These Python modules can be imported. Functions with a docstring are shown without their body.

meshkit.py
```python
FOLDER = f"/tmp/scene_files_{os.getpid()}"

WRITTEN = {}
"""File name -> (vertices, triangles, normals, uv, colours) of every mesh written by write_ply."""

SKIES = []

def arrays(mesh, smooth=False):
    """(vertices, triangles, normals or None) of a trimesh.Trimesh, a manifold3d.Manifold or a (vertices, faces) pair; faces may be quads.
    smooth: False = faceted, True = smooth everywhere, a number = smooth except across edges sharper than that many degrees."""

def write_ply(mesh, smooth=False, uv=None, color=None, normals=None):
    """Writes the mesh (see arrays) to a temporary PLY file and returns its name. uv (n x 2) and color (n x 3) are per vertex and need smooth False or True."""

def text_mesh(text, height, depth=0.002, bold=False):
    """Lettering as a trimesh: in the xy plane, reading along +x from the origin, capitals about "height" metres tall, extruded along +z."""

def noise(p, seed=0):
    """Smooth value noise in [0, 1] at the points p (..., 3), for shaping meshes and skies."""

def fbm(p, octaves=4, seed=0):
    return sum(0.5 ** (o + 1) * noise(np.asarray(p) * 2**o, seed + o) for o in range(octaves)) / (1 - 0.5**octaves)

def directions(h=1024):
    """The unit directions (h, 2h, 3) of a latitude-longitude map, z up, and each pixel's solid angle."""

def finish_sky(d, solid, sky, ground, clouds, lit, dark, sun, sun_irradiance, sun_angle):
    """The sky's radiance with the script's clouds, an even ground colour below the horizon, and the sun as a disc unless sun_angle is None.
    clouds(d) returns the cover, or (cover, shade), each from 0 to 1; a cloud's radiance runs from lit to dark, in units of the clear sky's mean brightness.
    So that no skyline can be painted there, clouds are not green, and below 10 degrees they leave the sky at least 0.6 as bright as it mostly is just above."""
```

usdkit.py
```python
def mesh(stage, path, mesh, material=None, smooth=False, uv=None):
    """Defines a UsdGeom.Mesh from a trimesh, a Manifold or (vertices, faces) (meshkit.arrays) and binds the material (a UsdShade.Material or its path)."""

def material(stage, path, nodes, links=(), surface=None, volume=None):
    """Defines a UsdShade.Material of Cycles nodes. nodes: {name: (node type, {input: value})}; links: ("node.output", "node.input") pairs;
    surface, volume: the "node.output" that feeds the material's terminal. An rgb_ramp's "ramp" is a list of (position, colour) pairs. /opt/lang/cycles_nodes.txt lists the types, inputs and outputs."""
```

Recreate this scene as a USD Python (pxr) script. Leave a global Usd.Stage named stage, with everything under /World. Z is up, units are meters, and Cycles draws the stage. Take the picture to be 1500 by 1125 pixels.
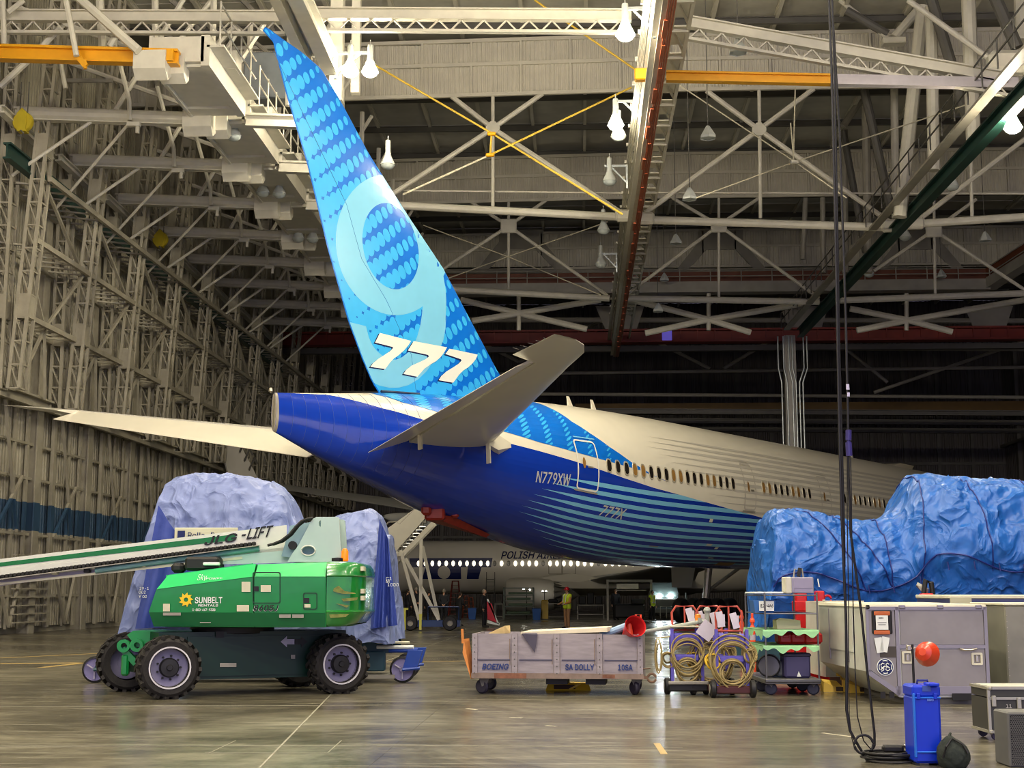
import math, random
import numpy as np, trimesh, manifold3d as m3
from shapely.geometry import Polygon, box as sbox, Point, LineString, MultiPolygon
from shapely import affinity
from shapely.ops import unary_union
import usdkit, meshkit
from pxr import Usd, UsdGeom, UsdLux, UsdShade, Gf, Sdf

stage = Usd.Stage.CreateInMemory()
UsdGeom.SetStageUpAxis(stage, 'Z'); UsdGeom.SetStageMetersPerUnit(stage, 1.0)
UsdGeom.Xform.Define(stage, '/World'); UsdGeom.Scope.Define(stage, '/World/Looks')
# ---------------------------------------------------------------- camera, sky, exposure
FPX = 2080.0; HC = 1.62
PITCH = math.atan((868 - 562.5) / FPX); YAW = math.atan(100 / (FPX / math.cos(PITCH)))
CAM = np.array([0, 0, HC])
CF = np.array([-math.sin(YAW)*math.cos(PITCH), math.cos(YAW)*math.cos(PITCH), math.sin(PITCH)])
CR = np.array([math.cos(YAW), math.sin(YAW), 0.0]); CU = np.cross(CR, CF)
cam = UsdGeom.Camera.Define(stage, '/World/camera')
cam.CreateHorizontalApertureAttr(36.0); cam.CreateVerticalApertureAttr(27.0)
cam.CreateFocalLengthAttr(36.0 * FPX / 1500.0); cam.CreateClippingRangeAttr(Gf.Vec2f(0.1, 1000))
cam.AddTransformOp().Set(Gf.Matrix4d(*CR, 0, *CU, 0, *(-CF), 0, *CAM, 1))
cam.CreateExposureAttr(0.3)
LAMP = 640.0                                           # strength of a lit high bay lamp's globe
sky = UsdLux.DomeLight.Define(stage, '/World/dusk_sky') # evening sky, seen through the open door behind the camera
sky.CreateColorAttr(Gf.Vec3f(0.66, 0.62, 1.0)); sky.CreateIntensityAttr(0.38)

# ---------------------------------------------------------------- helpers
def at(px, py, Y):
    d = CF*FPX + CR*(px-750) + CU*(562.5-py); return CAM + d*(Y/d[1])
def gnd(px, py, z=0.0):
    d = CF*FPX + CR*(px-750) + CU*(562.5-py); return CAM + d*((z-HC)/d[2])
class Fr:
    """A frame at (x, y) on the floor turned to face the camera's way: x right, y away, z up."""
    def __init__(s, x, y):
        s.o = np.array([x, y, 0.0]); s.rz = YAW
        s.fh = np.array([-math.sin(YAW), math.cos(YAW), 0]); s.d0 = s.o @ s.fh; s.c0 = s.o @ CR
    def __call__(s, px, py, ly=0.0):
        d = CF*FPX + CR*(px-750) + CU*(562.5-py); k = (s.d0 + ly)/(d @ s.fh)
        p = CAM + d*k; return np.array([p @ CR - s.c0, ly, p[2]])
def lin(c):
    if isinstance(c, str): c = [int(c[i:i+2], 16) for i in (1, 3, 5)]
    c = np.array(c, float)/255; return np.where(c <= .04045, c/12.92, ((c+.055)/1.055)**2.4)
MATS = {}
def M(name, rgb, rough=.5, metal=0, var=.12, vs=1.5, bump=0, bs=12, coat=0, emit=0, rgb2=None, ramp=None, stretch=None, bdist=.02, spec=.5, ridged=False):
    if name in MATS: return MATS[name]
    c = lin(rgb); a, b = (c*(1-var), np.minimum(c*(1+var), 1)) if rgb2 is None else (c, lin(rgb2))
    n = {'g': ('geometry', {}), 'mp': ('mapping', {'scale': stretch or (1, 1, 1)}), 'n': ('noise_texture', {'scale': vs, 'detail': 5.0, 'roughness': .6}),
         'r': ('rgb_ramp', {'ramp': ramp or [(.3, (0, 0, 0)), (.7, (1, 1, 1))]}),
         'm': ('mix', {'color1': a, 'color2': b}),
         'p': ('principled_bsdf', {'roughness': rough, 'metallic': metal, 'coat_weight': coat, 'specular_ior_level': spec})}
    l = [('g.position', 'mp.vector'), ('mp.vector', 'n.vector'), ('n.fac', 'r.fac'), ('r.color', 'm.fac'), ('m.color', 'p.base_color')]
    if bump:
        n['n2'] = ('noise_texture', {'scale': bs, 'detail': 3.0, **({'type': 'ridged_multifractal', 'distortion': .8, 'gain': 1.4, 'offset': .9} if ridged else {})}); n['b'] = ('bump', {'strength': bump, 'distance': bdist})
        l += [('mp.vector', 'n2.vector'), ('n2.fac', 'b.height'), ('b.normal', 'p.normal')]
    if emit:
        n['p'][1]['emission_color'] = c; n['p'][1]['emission_strength'] = emit
    MATS[name] = usdkit.material(stage, '/World/Looks/' + name, n, l, surface='p.BSDF'); return MATS[name]

class G:
    """Collects shapes into one mesh."""
    def __init__(s): s.v, s.f, s.n = [], [], 0
    def add(s, v, f):
        v = np.asarray(v, float); f = np.asarray(f, int)
        if f.shape[1] == 4: f = np.vstack([f[:, [0, 1, 2]], f[:, [0, 2, 3]]])
        s.v.append(v); s.f.append(f + s.n); s.n += len(v); return s
    def tm(s, m): return s.add(m.vertices, m.faces)
    def box(s, c, d, R=None):
        v = np.array([[x, y, z] for x in (-.5, .5) for y in (-.5, .5) for z in (-.5, .5)])*np.asarray(d, float)
        if R is not None: v = v @ np.asarray(R).T
        return s.add(v + c, [[0, 1, 3, 2], [4, 6, 7, 5], [0, 4, 5, 1], [2, 3, 7, 6], [0, 2, 6, 4], [1, 5, 7, 3]])
    def cbox(s, c, d, b=.01, R=None):
        h = np.asarray(d, float)/2; b = min(b, *(h*.9)); p = []
        for sx in (-1, 1):
            for sy in (-1, 1):
                for sz in (-1, 1):
                    q = np.array([sx, sy, sz])*h
                    for k in range(3):
                        e = q - np.array([sx, sy, sz])*b; e[k] = q[k]; p.append(e)
        m = trimesh.convex.convex_hull(np.array(p)); v = m.vertices
        if R is not None: v = v @ np.asarray(R).T
        return s.add(v + np.asarray(c), m.faces)
    def beam(s, p, q, w, h, up=(0, 0, 1)):
        p, q = np.asarray(p, float), np.asarray(q, float); d = q-p; L = np.linalg.norm(d); d = d/L
        a = np.cross(up, d); a = a/np.linalg.norm(a) if np.linalg.norm(a) > 1e-6 else np.array([1.0, 0, 0]); b = np.cross(d, a)
        return s.box((p+q)/2, (L, w, h), np.stack([d, a, b], 1))
    def ibeam(s, p, q, w, h, t=.04):
        z = np.array([0, 0, h/2 - t/2]); p, q = np.asarray(p, float), np.asarray(q, float)
        s.beam(p+z, q+z, w, t); s.beam(p-z, q-z, w, t); return s.beam(p, q, t, h-2*t)
    def tube(s, p, q, r, n=8, r2=None):
        return s.path([p, q], [r, r if r2 is None else r2], n)
    def path(s, pts, r, n=8, closed=False):
        p = np.asarray(pts, float); k = len(p)
        if closed: t = np.roll(p, -1, 0) - np.roll(p, 1, 0)
        else: t = np.gradient(p, axis=0) if k > 2 else np.repeat(p[1:]-p[:1], 2, 0)
        t = t/(np.linalg.norm(t, axis=1, keepdims=True)+1e-12)
        ref = np.array([0, 0, 1.0]) if np.mean(np.abs(t[:, 2])) < .75 else np.array([1.0, .13, 0])
        a = np.cross(t, ref); a /= np.linalg.norm(a, axis=1, keepdims=True)+1e-12; b = np.cross(t, a)
        r = np.broadcast_to(np.asarray(r, float), (k,)); g = np.arange(n)*2*np.pi/n
        v = p[:, None] + r[:, None, None]*(np.cos(g)[None, :, None]*a[:, None] + np.sin(g)[None, :, None]*b[:, None])
        f = []
        for i in range(k if closed else k-1):
            j = (i+1) % k
            for m in range(n): f.append([i*n+m, i*n+(m+1) % n, j*n+(m+1) % n, j*n+m])
        v = v.reshape(-1, 3); f = np.array(f); F = np.vstack([f[:, [0, 1, 2]], f[:, [0, 2, 3]]])
        if not closed:
            c = len(v); v = np.vstack([v, p[:1], p[-1:]])
            F = np.vstack([F, [[c, (m+1) % n, m] for m in range(n)], [[c+1, (k-1)*n+m, (k-1)*n+(m+1) % n] for m in range(n)]])
        return s.add(v, F[:, ::-1])
    def lathe(s, prof, c=(0, 0, 0), axis=(0, 0, 1), n=20):
        """prof: (radius, height) pairs along the axis from c."""
        prof = np.asarray(prof, float); d = np.asarray(axis, float); d = d/np.linalg.norm(d)
        a = np.cross(d, [0, 0, 1.0] if abs(d[2]) < .9 else [1.0, 0, 0]); a /= np.linalg.norm(a); b = np.cross(d, a)
        g = np.arange(n)*2*np.pi/n; k = len(prof)
        ring = np.cos(g)[:, None]*a + np.sin(g)[:, None]*b
        v = (np.asarray(c, float) + prof[:, 1][:, None, None]*d + prof[:, 0][:, None, None]*ring[None]).reshape(-1, 3)
        f = [[i*n+m, i*n+(m+1) % n, (i+1)*n+(m+1) % n, (i+1)*n+m] for i in range(k-1) for m in range(n)]
        return s.add(v, f)
    def prism(s, poly, y0, y1, fr=None):
        """A 2-D outline in (x, z) pulled from y0 to y1."""
        poly = poly if hasattr(poly, 'exterior') or hasattr(poly, 'geoms') else Polygon(poly)
        for g in getattr(poly, 'geoms', [poly]):
            if g.area < 1e-9: continue
            m = trimesh.creation.extrude_polygon(g.buffer(0), abs(y1-y0), engine='earcut')
            v = m.vertices; s.add(np.stack([v[:, 0], min(y0, y1) + (abs(y1-y0) - v[:, 2]), v[:, 1]], 1), m.faces)
        return s
    def hull(s, pts):
        m = trimesh.convex.convex_hull(np.asarray(pts, float)); return s.add(m.vertices, m.faces)
    def grid(s, P, closed=False):
        """P: rows x columns x 3."""
        k, n = P.shape[:2]; f = []
        for i in range(k-1):
            for m in range(n if closed else n-1): f.append([i*n+m, i*n+(m+1) % n, (i+1)*n+(m+1) % n, (i+1)*n+m])
        return s.add(P.reshape(-1, 3), f)
    def text(s, t, h, o, ex=(1, 0, 0), ey=(0, 0, 1), ez=None, depth=.004, width=None, slant=0, bold=True, center=False):
        m = meshkit.text_mesh(t, h, depth, bold=bold); v = np.array(m.vertices)
        if width: v[:, 0] *= width/max(v[:, 0].max()-v[:, 0].min(), 1e-6)
        v[:, 0] += slant*v[:, 1]
        if center: v[:, 0] -= (v[:, 0].max()+v[:, 0].min())/2
        ex, ey = np.asarray(ex, float), np.asarray(ey, float); ez = np.cross(ex, ey) if ez is None else np.asarray(ez, float)
        return s.add(np.asarray(o) + v[:, :1]*ex + v[:, 1:2]*ey + v[:, 2:]*ez, m.faces)
    def moved(s, loc=(0, 0, 0), rz=0, sc=1):
        c, n_ = math.cos(rz), math.sin(rz); R = np.array([[c, -n_, 0], [n_, c, 0], [0, 0, 1]]); g = G()
        for v, f in zip(s.v, s.f): g.v.append(v*sc @ R.T + loc); g.f.append(f)
        g.n = s.n; return g
    def put(s, other):
        for v, f in zip(other.v, other.f): s.v.append(v); s.f.append(f - 0)
        # re-base indices
        raise NotImplementedError
    def data(s):
        return np.vstack(s.v), np.vstack(s.f)
    def mesh(s):
        v, f = s.data(); return trimesh.Trimesh(v, f, process=False)
def merge(*gs):
    g = G()
    for x in gs:
        v, f = x.data(); g.add(v, f)
    return g
USED = set()
def path_for(parent, name):
    base = '/World' if parent is None else str(parent.GetPath()); p, k = f'{base}/{name}', 0
    while p in USED: k += 1; p = f'{base}/{name}_{k:03d}'
    USED.add(p); return p
def tag(o, label=None, cat=None, group=None, kind=None):
    for k, v in (('label', label), ('category', cat), ('group', group), ('kind', kind)):
        if v: o.SetCustomDataByKey(k, v)
    return o
def thing(name, label, cat, loc=(0, 0, 0), rz=0.0, group=None, kind=None):
    x = UsdGeom.Xform.Define(stage, path_for(None, name)); x.AddTranslateOp().Set(Gf.Vec3d(*map(float, loc)))
    x.AddRotateZOp().Set(math.degrees(rz)); return tag(x.GetPrim(), label, cat, group, kind)
def part(parent, name, g, mat, label=None, kind=None, smooth=30):
    m = g if not isinstance(g, G) else g.mesh()
    return tag(usdkit.mesh(stage, path_for(parent, name), m, mat, smooth=smooth).GetPrim(), label, None, None, kind)
def solo(name, g, mat, label, cat, group=None, kind=None, smooth=30):
    o = part(None, name, g, mat, smooth=smooth); return tag(o, label, cat, group, kind)
def dup(src, loc, rz=0.0, label=None, group=None, sc=None):
    import re; cd = src.GetCustomData(); nm = re.sub(r'_\d{3}$', '', src.GetName())
    x = UsdGeom.Xform.Define(stage, path_for(None, nm)); p = x.GetPrim()
    p.GetReferences().AddInternalReference(src.GetPath()); p.SetInstanceable(True)
    x.ClearXformOpOrder(); x.AddTranslateOp(opSuffix='at').Set(Gf.Vec3d(*map(float, loc))); x.AddRotateZOp(opSuffix='at').Set(math.degrees(rz))
    if sc: x.AddScaleOp(opSuffix='at').Set(Gf.Vec3f(*sc))
    return tag(p, label or cd.get('label'), cd.get('category'), group or cd.get('group'))
def ring(c, r, n=24):
    return [(c[0]+r*math.cos(a), c[1]+r*math.sin(a)) for a in np.arange(n)*2*math.pi/n]
# ---------------------------------------------------------------- materials of the building
def wall_mat():
    n = {'g': ('geometry', {}), 's': ('separate_xyz', {}), 'n': ('noise_texture', {'scale': .8, 'detail': 6.0, 'roughness': .65}),
         'r': ('rgb_ramp', {'ramp': [(.25, (0, 0, 0)), (.75, (1, 1, 1))]}),
         'm': ('mix', {'color1': lin((140, 134, 116)), 'color2': lin((176, 170, 150))}), 'bl': ('mix', {'color1': lin((38, 66, 92)), 'color2': lin((52, 84, 112))}),
         'a': ('math', {'math_type': 'greater_than', 'value2': 4.1}), 'b': ('math', {'math_type': 'less_than', 'value2': 5.25}), 'ab': ('math', {'math_type': 'multiply'}),
         'f': ('mix', {}), 'p': ('principled_bsdf', {'roughness': .55})}
    l = [('g.position', 'n.vector'), ('n.fac', 'r.fac'), ('r.color', 'm.fac'), ('r.color', 'bl.fac'), ('g.position', 's.vector'), ('s.z', 'a.value1'), ('s.z', 'b.value1'),
         ('a.value', 'ab.value1'), ('b.value', 'ab.value2'), ('ab.value', 'f.fac'), ('m.color', 'f.color1'), ('bl.color', 'f.color2'), ('f.color', 'p.base_color')]
    return usdkit.material(stage, '/World/Looks/wall_paint', n, l, surface='p.BSDF')
def floor_mat():
    n = {'g': ('geometry', {}), 'm1': ('mapping', {'scale': (.45, 1.0, 1)}), 'n1': ('noise_texture', {'scale': 3.2, 'detail': 10.0, 'roughness': .7}),
         'm2': ('mapping', {'scale': (1, 1, 1)}), 'n2': ('noise_texture', {'scale': .22, 'detail': 6.0, 'roughness': .65, 'distortion': .6}),
         'm3': ('mapping', {'scale': (.2, 3.0, 1), 'rotation': (0, 0, .12)}), 'n3': ('noise_texture', {'scale': 1.6, 'detail': 4.0, 'roughness': .6, 'distortion': .4}),
         'r1': ('rgb_ramp', {'ramp': [(.3, lin((84, 80, 70))), (.5, lin((122, 118, 104))), (.72, lin((150, 146, 130)))]}),
         'r2': ('rgb_ramp', {'ramp': [(.3, lin((168, 164, 156))), (.7, lin((255, 252, 240)))]}),
         'mu': ('mix', {'mix_type': 'multiply', 'fac': 1.0}), 'r3': ('rgb_ramp', {'ramp': [(.6, (0, 0, 0)), (.63, (.5, .5, .5)), (.655, (0, 0, 0)), (.7, (0, 0, 0)), (.72, (.6, .6, .6)), (.75, (0, 0, 0))]}),
         'ms': ('mix', {'color2': lin((196, 192, 172))}), 'n4': ('noise_texture', {'scale': 26.0, 'detail': 6.0, 'roughness': .75}), 'm4': ('mapping', {'scale': (.5, 1.6, 1)}), 'r4': ('rgb_ramp', {'ramp': [(.32, (.42, .42, .42)), (.5, (1, 1, 1)), (.66, (1, 1, 1)), (.74, (1.5, 1.5, 1.45))]}), 'mv': ('mix', {'mix_type': 'multiply', 'fac': .9}),
         'rr': ('map_range', {'from_min': .3, 'from_max': .7, 'to_min': .12, 'to_max': .34}), 'b': ('bump', {'strength': .06, 'distance': .01}), 'p': ('principled_bsdf', {})}
    l = [('g.position', 'm1.vector'), ('m1.vector', 'n1.vector'), ('g.position', 'm2.vector'), ('m2.vector', 'n2.vector'), ('g.position', 'm3.vector'), ('m3.vector', 'n3.vector'),
         ('n1.fac', 'r1.fac'), ('n2.fac', 'r2.fac'), ('r1.color', 'mu.color1'), ('r2.color', 'mu.color2'), ('n3.fac', 'r3.fac'), ('r3.color', 'ms.fac'), ('mu.color', 'mv.color1'), ('g.position', 'm4.vector'), ('m4.vector', 'n4.vector'), ('n4.fac', 'r4.fac'), ('r4.color', 'mv.color2'), ('mv.color', 'ms.color1'),
         ('ms.color', 'p.base_color'), ('n2.fac', 'rr.value'), ('rr.result', 'p.roughness'), ('n1.fac', 'b.height'), ('b.normal', 'p.normal')]
    return usdkit.material(stage, '/World/Looks/floor_concrete', n, l, surface='p.BSDF')
WALL, FLOOR = wall_mat(), floor_mat()
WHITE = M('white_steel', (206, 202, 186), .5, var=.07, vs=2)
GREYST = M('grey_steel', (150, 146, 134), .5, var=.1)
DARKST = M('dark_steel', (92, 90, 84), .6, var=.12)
CURT = M('curtain_sheet', (196, 191, 174), .6, var=.07)
ROOF = M('roof_deck', (186, 184, 172), .6, var=.14, vs=.9)
YELLOW = M('yellow_paint', (226, 160, 8), .4, var=.08)
GREEN_R = M('dark_green_paint', (22, 58, 50), .5, var=.15)
COPPER = M('copper_bar', (176, 92, 56), .35, metal=.5, var=.2, vs=3)
RED_G = M('red_oxide_paint', (140, 48, 30), .5, var=.2, vs=1)
BROWN = M('brown_panel', (112, 62, 40), .6, var=.12)
OCHRE = M('ochre_paint', (120, 92, 40), .6, var=.1)
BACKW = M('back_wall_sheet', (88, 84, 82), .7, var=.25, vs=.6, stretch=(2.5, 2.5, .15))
GALV = M('galvanised', (186, 194, 196), .35, metal=.4, var=.1)
BLACK = M('black_rubber', (22, 21, 22), .6, var=.2, vs=6)
XL, XR, YB, ZR = -22.4, 40.0, 135.0, 29.2
RNG = random.Random(7)

# ---------------------------------------------------------------- floor
fl = thing('floor', 'worn grey concrete hangar floor with pale joints and scuffs', 'floor', kind='structure')
for i in range(6):
    for j in range(8):
        x0, x1 = -24 + i*11, -24 + (i+1)*11; y0, y1 = -16 + j*19, -16 + (j+1)*19
        part(fl, 'slab', G().box(((x0+x1)/2, (y0+y1)/2, -.15), (x1-x0-.004, y1-y0-.004, .3)), FLOOR, smooth=False)
JOINT = M('joint_filler', (142, 139, 122), .6, var=.25, vs=4); YLINE = M('faded_yellow_line', (168, 142, 84), .5, var=.3, vs=6, stretch=(1, 3, 1))
def strip(a, b, w, mat, nm):
    p, q = gnd(*a), gnd(*b); p[2] = q[2] = .002
    part(fl, nm, G().beam(p, q, w, .003), mat, smooth=False)
for a, b, w in [((380, 1125), (515, 986), .022), ((515, 986), (700, 921), .03), ((0, 1093), (700, 1093), .012), ((300, 1103), (480, 1103), .01), ((480, 1103), (500, 1085), .012), ((305, 1104), (345, 1085), .012),
                ((500, 1090), (1000, 1096), .012), ((0, 1035), (560, 1033), .02), ((700, 1043), (1180, 1034), .02), ((940, 905), (1000, 940), .05)]:
    strip(a, b, w, JOINT, 'floor_joint')
for a, b, w in [((0, 964), (150, 957), .16), ((0, 972), (135, 971), .3), ((60, 978), (135, 970), .2), ((555, 970), (690, 968), .12), ((962, 1089), (973, 1105), .07)]: strip(a, b, w, YLINE, 'painted_line')
for a, b in [((684, 1038), (698, 1040)), ((747, 1051), (765, 1052)), ((800, 1063), (815, 1064)), ((1205, 1074), (1260, 1081))]:
    strip(a, b, .05, M('chalk_scuff', (178, 172, 150), .7), 'chalk_mark')

# ---------------------------------------------------------------- walls
def corr(p0, ux, w, z0, z1, pitch=.3, dep=.05, nrm=(1, 0, 0)):
    """A trapezoid corrugated sheet of width w along ux, ridges standing out along nrm."""
    k = max(2, int(round(w/pitch))); xs, ds = [], []
    for i in range(k):
        for t, d in ((0, 0), (.3, 0), (.42, 1), (.88, 1)): xs.append((i+t)*w/k); ds.append(d*dep)
    xs.append(w); ds.append(0); xs, ds = np.array(xs), np.array(ds)
    b = np.asarray(p0, float) + xs[:, None]*np.asarray(ux, float) + ds[:, None]*np.asarray(nrm, float)
    lo, hi = b.copy(), b.copy(); lo[:, 2] = z0; hi[:, 2] = z1
    return G().grid(np.stack([lo, hi]))
wl = thing('wall_left', 'tall corrugated hangar wall with laced steel columns and a blue painted band', 'wall', kind='structure')
part(wl, 'back_sheet', G().box((XL-.35, 60, ZR/2), (.1, 152, ZR)), WALL, smooth=False)
COLY = [57.2 + 6.1*k for k in range(-3, 13)]
for k, y in enumerate(COLY):
    y1 = y + 6.1
    vis = y > 45
    for z0, z1 in ((.25, 4.1), (4.1, 5.25), (5.25, 9.4), (9.4, 19), (19, ZR)) if vis else ((0, ZR),):
        part(wl, 'wall_sheet', corr((XL-.2, y+.3, 0), (0, 1, 0), 5.5, z0, z1, .28 if vis else 1.2), WALL, smooth=False)
    # pilaster column
    g = G().box((XL-.05, y, ZR/2), (.5, .34, ZR)).box((XL+.2, y, ZR/2), (.06, .6, ZR))
    c = part(wl, 'column', g, WALL, smooth=False)
    if not vis: continue
    # laced outer leg (two faces) and raking inner leg from the door head up
    la = G(); zb, zt = 9.2, ZR-.3
    for (dx0, dx1, dy, half) in ((.35, .35, .55, 'a'), (1.05, 2.3, .55, 'b')):
        ch = []
        for oy in (dy, dy+.62):
            for ox in (0, .42):
                p, q = np.array([XL+dx0+ox, y+oy, zb]), np.array([XL+dx1+ox, y+oy, zt]); la.beam(p, q, .12, .12, (0, 1, 0)); ch.append((p, q))
        n = 22
        for i in range(n):
            t0, t1 = i/n, (i+1)/n; L = lambda c_, t: c_[0] + (c_[1]-c_[0])*t
            for a, b in ((0, 2), (1, 3), (0, 1)):
                la.beam(L(ch[a], t0), L(ch[b], t0), .06, .06, (0, 1, .1)); la.beam(L(ch[a], t1), L(ch[b], t0), .05, .05, (0, 1, .1))
            if i % 7 == 3: la.box((L(ch[0], t0)+L(ch[3], t1))/2, (.5, .7, (zt-zb)/n))
    part(c, 'lacing', la, WALL, smooth=False)
    g = G().box((XL+.1, y+1.9, 4.6), (.14, .3, 8.8)).box((XL+.02, y+4.0, 4.6), (.1, .16, 8.8)).box((XL+.02, y+5.3, 4.6), (.1, .22, 8.8))
    part(wl, 'mullion', g, WALL, smooth=False)
    for z in (1.5, 2.9, 3.95, 6.2, 7.6): part(wl, 'girt', G().beam((XL+.02, y+.3, z), (XL+.02, y+5.8, z), .12, .1), WALL, smooth=False)
    part(wl, 'door_head', G().ibeam((XL+.3, y, 9.3), (XL+.3, y1, 9.3), .5, .4, .08).beam((XL+.75, y, 9.0), (XL+.75, y1, 9.0), .16, .16), WALL, smooth=False)
    for z, dx in ((12.1, 1.0), (14.9, 1.5), (17.3, 1.9)):
        g = G().beam((XL+dx+.3, y+.7, z), (XL+dx+.3, y1+.7, z), .14, .2).beam((XL+.3, y+.7, z-.1), (XL+.3, y1+.7, z-.1), .12, .18)
        for i in range(6): g.beam((XL+.3, y+.7+i, z-.05), (XL+dx+.3, y+1.7+i, z-.05), .07, .07)
        part(wl, 'rail_truss', g, WALL, smooth=False)
    for a, b in (((1.3, .7, 14.9), (1.0, 4.0, 12.1)), ((1.0, 4.0, 12.1), (1.6, 6.5, 14.9)), ((1.0, 4.0, 12.1), (.7, 5.2, 9.4)), ((1.0, 1.6, 9.4), (1.0, 4.0, 12.1)), ((.3, 2.2, 9.0), (.2, 4.2, 4.0)), ((.25, 4.4, 6.2), (.2, 2.0, 3.9)),
                 ((.2, 2.1, 3.0), (.2, 3.9, .3)), ((.2, 5.1, 3.0), (.2, 3.9, .3)), ((1.8, 1.2, 17.3), (1.6, 6.3, 14.9))):
        part(wl, 'brace', G().beam((XL+a[0], y+a[1], a[2]), (XL+b[0], y+b[1], b[2]), .11, .11), WALL, smooth=False)
for k in range(9): part(wl, 'louver', G().box((XL+.25, 57.0, .45+k*.33), (.16, 3.8, .05)), WALL, smooth=False)
sg = thing('wall_sign', 'small dark notice board high on the corrugated left wall', 'sign', (XL+.32, 74.6, 6.6))
part(sg, 'board', G().box((0, 0, 0), (.06, .75, .95)), M('sign_dark', (46, 44, 40), .5), smooth=False)
for k in range(3): part(sg, 'picture', G().box((.035, 0, .3-.3*k), (.012, .5, .18)), M('sign_grey', (96, 92, 80), .5), smooth=False)
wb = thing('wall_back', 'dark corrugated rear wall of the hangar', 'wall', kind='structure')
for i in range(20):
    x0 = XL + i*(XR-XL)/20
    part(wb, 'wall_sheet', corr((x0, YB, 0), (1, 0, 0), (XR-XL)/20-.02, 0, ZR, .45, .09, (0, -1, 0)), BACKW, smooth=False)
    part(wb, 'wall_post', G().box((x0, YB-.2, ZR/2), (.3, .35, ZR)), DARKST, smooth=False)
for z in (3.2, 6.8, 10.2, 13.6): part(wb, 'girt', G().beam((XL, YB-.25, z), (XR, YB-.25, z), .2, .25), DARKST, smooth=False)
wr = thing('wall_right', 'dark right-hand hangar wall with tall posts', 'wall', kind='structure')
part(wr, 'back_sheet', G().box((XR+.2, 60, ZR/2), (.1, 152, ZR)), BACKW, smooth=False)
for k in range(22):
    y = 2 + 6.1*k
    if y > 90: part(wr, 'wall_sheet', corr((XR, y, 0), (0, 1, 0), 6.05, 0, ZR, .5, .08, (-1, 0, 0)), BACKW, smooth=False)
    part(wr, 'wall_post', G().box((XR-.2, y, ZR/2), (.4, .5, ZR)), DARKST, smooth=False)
part(wr, 'girt', G().beam((XR-.3, 90, 15.2), (XR-.3, YB, 15.2), .3, .3).beam((XR-.3, 90, 10), (XR-.3, YB, 10), .2, .2), DARKST, smooth=False)

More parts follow.
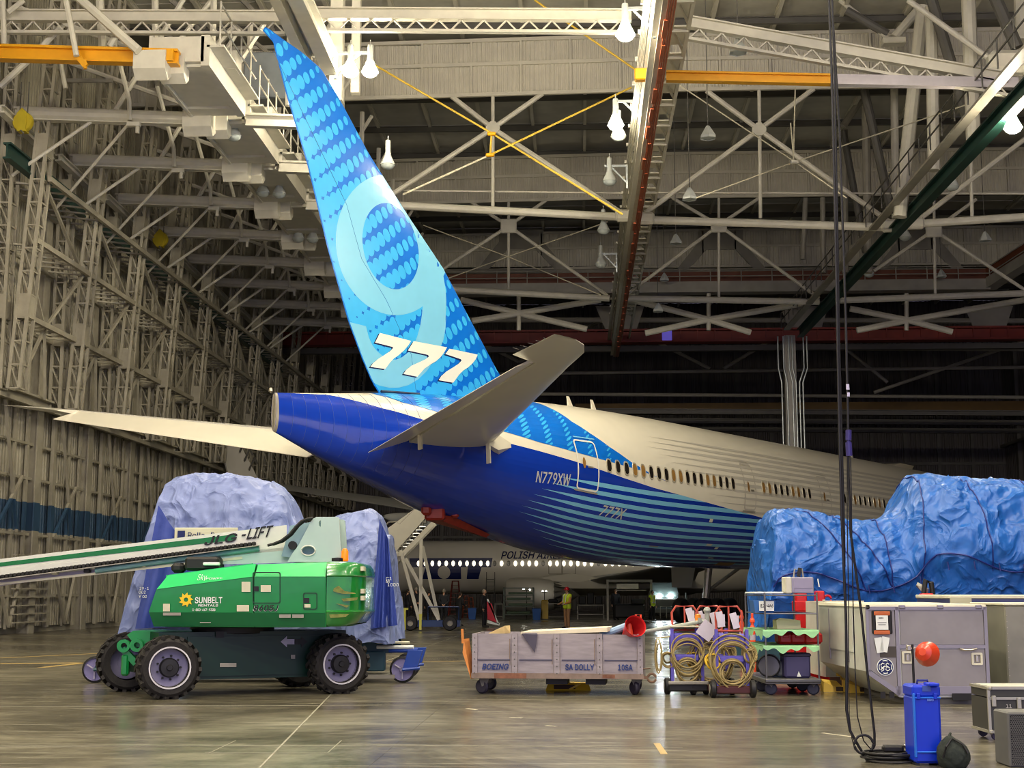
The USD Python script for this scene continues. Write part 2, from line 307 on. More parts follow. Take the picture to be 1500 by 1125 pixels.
# ---------------------------------------------------------------- ceiling
ce = thing('ceiling', 'dark sheet metal hangar roof on purlins with hanging corrugated draft curtains', 'ceiling', kind='structure')
for k in range(50):
    y0 = -16 + 3.04*k; part(ce, 'roof_panel', G().box(((XL+XR)/2, y0+1.5, ZR+.03*(k % 2)), (XR-XL+.8, 3.03, .05)), ROOF, smooth=False)
for k in range(21): x = XL + 1.5 + k*3.05; part(ce, 'purlin', G().ibeam((x, 25, ZR-.2), (x, YB, ZR-.2), .18, .3, .04), WHITE, smooth=False)
for k in range(17): y = 50 + k*5.1; part(ce, 'roof_beam', G().ibeam((XL, y, ZR-.45), (XR, y, ZR-.45), .2, .35, .05), DARKST, smooth=False)
TRY = (66.5, 85.5, 104.5)
for y in TRY + (47.5,):
    for i in range(25 if y > 50 else 0):
        x = XL + .3 + i*2.42; dz = -.22*max(0, (2.2-x)/12)
        if y < 100:
            part(ce, 'curtain_sheet', corr((x+.05, y, 0), (1, 0, 0), 2.32, 25.9+dz, 27.3+dz, .2, .04, (0, -1, 0)), CURT, smooth=False)
            part(ce, 'curtain_sheet', corr((x+.05, y, 0), (1, 0, 0), 2.32, 27.35+dz, 28.5+dz, .2, .04, (0, -1, 0)), CURT, smooth=False)
        else: part(ce, 'curtain_sheet', corr((x+.05, y, 0), (1, 0, 0), 2.32, 25.9, 28.5, .4, .04, (0, -1, 0)), CURT, smooth=False)
        part(ce, 'curtain_post', G().box((x, y-.08, 27.15+dz), (.1, .14, 2.7)), CURT, smooth=False)
    if y > 50:
        for z in (25.78, 27.33, 28.55): part(ce, 'curtain_rail', G().beam((XL, y-.05, z-.35), (2.2, y-.05, z), .16, .18).beam((2.2, y-.05, z), (XR, y-.05, z), .16, .18), CURT, smooth=False)

# ---------------------------------------------------------------- trusses: pixel ends at the truss's own distance
def member(t, nm, a, b, Y, r, mat=WHITE, n=8, Y2=None):
    part(t, nm, G().tube(at(*a, Y), at(*b, Y if Y2 is None else Y2), r, n), mat)
tb = thing('roof_truss', 'white tubular roof truss crossing the hangar just behind the tail fin, brightest of the row', 'truss')
Y = 66.5
for a, b in [((560, 300), (915, 318)), ((945, 322), (1305, 333)), ((1340, 328), (1560, 314))]: member(tb, 'bottom_chord', a, b, Y, .2, n=12)
for a, b in [((560, 294), (722, 188)), ((660, 140), (722, 188)), ((722, 188), (795, 137)), ((722, 188), (915, 315)), ((1035, 133), (1112, 190)), ((1112, 190), (945, 312)), ((1192, 130), (1112, 190)), ((1112, 190), (1303, 325)), ((1530, 182), (1343, 324))]:
    member(tb, 'diagonal', a, b, Y, .125)
for a, b in [((722, 138), (722, 303)), ((1112, 130), (1114, 320)), ((1420, 128), (1424, 322))]: member(tb, 'vertical', a, b, Y, .09)
for a, b in [((590, 279), (915, 283)), ((935, 282), (1530, 284))]: member(tb, 'tie_rod', a, b, Y+.4, .045, n=6)
for c in [(722, 188), (1112, 190)]:
    p = at(*c, Y-.1); part(tb, 'gusset', G().prism(Polygon([(-.34, .08), (-.12, .34), (.12, .34), (.34, .08), (.34, -.08), (.12, -.3), (-.12, -.3), (-.34, -.08)]), -.06, .06).moved(p), WHITE, smooth=False)
for c in [(915, 316), (945, 320), (1305, 331), (1340, 327)]:
    p = at(*c, Y-.1); part(tb, 'gusset', G().cbox(p, (.9, .4, .6), .12), WHITE, smooth=False)
tc = thing('roof_truss', 'dimmer white roof truss behind the brown catwalk rails, with crossed tubes under its chord', 'truss')
Y = 85.5
for a, b in [((640, 423), (893, 437)), ((920, 437), (1200, 442)), ((1230, 440), (1540, 428))]: member(tc, 'bottom_chord', a, b, Y, .2, n=12)
for a, b in [((685, 293), (745, 331)), ((640, 400), (745, 331)), ((805, 290), (745, 331)), ((745, 331), (890, 433)), ((985, 290), (1053, 330)), ((1053, 330), (920, 430)), ((1115, 288), (1053, 330)), ((1053, 330), (1200, 437)), ((1280, 397), (1368, 337)), ((1368, 337), (1520, 437)),
             ((1310, 293), (1368, 337)), ((1430, 292), (1368, 337))]: member(tc, 'diagonal', a, b, Y, .11)
for a, b in [((745, 290), (745, 423)), ((1053, 288), (1053, 436)), ((1368, 290), (1370, 436))]: member(tc, 'vertical', a, b, Y, .09)
for a, b in [((675, 439), (760, 459)), ((760, 459), (880, 439)), ((692, 470), (760, 459)), ((760, 459), (860, 482)), ((920, 438), (1038, 468)), ((1038, 468), (1197, 441)), ((945, 488), (1038, 468)), ((1038, 468), (1100, 487)), ((1245, 452), (1330, 469)), ((1330, 469), (1520, 436)), ((1255, 484), (1330, 469)), ((1330, 469), (1395, 486))]:
    member(tc, 'lower_brace', a, b, Y+4, .2)
for a, b in [((760, 430), (760, 484)), ((1038, 430), (1038, 484)), ((1328, 430), (1328, 484))]: member(tc, 'lower_post', a, b, Y+4, .14)
for c in [(745, 331), (1053, 330), (1368, 337)]: part(tc, 'gusset', G().cbox(at(*c, Y-.1), (1.0, .12, .9), .25), WHITE, smooth=False)
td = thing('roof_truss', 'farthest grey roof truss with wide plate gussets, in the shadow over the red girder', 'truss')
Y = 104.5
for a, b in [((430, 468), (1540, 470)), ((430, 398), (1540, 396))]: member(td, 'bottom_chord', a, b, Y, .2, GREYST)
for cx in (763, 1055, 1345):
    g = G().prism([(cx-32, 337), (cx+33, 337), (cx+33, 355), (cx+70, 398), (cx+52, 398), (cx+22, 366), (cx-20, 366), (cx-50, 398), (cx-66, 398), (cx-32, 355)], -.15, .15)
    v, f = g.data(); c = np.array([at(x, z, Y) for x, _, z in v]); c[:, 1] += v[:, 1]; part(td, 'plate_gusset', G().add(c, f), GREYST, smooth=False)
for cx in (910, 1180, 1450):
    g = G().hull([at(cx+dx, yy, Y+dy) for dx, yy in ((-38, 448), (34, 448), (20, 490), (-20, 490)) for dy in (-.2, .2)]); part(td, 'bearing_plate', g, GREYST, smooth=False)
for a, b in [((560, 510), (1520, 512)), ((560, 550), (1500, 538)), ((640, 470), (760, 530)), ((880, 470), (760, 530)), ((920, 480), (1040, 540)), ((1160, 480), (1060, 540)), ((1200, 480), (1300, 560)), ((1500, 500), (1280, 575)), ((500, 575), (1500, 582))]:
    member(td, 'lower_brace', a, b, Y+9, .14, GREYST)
# frame of posts carrying the right-hand runway
tf = thing('post_frame', 'cluster of white and grey upright posts behind the right-hand green crane rail', 'steel frame')
for a, b, r, Y, m in [((1352, 10), (1318, 318), .3, 62, WHITE), ((1364, 10), (1368, 250), .26, 60, WHITE), ((1418, -20), (1426, 205), .3, 58, WHITE), ((1310, 130), (1312, 320), .2, 70, WHITE), ((1268, 155), (1272, 400), .22, 74, GREYST), ((1237, 190), (1238, 400), .2, 82, GREYST),
                      ((1362, -10), (1418, 175), .24, 59, DARKST), ((1266, 132), (1306, 312), .22, 69, DARKST), ((1235, 192), (1268, 370), .2, 80, DARKST), ((1455, -10), (1490, 70), .26, 56, DARKST), ((1330, 0), (1455, 90), .12, 57, WHITE), ((1230, 0), (1300, 55), .12, 64, WHITE), ((1240, 15), (1300, 50), .2, 64, DARKST),
                      ((1345, 15), (1310, 55), .22, 64, WHITE), ((1205, 290), (1206, 400), .16, 84, GREYST), ((1180, 290), (1176, 380), .16, 86, GREYST), ((1262, 145), (1235, 185), .2, 78, GREYST), ((1496, 0), (1497, 60), .3, 58, WHITE)]:
    member(tf, 'post', a, b, Y, r, m, 10)
part(tf, 'bearing_block', G().cbox(at(1309, 61, 64), (1.1, .6, .3), .05), WHITE, smooth=False)
part(tf, 'bearing_block', G().cbox(at(1478, 92, 52), (1.6, .7, .9), .2), WHITE, smooth=False)
# upper transverse beams with lacing
for nm, lab, a, b in [('lattice_beam', 'white I beam with a zigzag lattice below it, at the top left of the roof', (-30, 23), (418, 25)), ('lattice_beam', 'bright white lattice beam above the lit lamps at the top middle', (462, 20), (925, 23)), ('lattice_beam', 'white lattice beam sloping down to the right above the yellow beam', (1008, 32), (1475, 115))]:
    t = thing(nm, lab, 'beam'); p, q = at(*a, 47.5), at(*b, 47.5); n = int(np.linalg.norm(q-p)/.75); o = np.array([0, 0, -.62])
    part(t, 'beam', G().ibeam(p, q, .3, .42, .05), WHITE, smooth=False)
    part(t, 'lower_chord', G().beam(p+o, q+o, .22, .1), WHITE, smooth=False)
    g = G()
    for i in range(n): u, v, w = (p+(q-p)*k/n for k in (i, i+.5, i+1)); d = np.array([0, 0, -.2]); g.beam(u+o, v+d, .06, .05).beam(v+d, w+o, .06, .05)
    part(t, 'lacing', g, WHITE, smooth=False)
t = thing('yellow_beam', 'yellow steel runway beam at the upper left, below the roof beams', 'beam')
part(t, 'beam', G().ibeam(at(-20, 77, 45.6), at(262, 85, 45.6), .4, .52, .09), YELLOW, smooth=False)
for x in (206, 248): part(t, 'stiffener', G().box(at(x, 82, 45.4), (.3, .3, .42)), YELLOW, smooth=False)
part(t, 'clamp', G().beam(at(112, 80, 45.2), at(126, 97, 45.2), .12, .2).tube(at(124, 88, 45.2), at(125, 101, 45.2), .06), YELLOW, smooth=False)
t = thing('yellow_beam', 'long yellow steel beam passing behind the copper conductor bars, right of centre', 'beam')
part(t, 'beam', G().ibeam(at(976, 112, 47.5), at(1217, 117, 47.5), .3, .36, .07), YELLOW, smooth=False)
part(t, 'beam_end', G().cbox(at(940, 110, 47.4), (.5, .35, .42), .04), YELLOW, smooth=False)
t = thing('pipe_beam', 'pale lilac-white beam continuing the yellow beam to the right', 'beam')
part(t, 'beam', G().beam(at(1217, 117.5, 47.5), at(1490, 123, 47.5), .3, .36), M('pale_beam', (186, 180, 184), .5), smooth=False)
# left bay cross beams
for k in range(1, 9):
    Y = 45.6 + 6*k; z0, z1 = 19.85, 19.5; col = WHITE if k < 4 else GREYST
    lab = 'white cross beam of the left bay, %s behind the yellow beam' % ('first', 'second', 'third', 'fourth', 'fifth', 'sixth', 'seventh', 'eighth')[k-1]; t = thing('cross_beam', lab, 'beam', group='cross beams of the left bay')
    part(t, 'beam', G().ibeam((-21.6, Y, z0), (-14.4, Y, z1), .34, .5, .08).tube((-21.4, Y-.1, z0+.02), (-14.5, Y-.1, z1+.02), .24, 10), WHITE, smooth=30)
    part(t, 'beam', G().ibeam((-12.6, Y, 19.45), (-9.8, Y, 19.3), .34, .5, .08), WHITE, smooth=False)
    part(t, 'knee_brace', G().tube((-21.6, Y, 17.4), (-18.6, Y, 19.5), .07, 8), WHITE)
    part(t, 'knee_brace', G().tube((-21.0, Y+3, 16.9), (-17.2, Y+.1, 19.4), .06, 8), WHITE)
    g = G().path([(-17.9, Y-.2, 23.0), (-17.4, Y-.3, 21.4), (-17.05, Y-.35, 20.2), (-17.0, Y-.35, 19.4)], .09, 6).box((-16.85, Y-.3, 19.25), (.5, .2, .16)).box((-16.7, Y-.3, 19.05), (.12, .12, .3))
    part(t, 'hanger', g, WHITE, smooth=False)
    part(t, 'upper_tie', G().tube((-21.8, Y, 24.2), (-15, Y, 21.6), .1, 6).tube((-14.5, Y, 25.6), (-17.8, Y, 19.7), .1, 6).tube((-14, Y, 20), (-14, Y, 25.8), .13, 6).tube((-14, Y, 20), (-10.5, Y, 25.8), .1, 6).tube((-11, Y, 20), (-11, Y, 26), .13, 6), WHITE)
t = thing('roof_frame', 'white and grey roof bracing high over the left bay', 'steel frame')
for a, b, r, Y, m in [((108, -10), (203, 74), .16, 45, WHITE), ((95, -10), (112, 82), .1, 45, WHITE), ((146, 0), (150, 70), .16, 50, WHITE), ((227, 0), (228, 70), .14, 52, WHITE), ((4, -5), (6, 65), .1, 47, WHITE), ((185, 30), (160, 68), .12, 48, WHITE), ((35, 0), (12, 18), .1, 47, WHITE), ((290, 95), (345, 38), .14, 58, WHITE), ((345, 38), (410, 92), .1, 60, GREYST),
                      ((425, 0), (436, 28), .2, 50, WHITE), ((250, 0), (300, 40), .12, 60, GREYST), ((290, 30), (292, 160), .14, 62, GREYST), ((355, 0), (400, 45), .12, 62, GREYST), ((310, 0), (262, 60), .1, 56, WHITE), ((60, 70), (92, 36), .12, 48, WHITE), ((0, 127), (42, 88), .12, 49, WHITE), ((78, 38), (96, 130), .09, 52, WHITE),
                      ((330, 90), (460, 92), .08, 60, GREYST), ((330, 115), (460, 120), .06, 58, GREYST), ((340, 140), (430, 142), .06, 58, GREYST), ((210, 26), (290, 85), .1, 58, GREYST), ((30, 48), (100, 52), .08, 54, GREYST), ((92, 118), (165, 118), .1, 56, GREYST)]:
    member(t, 'brace', a, b, Y, r, m, 7)
for i, (px, w) in enumerate(((445, 1.0), (415, .7))):   # tall plated girder ends over the tail fin
    part(t, 'plate_girder', G().ibeam(at(px-18, -30, 42), at(px+40, 95, 50), w*.5, .8, .1), WHITE, smooth=False)
part(t, 'plate_post', G().box(at(494, 70, 54), (.5, .5, 4.5)).box(at(522, 60, 55), (.35, .35, 4.5)), WHITE, smooth=False)
part(t, 'duct_box', G().cbox(at(396, 117, 56), (2.0, 1.2, 2.0), .05), M('duct_grey', (112, 118, 122), .5), smooth=False)
# left box girder with walkway
t = thing('box_girder', 'white box crane girder running back along the left bay with rails on its side', 'girder')
for k in range(8):
    y0, y1 = 45.9+6*k, 51.2+6*k; x0, x1, z = -14.6, -12.7, 19.55
    g = G().box(((x0+x1)/2, (y0+y1)/2, z+.5), (x1-x0-.1, y1-y0, .9)).box((x0, (y0+y1)/2, z+.45), (.12, y1-y0, 1.1)).box((x1, (y0+y1)/2, z+.45), (.3, y1-y0, 1.1)).box(((x0+x1)/2, y0+.5, z), (x1-x0, .5, .1)).box(((x0+x1)/2, y1-.4, z), (x1-x0, .8, .1))
    part(t, 'box_section', g, WHITE, smooth=False)
    g = G().hull([(x+dx, y0-.75+dy, z+dz) for x in (x0-.35, x0+.75) for dx in (0,) for dy, dz in ((0, .2), (0, -.45), (.35, -.75), (.75, -.5), (.75, .4))])
    part(t, 'bearing_shoe', g, WHITE, smooth=False)
    g = G().hull([(x+dx, y0-.1+dy, z+dz) for x in (x0+.35, x0+1.2) for dx in (0,) for dy, dz in ((0, .2), (0, -.4), (.35, -.65), (.7, -.4), (.7, .4))])
    part(t, 'bearing_shoe', g, WHITE, smooth=False)
    g = G()
    for i in range(4): g.tube((x1+.5, y0+i*1.5, z+.6), (x1+.5, y0+i*1.5, z+2.2), .035, 6)
    for h in (1.4, 2.1): g.tube((x1+.5, y0, z+h), (x1+.5, y1, z+h), .04, 6)
    part(t, 'railing', g, WHITE, smooth=False)
    part(t, 'walkway', G().box((x1+.35, (y0+y1)/2, z+.6), (.6, y1-y0, .08)), WHITE, smooth=False)
    part(t, 'junction_box', G().cbox((x1+.35, y0+2.4, z+.9), (.45, .8, .7), .03), WHITE, smooth=False)
# green crane rails
def run_z(pa, pb, X):
    a, b = (CAM + (CF*FPX + CR*(p[0]-750) + CU*(562.5-p[1]))*(X/(CF*FPX + CR*(p[0]-750) + CU*(562.5-p[1]))[0]) for p in (pa, pb)); return a, b
t = thing('crane_rail', 'dark green crane rail fixed along the left wall columns', 'rail')
a, b = run_z((10, 220), (350, 490), -21.0); b = a + (b-a)*1.35; part(t, 'beam', G().ibeam(a, b, .3, .62, .07), GREEN_R, smooth=False)
part(t, 'tag', G().beam(at(38, 240, 53), at(38, 254, 53), .08, .08).cbox(at(39, 253, 53), (.16, .1, .2), .05), YELLOW, smooth=False)
t = thing('wall_rail', 'white runway rail above the green rail on the left wall', 'rail')
for k in range(8): part(t, 'rail_length', G().ibeam((-21.5, 50+6*k, 19.5), (-21.5, 55.2+6*k, 19.3), .3, .3, .06), WHITE, smooth=False)
t = thing('crane_rail', 'dark green crane rail with a walkway beside it, rising to the upper right', 'rail')
a, b = run_z((1500, 135), (1172, 488), 14.9); a = a + (a-b)*.25; part(t, 'beam', G().ibeam(a, b, .4, .6, .08), GREEN_R, smooth=False)
o = np.array([-.9, 0, .25]); part(t, 'walkway', G().beam(a+o, b+o, .4, .1), GREYST, smooth=False)
o2 = np.array([-1.25, 0, 0]); g = G()
for h in (.85, 1.35): g.tube(a+o2+(0, 0, h), b+o2+(0, 0, h), .035, 6)
n = 34
for i in range(n+1): c = a+(b-a)*i/n+o2; g.tube(c+(0, 0, .3), c+(0, 0, 1.35), .03, 6)
part(t, 'railing', g, DARKST, smooth=False)
# centre runway with copper conductor bars
t = thing('crane_runway', 'white crane runway with reddish copper conductor bars running back through the middle of the roof', 'runway')
def longi(nm, px, z, w, h, mat, y1=104, kind='beam'):
    p = gnd(px, 0, z); part(t, nm, G().beam((p[0], 26, z), (p[0], y1, z), w, h) if kind == 'beam' else G().ibeam((p[0], 26, z), (p[0], y1, z), w, h, .07), mat, smooth=False); return p[0]
for i in range(4): longi('conductor_bar', 980+3.4*i, 18.9+.03*(i % 2), .05, .09, COPPER)
for i in range(30):
    p = gnd(983+RNG.uniform(-4, 4), 0, 18.83); part(t, 'conductor_cover', G().box((p[0]+RNG.uniform(-.05, .05), 42+i*2, 18.85), (.12, 1.4, .06)), COPPER, smooth=False)
longi('support_plate', 975, 19.05, .2, .3, M('tan_plate', (170, 158, 138), .5)); xw = longi('web_beam', 966, 19.45, .34, .9, WHITE, kind='i')
for i in range(5): p = gnd(944+2.2*i, 0, 19.9); part(t, 'conduit', G().tube((p[0], 26, 19.9), (p[0], 104, 19.9), .022, 6), WHITE)
xr0, xr1 = gnd(990, 0, 20.1)[0], gnd(1016, 0, 20.1)[0]
for x in (xr0, xr1): part(t, 'lattice_chord', G().beam((x, 26, 20.1), (x, 104, 20.1), .12, .2), WHITE, smooth=False)
for i in range(26):
    y = 33 + 2.4*i; part(t, 'rung', G().beam((xw-.5, y, 20.0), (xr1, y, 20.0), .14, .12), WHITE, smooth=False)
    part(t, 'lattice_diagonal', G().beam((xr0, y, 20.2), (xr1, y+2.3, 20.2), .08, .08), WHITE, smooth=False)
    part(t, 'cover_plate', G().box(((xr0+xr1)/2, y+1.2, 20.35), (xr1-xr0, 1.6, .05)), WHITE, smooth=False)
# far girders, catwalk, column
t = thing('crane_girder', 'red-oxide travelling crane girder spanning the hangar in the background', 'girder')
p, q = at(412, 496, 103), at(1530, 494, 103); q[2] = p[2] = 20.2
part(t, 'girder', G().box((p+q)/2, (q[0]-p[0], .8, .62)), RED_G, smooth=False)
for dz in (-.42, .42): part(t, 'flange', G().box((p+q)/2+(0, -.05, dz), (q[0]-p[0], 1.1, .14)), RED_G, smooth=False)
for i in range(46): part(t, 'rib', G().box(p+(1+i*1.24, -.45, 0), (.08, .1, .7)), RED_G, smooth=False)
part(t, 'lower_beam', G().box((p+q)/2+(0, .6, -.8), (q[0]-p[0], .5, .4)), DARKST, smooth=False)
solo('indicator_panel', G().cbox(at(977, 491.5, 102.4), (.72, .12, .72), .03), M('violet_panel', (110, 96, 210), .5, emit=.35), 'small square violet panel on the red crane girder', 'panel')
t = thing('catwalk', 'brown-sided catwalk with pale handrails under the roof in the background', 'catwalk')
Y = 97; pa, pb = at(640, 426, Y), at(1448, 426, Y); pb[2] = pa[2]
part(t, 'deck_beam', G().box((pa+pb)/2, (pb[0]-pa[0], 1.0, .75)), GREYST, smooth=False)
part(t, 'side_panel', G().box((pa+pb)/2+(0, .4, .85), (pb[0]-pa[0], .06, .8)), BROWN, smooth=False)
for h in (.75, 1.25): part(t, 'handrail', G().tube(pa+(0, -.45, h), pb+(0, -.45, h), .04, 6), GREYST)
for i in range(19): part(t, 'rail_post', G().tube(pa+((pb[0]-pa[0])*i/18, -.45, -.3), pa+((pb[0]-pa[0])*i/18, -.45, 1.25), .04, 6), GREYST)
pc = at(1520, 372, 92)
part(t, 'ramp', G().beam(pb, pc, .9, .7), GREYST, smooth=False); part(t, 'side_panel', G().beam(pb+(0, .3, .85), pc+(0, .3, .85), .06, .8), BROWN, smooth=False)
for h in (.75, 1.25): part(t, 'handrail', G().tube(pb+(0, -.45, h), pc+(0, -.45, h), .04, 6), GREYST)
solo('far_girder', G().box(((at(820, 598, 124)+at(1560, 598, 124))/2), (41, .8, .95)), OCHRE, 'dim ochre girder low in the background above the white fuselage', 'girder')
t = thing('steel_column', 'grey column wrapped in vertical conduits, standing behind the white fuselage', 'column')
p = at(1161, 508, 100); part(t, 'column', G().box((p[0]-.25, p[1], 9.8), (.8, .8, 19.6)).box((p[0]-.25, p[1]-.45, 9.8), (.5, .12, 19.6)), M('column_grey', (176, 172, 160), .5), smooth=False)
for i, px in enumerate((1146, 1154, 1162, 1167, 1172, 1177)):
    b = at(px, 600, 99.5); g = G().path([(b[0]+(.35 if i > 3 else -.2), 99.4, 19.5), (b[0]+(.35 if i > 3 else -.2), 99.4, 17.2), (b[0], 99.4, 16.2), (b[0], 99.4, 4)], .06, 8); part(t, 'conduit', g, GALV)
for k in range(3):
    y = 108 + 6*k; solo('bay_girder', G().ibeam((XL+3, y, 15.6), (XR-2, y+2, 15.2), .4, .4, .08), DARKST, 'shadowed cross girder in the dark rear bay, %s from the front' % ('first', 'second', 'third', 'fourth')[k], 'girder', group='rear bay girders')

# ---------------------------------------------------------------- lamps
GLOBE_ON = M('lit_lamp_glass', (255, 242, 214), .3, emit=LAMP); BELL_ON = M('lit_lamp_bell', (255, 240, 208), .3, emit=LAMP*.28); GLOBE_OFF = M('unlit_lamp_glass', (176, 184, 180), .25, var=.05)
LAMPB = M('lamp_housing', (200, 205, 200), .4, var=.05)
def lamp_at(o, lit):
    part(o, 'hook', G().tube((0, 0, .95), (0, 0, 1.15), .02, 6), LAMPB); part(o, 'ballast', G().lathe([(0, .95), (.1, .95), (.11, .9), (.11, .45), (.13, .4), (.13, .3), (0, .3)], n=14), LAMPB)
    part(o, 'reflector', G().lathe([(0, .32), (.14, .31), (.18, .2), (.26, .04), (.31, -.08), (.32, -.09), (.29, -.09), (.17, .18), (0, .25)], n=20), BELL_ON if lit else LAMPB)
    part(o, 'globe', G().lathe([(.295, -.08), (.29, -.12), (.24, -.2), (.15, -.26), (0, -.28)], n=12), GLOBE_ON if lit else GLOBE_OFF)
    return o
LIT = [((916, 52), 43.0, 'lit high bay lamp at the top, hanging beside the copper conductor bars'), ((513, 106), 50.0, 'left one of the two lit lamps behind the top of the tail fin'), ((542, 106), 50.0, 'right one of the two lit lamps behind the top of the tail fin'),
       ((902, 184), 52.0, 'lit high bay lamp below the yellow beam end, second along the runway'), ((1484, 188), 48.0, 'lit lamp at the right edge under the green crane rail')]
lam = None
for (px, py), Y, lab in LIT:
    p = at(px, py, Y) + (0, 0, .1)
    if lam is None:
        lam = thing('high_bay_lamp', lab, 'lamp', p, 0, 'lit lamps in the roof'); lamp_at(lam, True)
    else: dup(lam, p, 0, lab)
for x in (-19.5, -6.0, 2.0, 13.5):
    for Y in ((26, 18, 10, 2, -6) if x < -15 else (34.0, 26, 18, 10, 2, -6)): dup(lam, (x, Y, 18.8), 0, 'lit high bay lamp above the picture, nearer the camera than the visible ones', 'lit lamps above the frame')
UNL = [((906, 200), 53.5, 'unlit lamp just below the second lit lamp'), ((893, 266), 59, 'unlit lamp above the white truss chord, left of the runway'), ((884, 338), 67, 'unlit lamp below the white truss chord beside the runway'), ((880, 388), 74, 'unlit lamp in front of the brown catwalk'), ((568, 242), 56, 'unlit lamp half hidden by the front edge of the tail fin'),
       ((324, 196), 53, 'left unlit lamp of the first pair under the box girder'), ((342, 200), 53, 'right unlit lamp of the first pair under the box girder'), ((385, 283), 61, 'left unlit lamp of the second pair under the box girder'), ((409, 285), 61, 'right unlit lamp of the second pair under the box girder'), ((437, 350), 69, 'left unlit lamp of the third pair under the box girder'), ((458, 351), 69, 'right unlit lamp of the third pair under the box girder'),
       ((1395, 274), 64, 'unlit lamp under the green rail, right side, nearest'), ((1326, 348), 72, 'unlit lamp under the green rail, second along'), ((1273, 402), 82, 'unlit lamp under the green rail, farthest')]
ul = None
for (px, py), Y, lab in UNL:
    p = at(px, py, Y) + (0, 0, .1)
    if ul is None: ul = thing('high_bay_lamp', lab, 'lamp', p, 0, 'unlit lamps in the roof'); lamp_at(ul, False)
    else: dup(ul, p, 0, lab)
pe = None
for (px, py), Y, top, lab in [((1081, 70), 48, 22, 'grey pyramid pendant lamp above the yellow beam'), ((1037, 196), 56, 6.5, 'pyramid pendant lamp below the yellow beam'), ((1010, 286), 60, 6.5, 'pendant lamp on a long rod beside the runway'), ((990, 352), 74, 6, 'pendant lamp on a rod above the brown catwalk'), ((1443, 348), 78, 6, 'pendant lamp at the right, above the catwalk ramp'), ((964, 452), 86, 6, 'small pendant lamp hanging below the second truss'), ((973, 407), 95, 6, 'pendant lamp in front of the brown catwalk side'), ((1379, 402), 95, 6, 'pendant lamp in front of the right part of the catwalk')]:
    p = at(px, py, Y)
    if pe is None:
        pe = thing('pendant_lamp', lab, 'lamp', p, 0, 'unlit pendant lamps'); part(pe, 'shade', G().lathe([(.06, .34), (.12, .26), (.34, -.1), (.34, -.2), (.32, -.2), (.3, -.1), (.1, .24), (0, .26)], n=6), LAMPB, smooth=False)
        part(pe, 'lens', G().lathe([(.32, -.17), (.2, -.2), (0, -.21)], n=6), GLOBE_OFF, smooth=False); part(pe, 'rod', G().tube((0, 0, .3), (0, 0, 8.6), .02, 6), DARKST)
    else: dup(pe, p, 0, lab)
bk = None
for (px, py), Y, lab in [((735, 62), 0, '')][:0] + [((958, 12), 43.0, 'grey lamp bracket arm above the top lit lamp'), ((940, 148), 52.0, 'grey lamp bracket arm beside the second lit lamp'), ((918, 243), 59.0, 'grey lamp bracket arm on the runway above the chord'), ((903, 372), 74.0, 'grey lamp bracket arm in front of the catwalk')]:
    p = at(px, py, Y)
    if bk is None:
        bk = thing('lamp_bracket', lab, 'bracket', p, 0, 'lamp brackets on the runway'); part(bk, 'arm', G().beam((-.95, 0, 0), (0, 0, 0), .08, .1), GALV, smooth=False); part(bk, 'upright', G().beam((0, 0, .05), (0, 0, -1.0), .08, .1), GALV, smooth=False); part(bk, 'brace', G().beam((-.7, 0, 0), (0, 0, -.75), .05, .07), GALV, smooth=False)
    else: dup(bk, p, 0, lab)
dup(bk, at(492, 78, 50), 0, 'bracket arm holding the pair of lit lamps behind the tail fin', sc=(-1.35, 1, 1))
# tie cables and ropes
ROPE = M('yellow_rope', (206, 172, 60), .6); PALE = M('pale_cable', (190, 184, 160), .5)
t = thing('tie_cable', 'pair of crossing yellow ropes clamped together left of the runway', 'cable')
for a, b, m in [((540, 90), (720, 195), ROPE), ((720, 195), (912, 314), ROPE), ((925, 128), (718, 227), ROPE), ((718, 227), (590, 285), PALE), ((720, 195), (718, 227), ROPE), ((783, 0), (935, 105), ROPE)]: member(t, 'rope', a, b, 58, .045, m, 6)
for c in ((720, 196), (718, 227)): part(t, 'clamp', G().cbox(at(*c, 57.9), (.36, .16, .16), .04), YELLOW, smooth=False)
t = thing('tie_cable', 'pair of thin pale cables crossing right of the runway below the yellow beam', 'cable')
for a, b in [((985, 118), (1164, 237)), ((1020, 290), (1164, 237)), ((1164, 237), (1420, 152)), ((1164, 237), (1240, 290)), ((1162, 237), (1165, 128)), ((1158, 180), (1163, 236))]: member(t, 'rope', a, b, 58, .03, PALE, 6)
part(t, 'clamp', G().cbox(at(1164, 237, 57.9), (.36, .16, .16), .04), WHITE, smooth=False)
t = thing('tie_cable', 'thin pale cables crossing in the gloom above the brown catwalk', 'cable')
for a, b in [((620, 330), (744, 376)), ((744, 376), (880, 432)), ((744, 376), (890, 325)), ((744, 376), (650, 410))]: member(t, 'rope', a, b, 80, .035, PALE, 6)
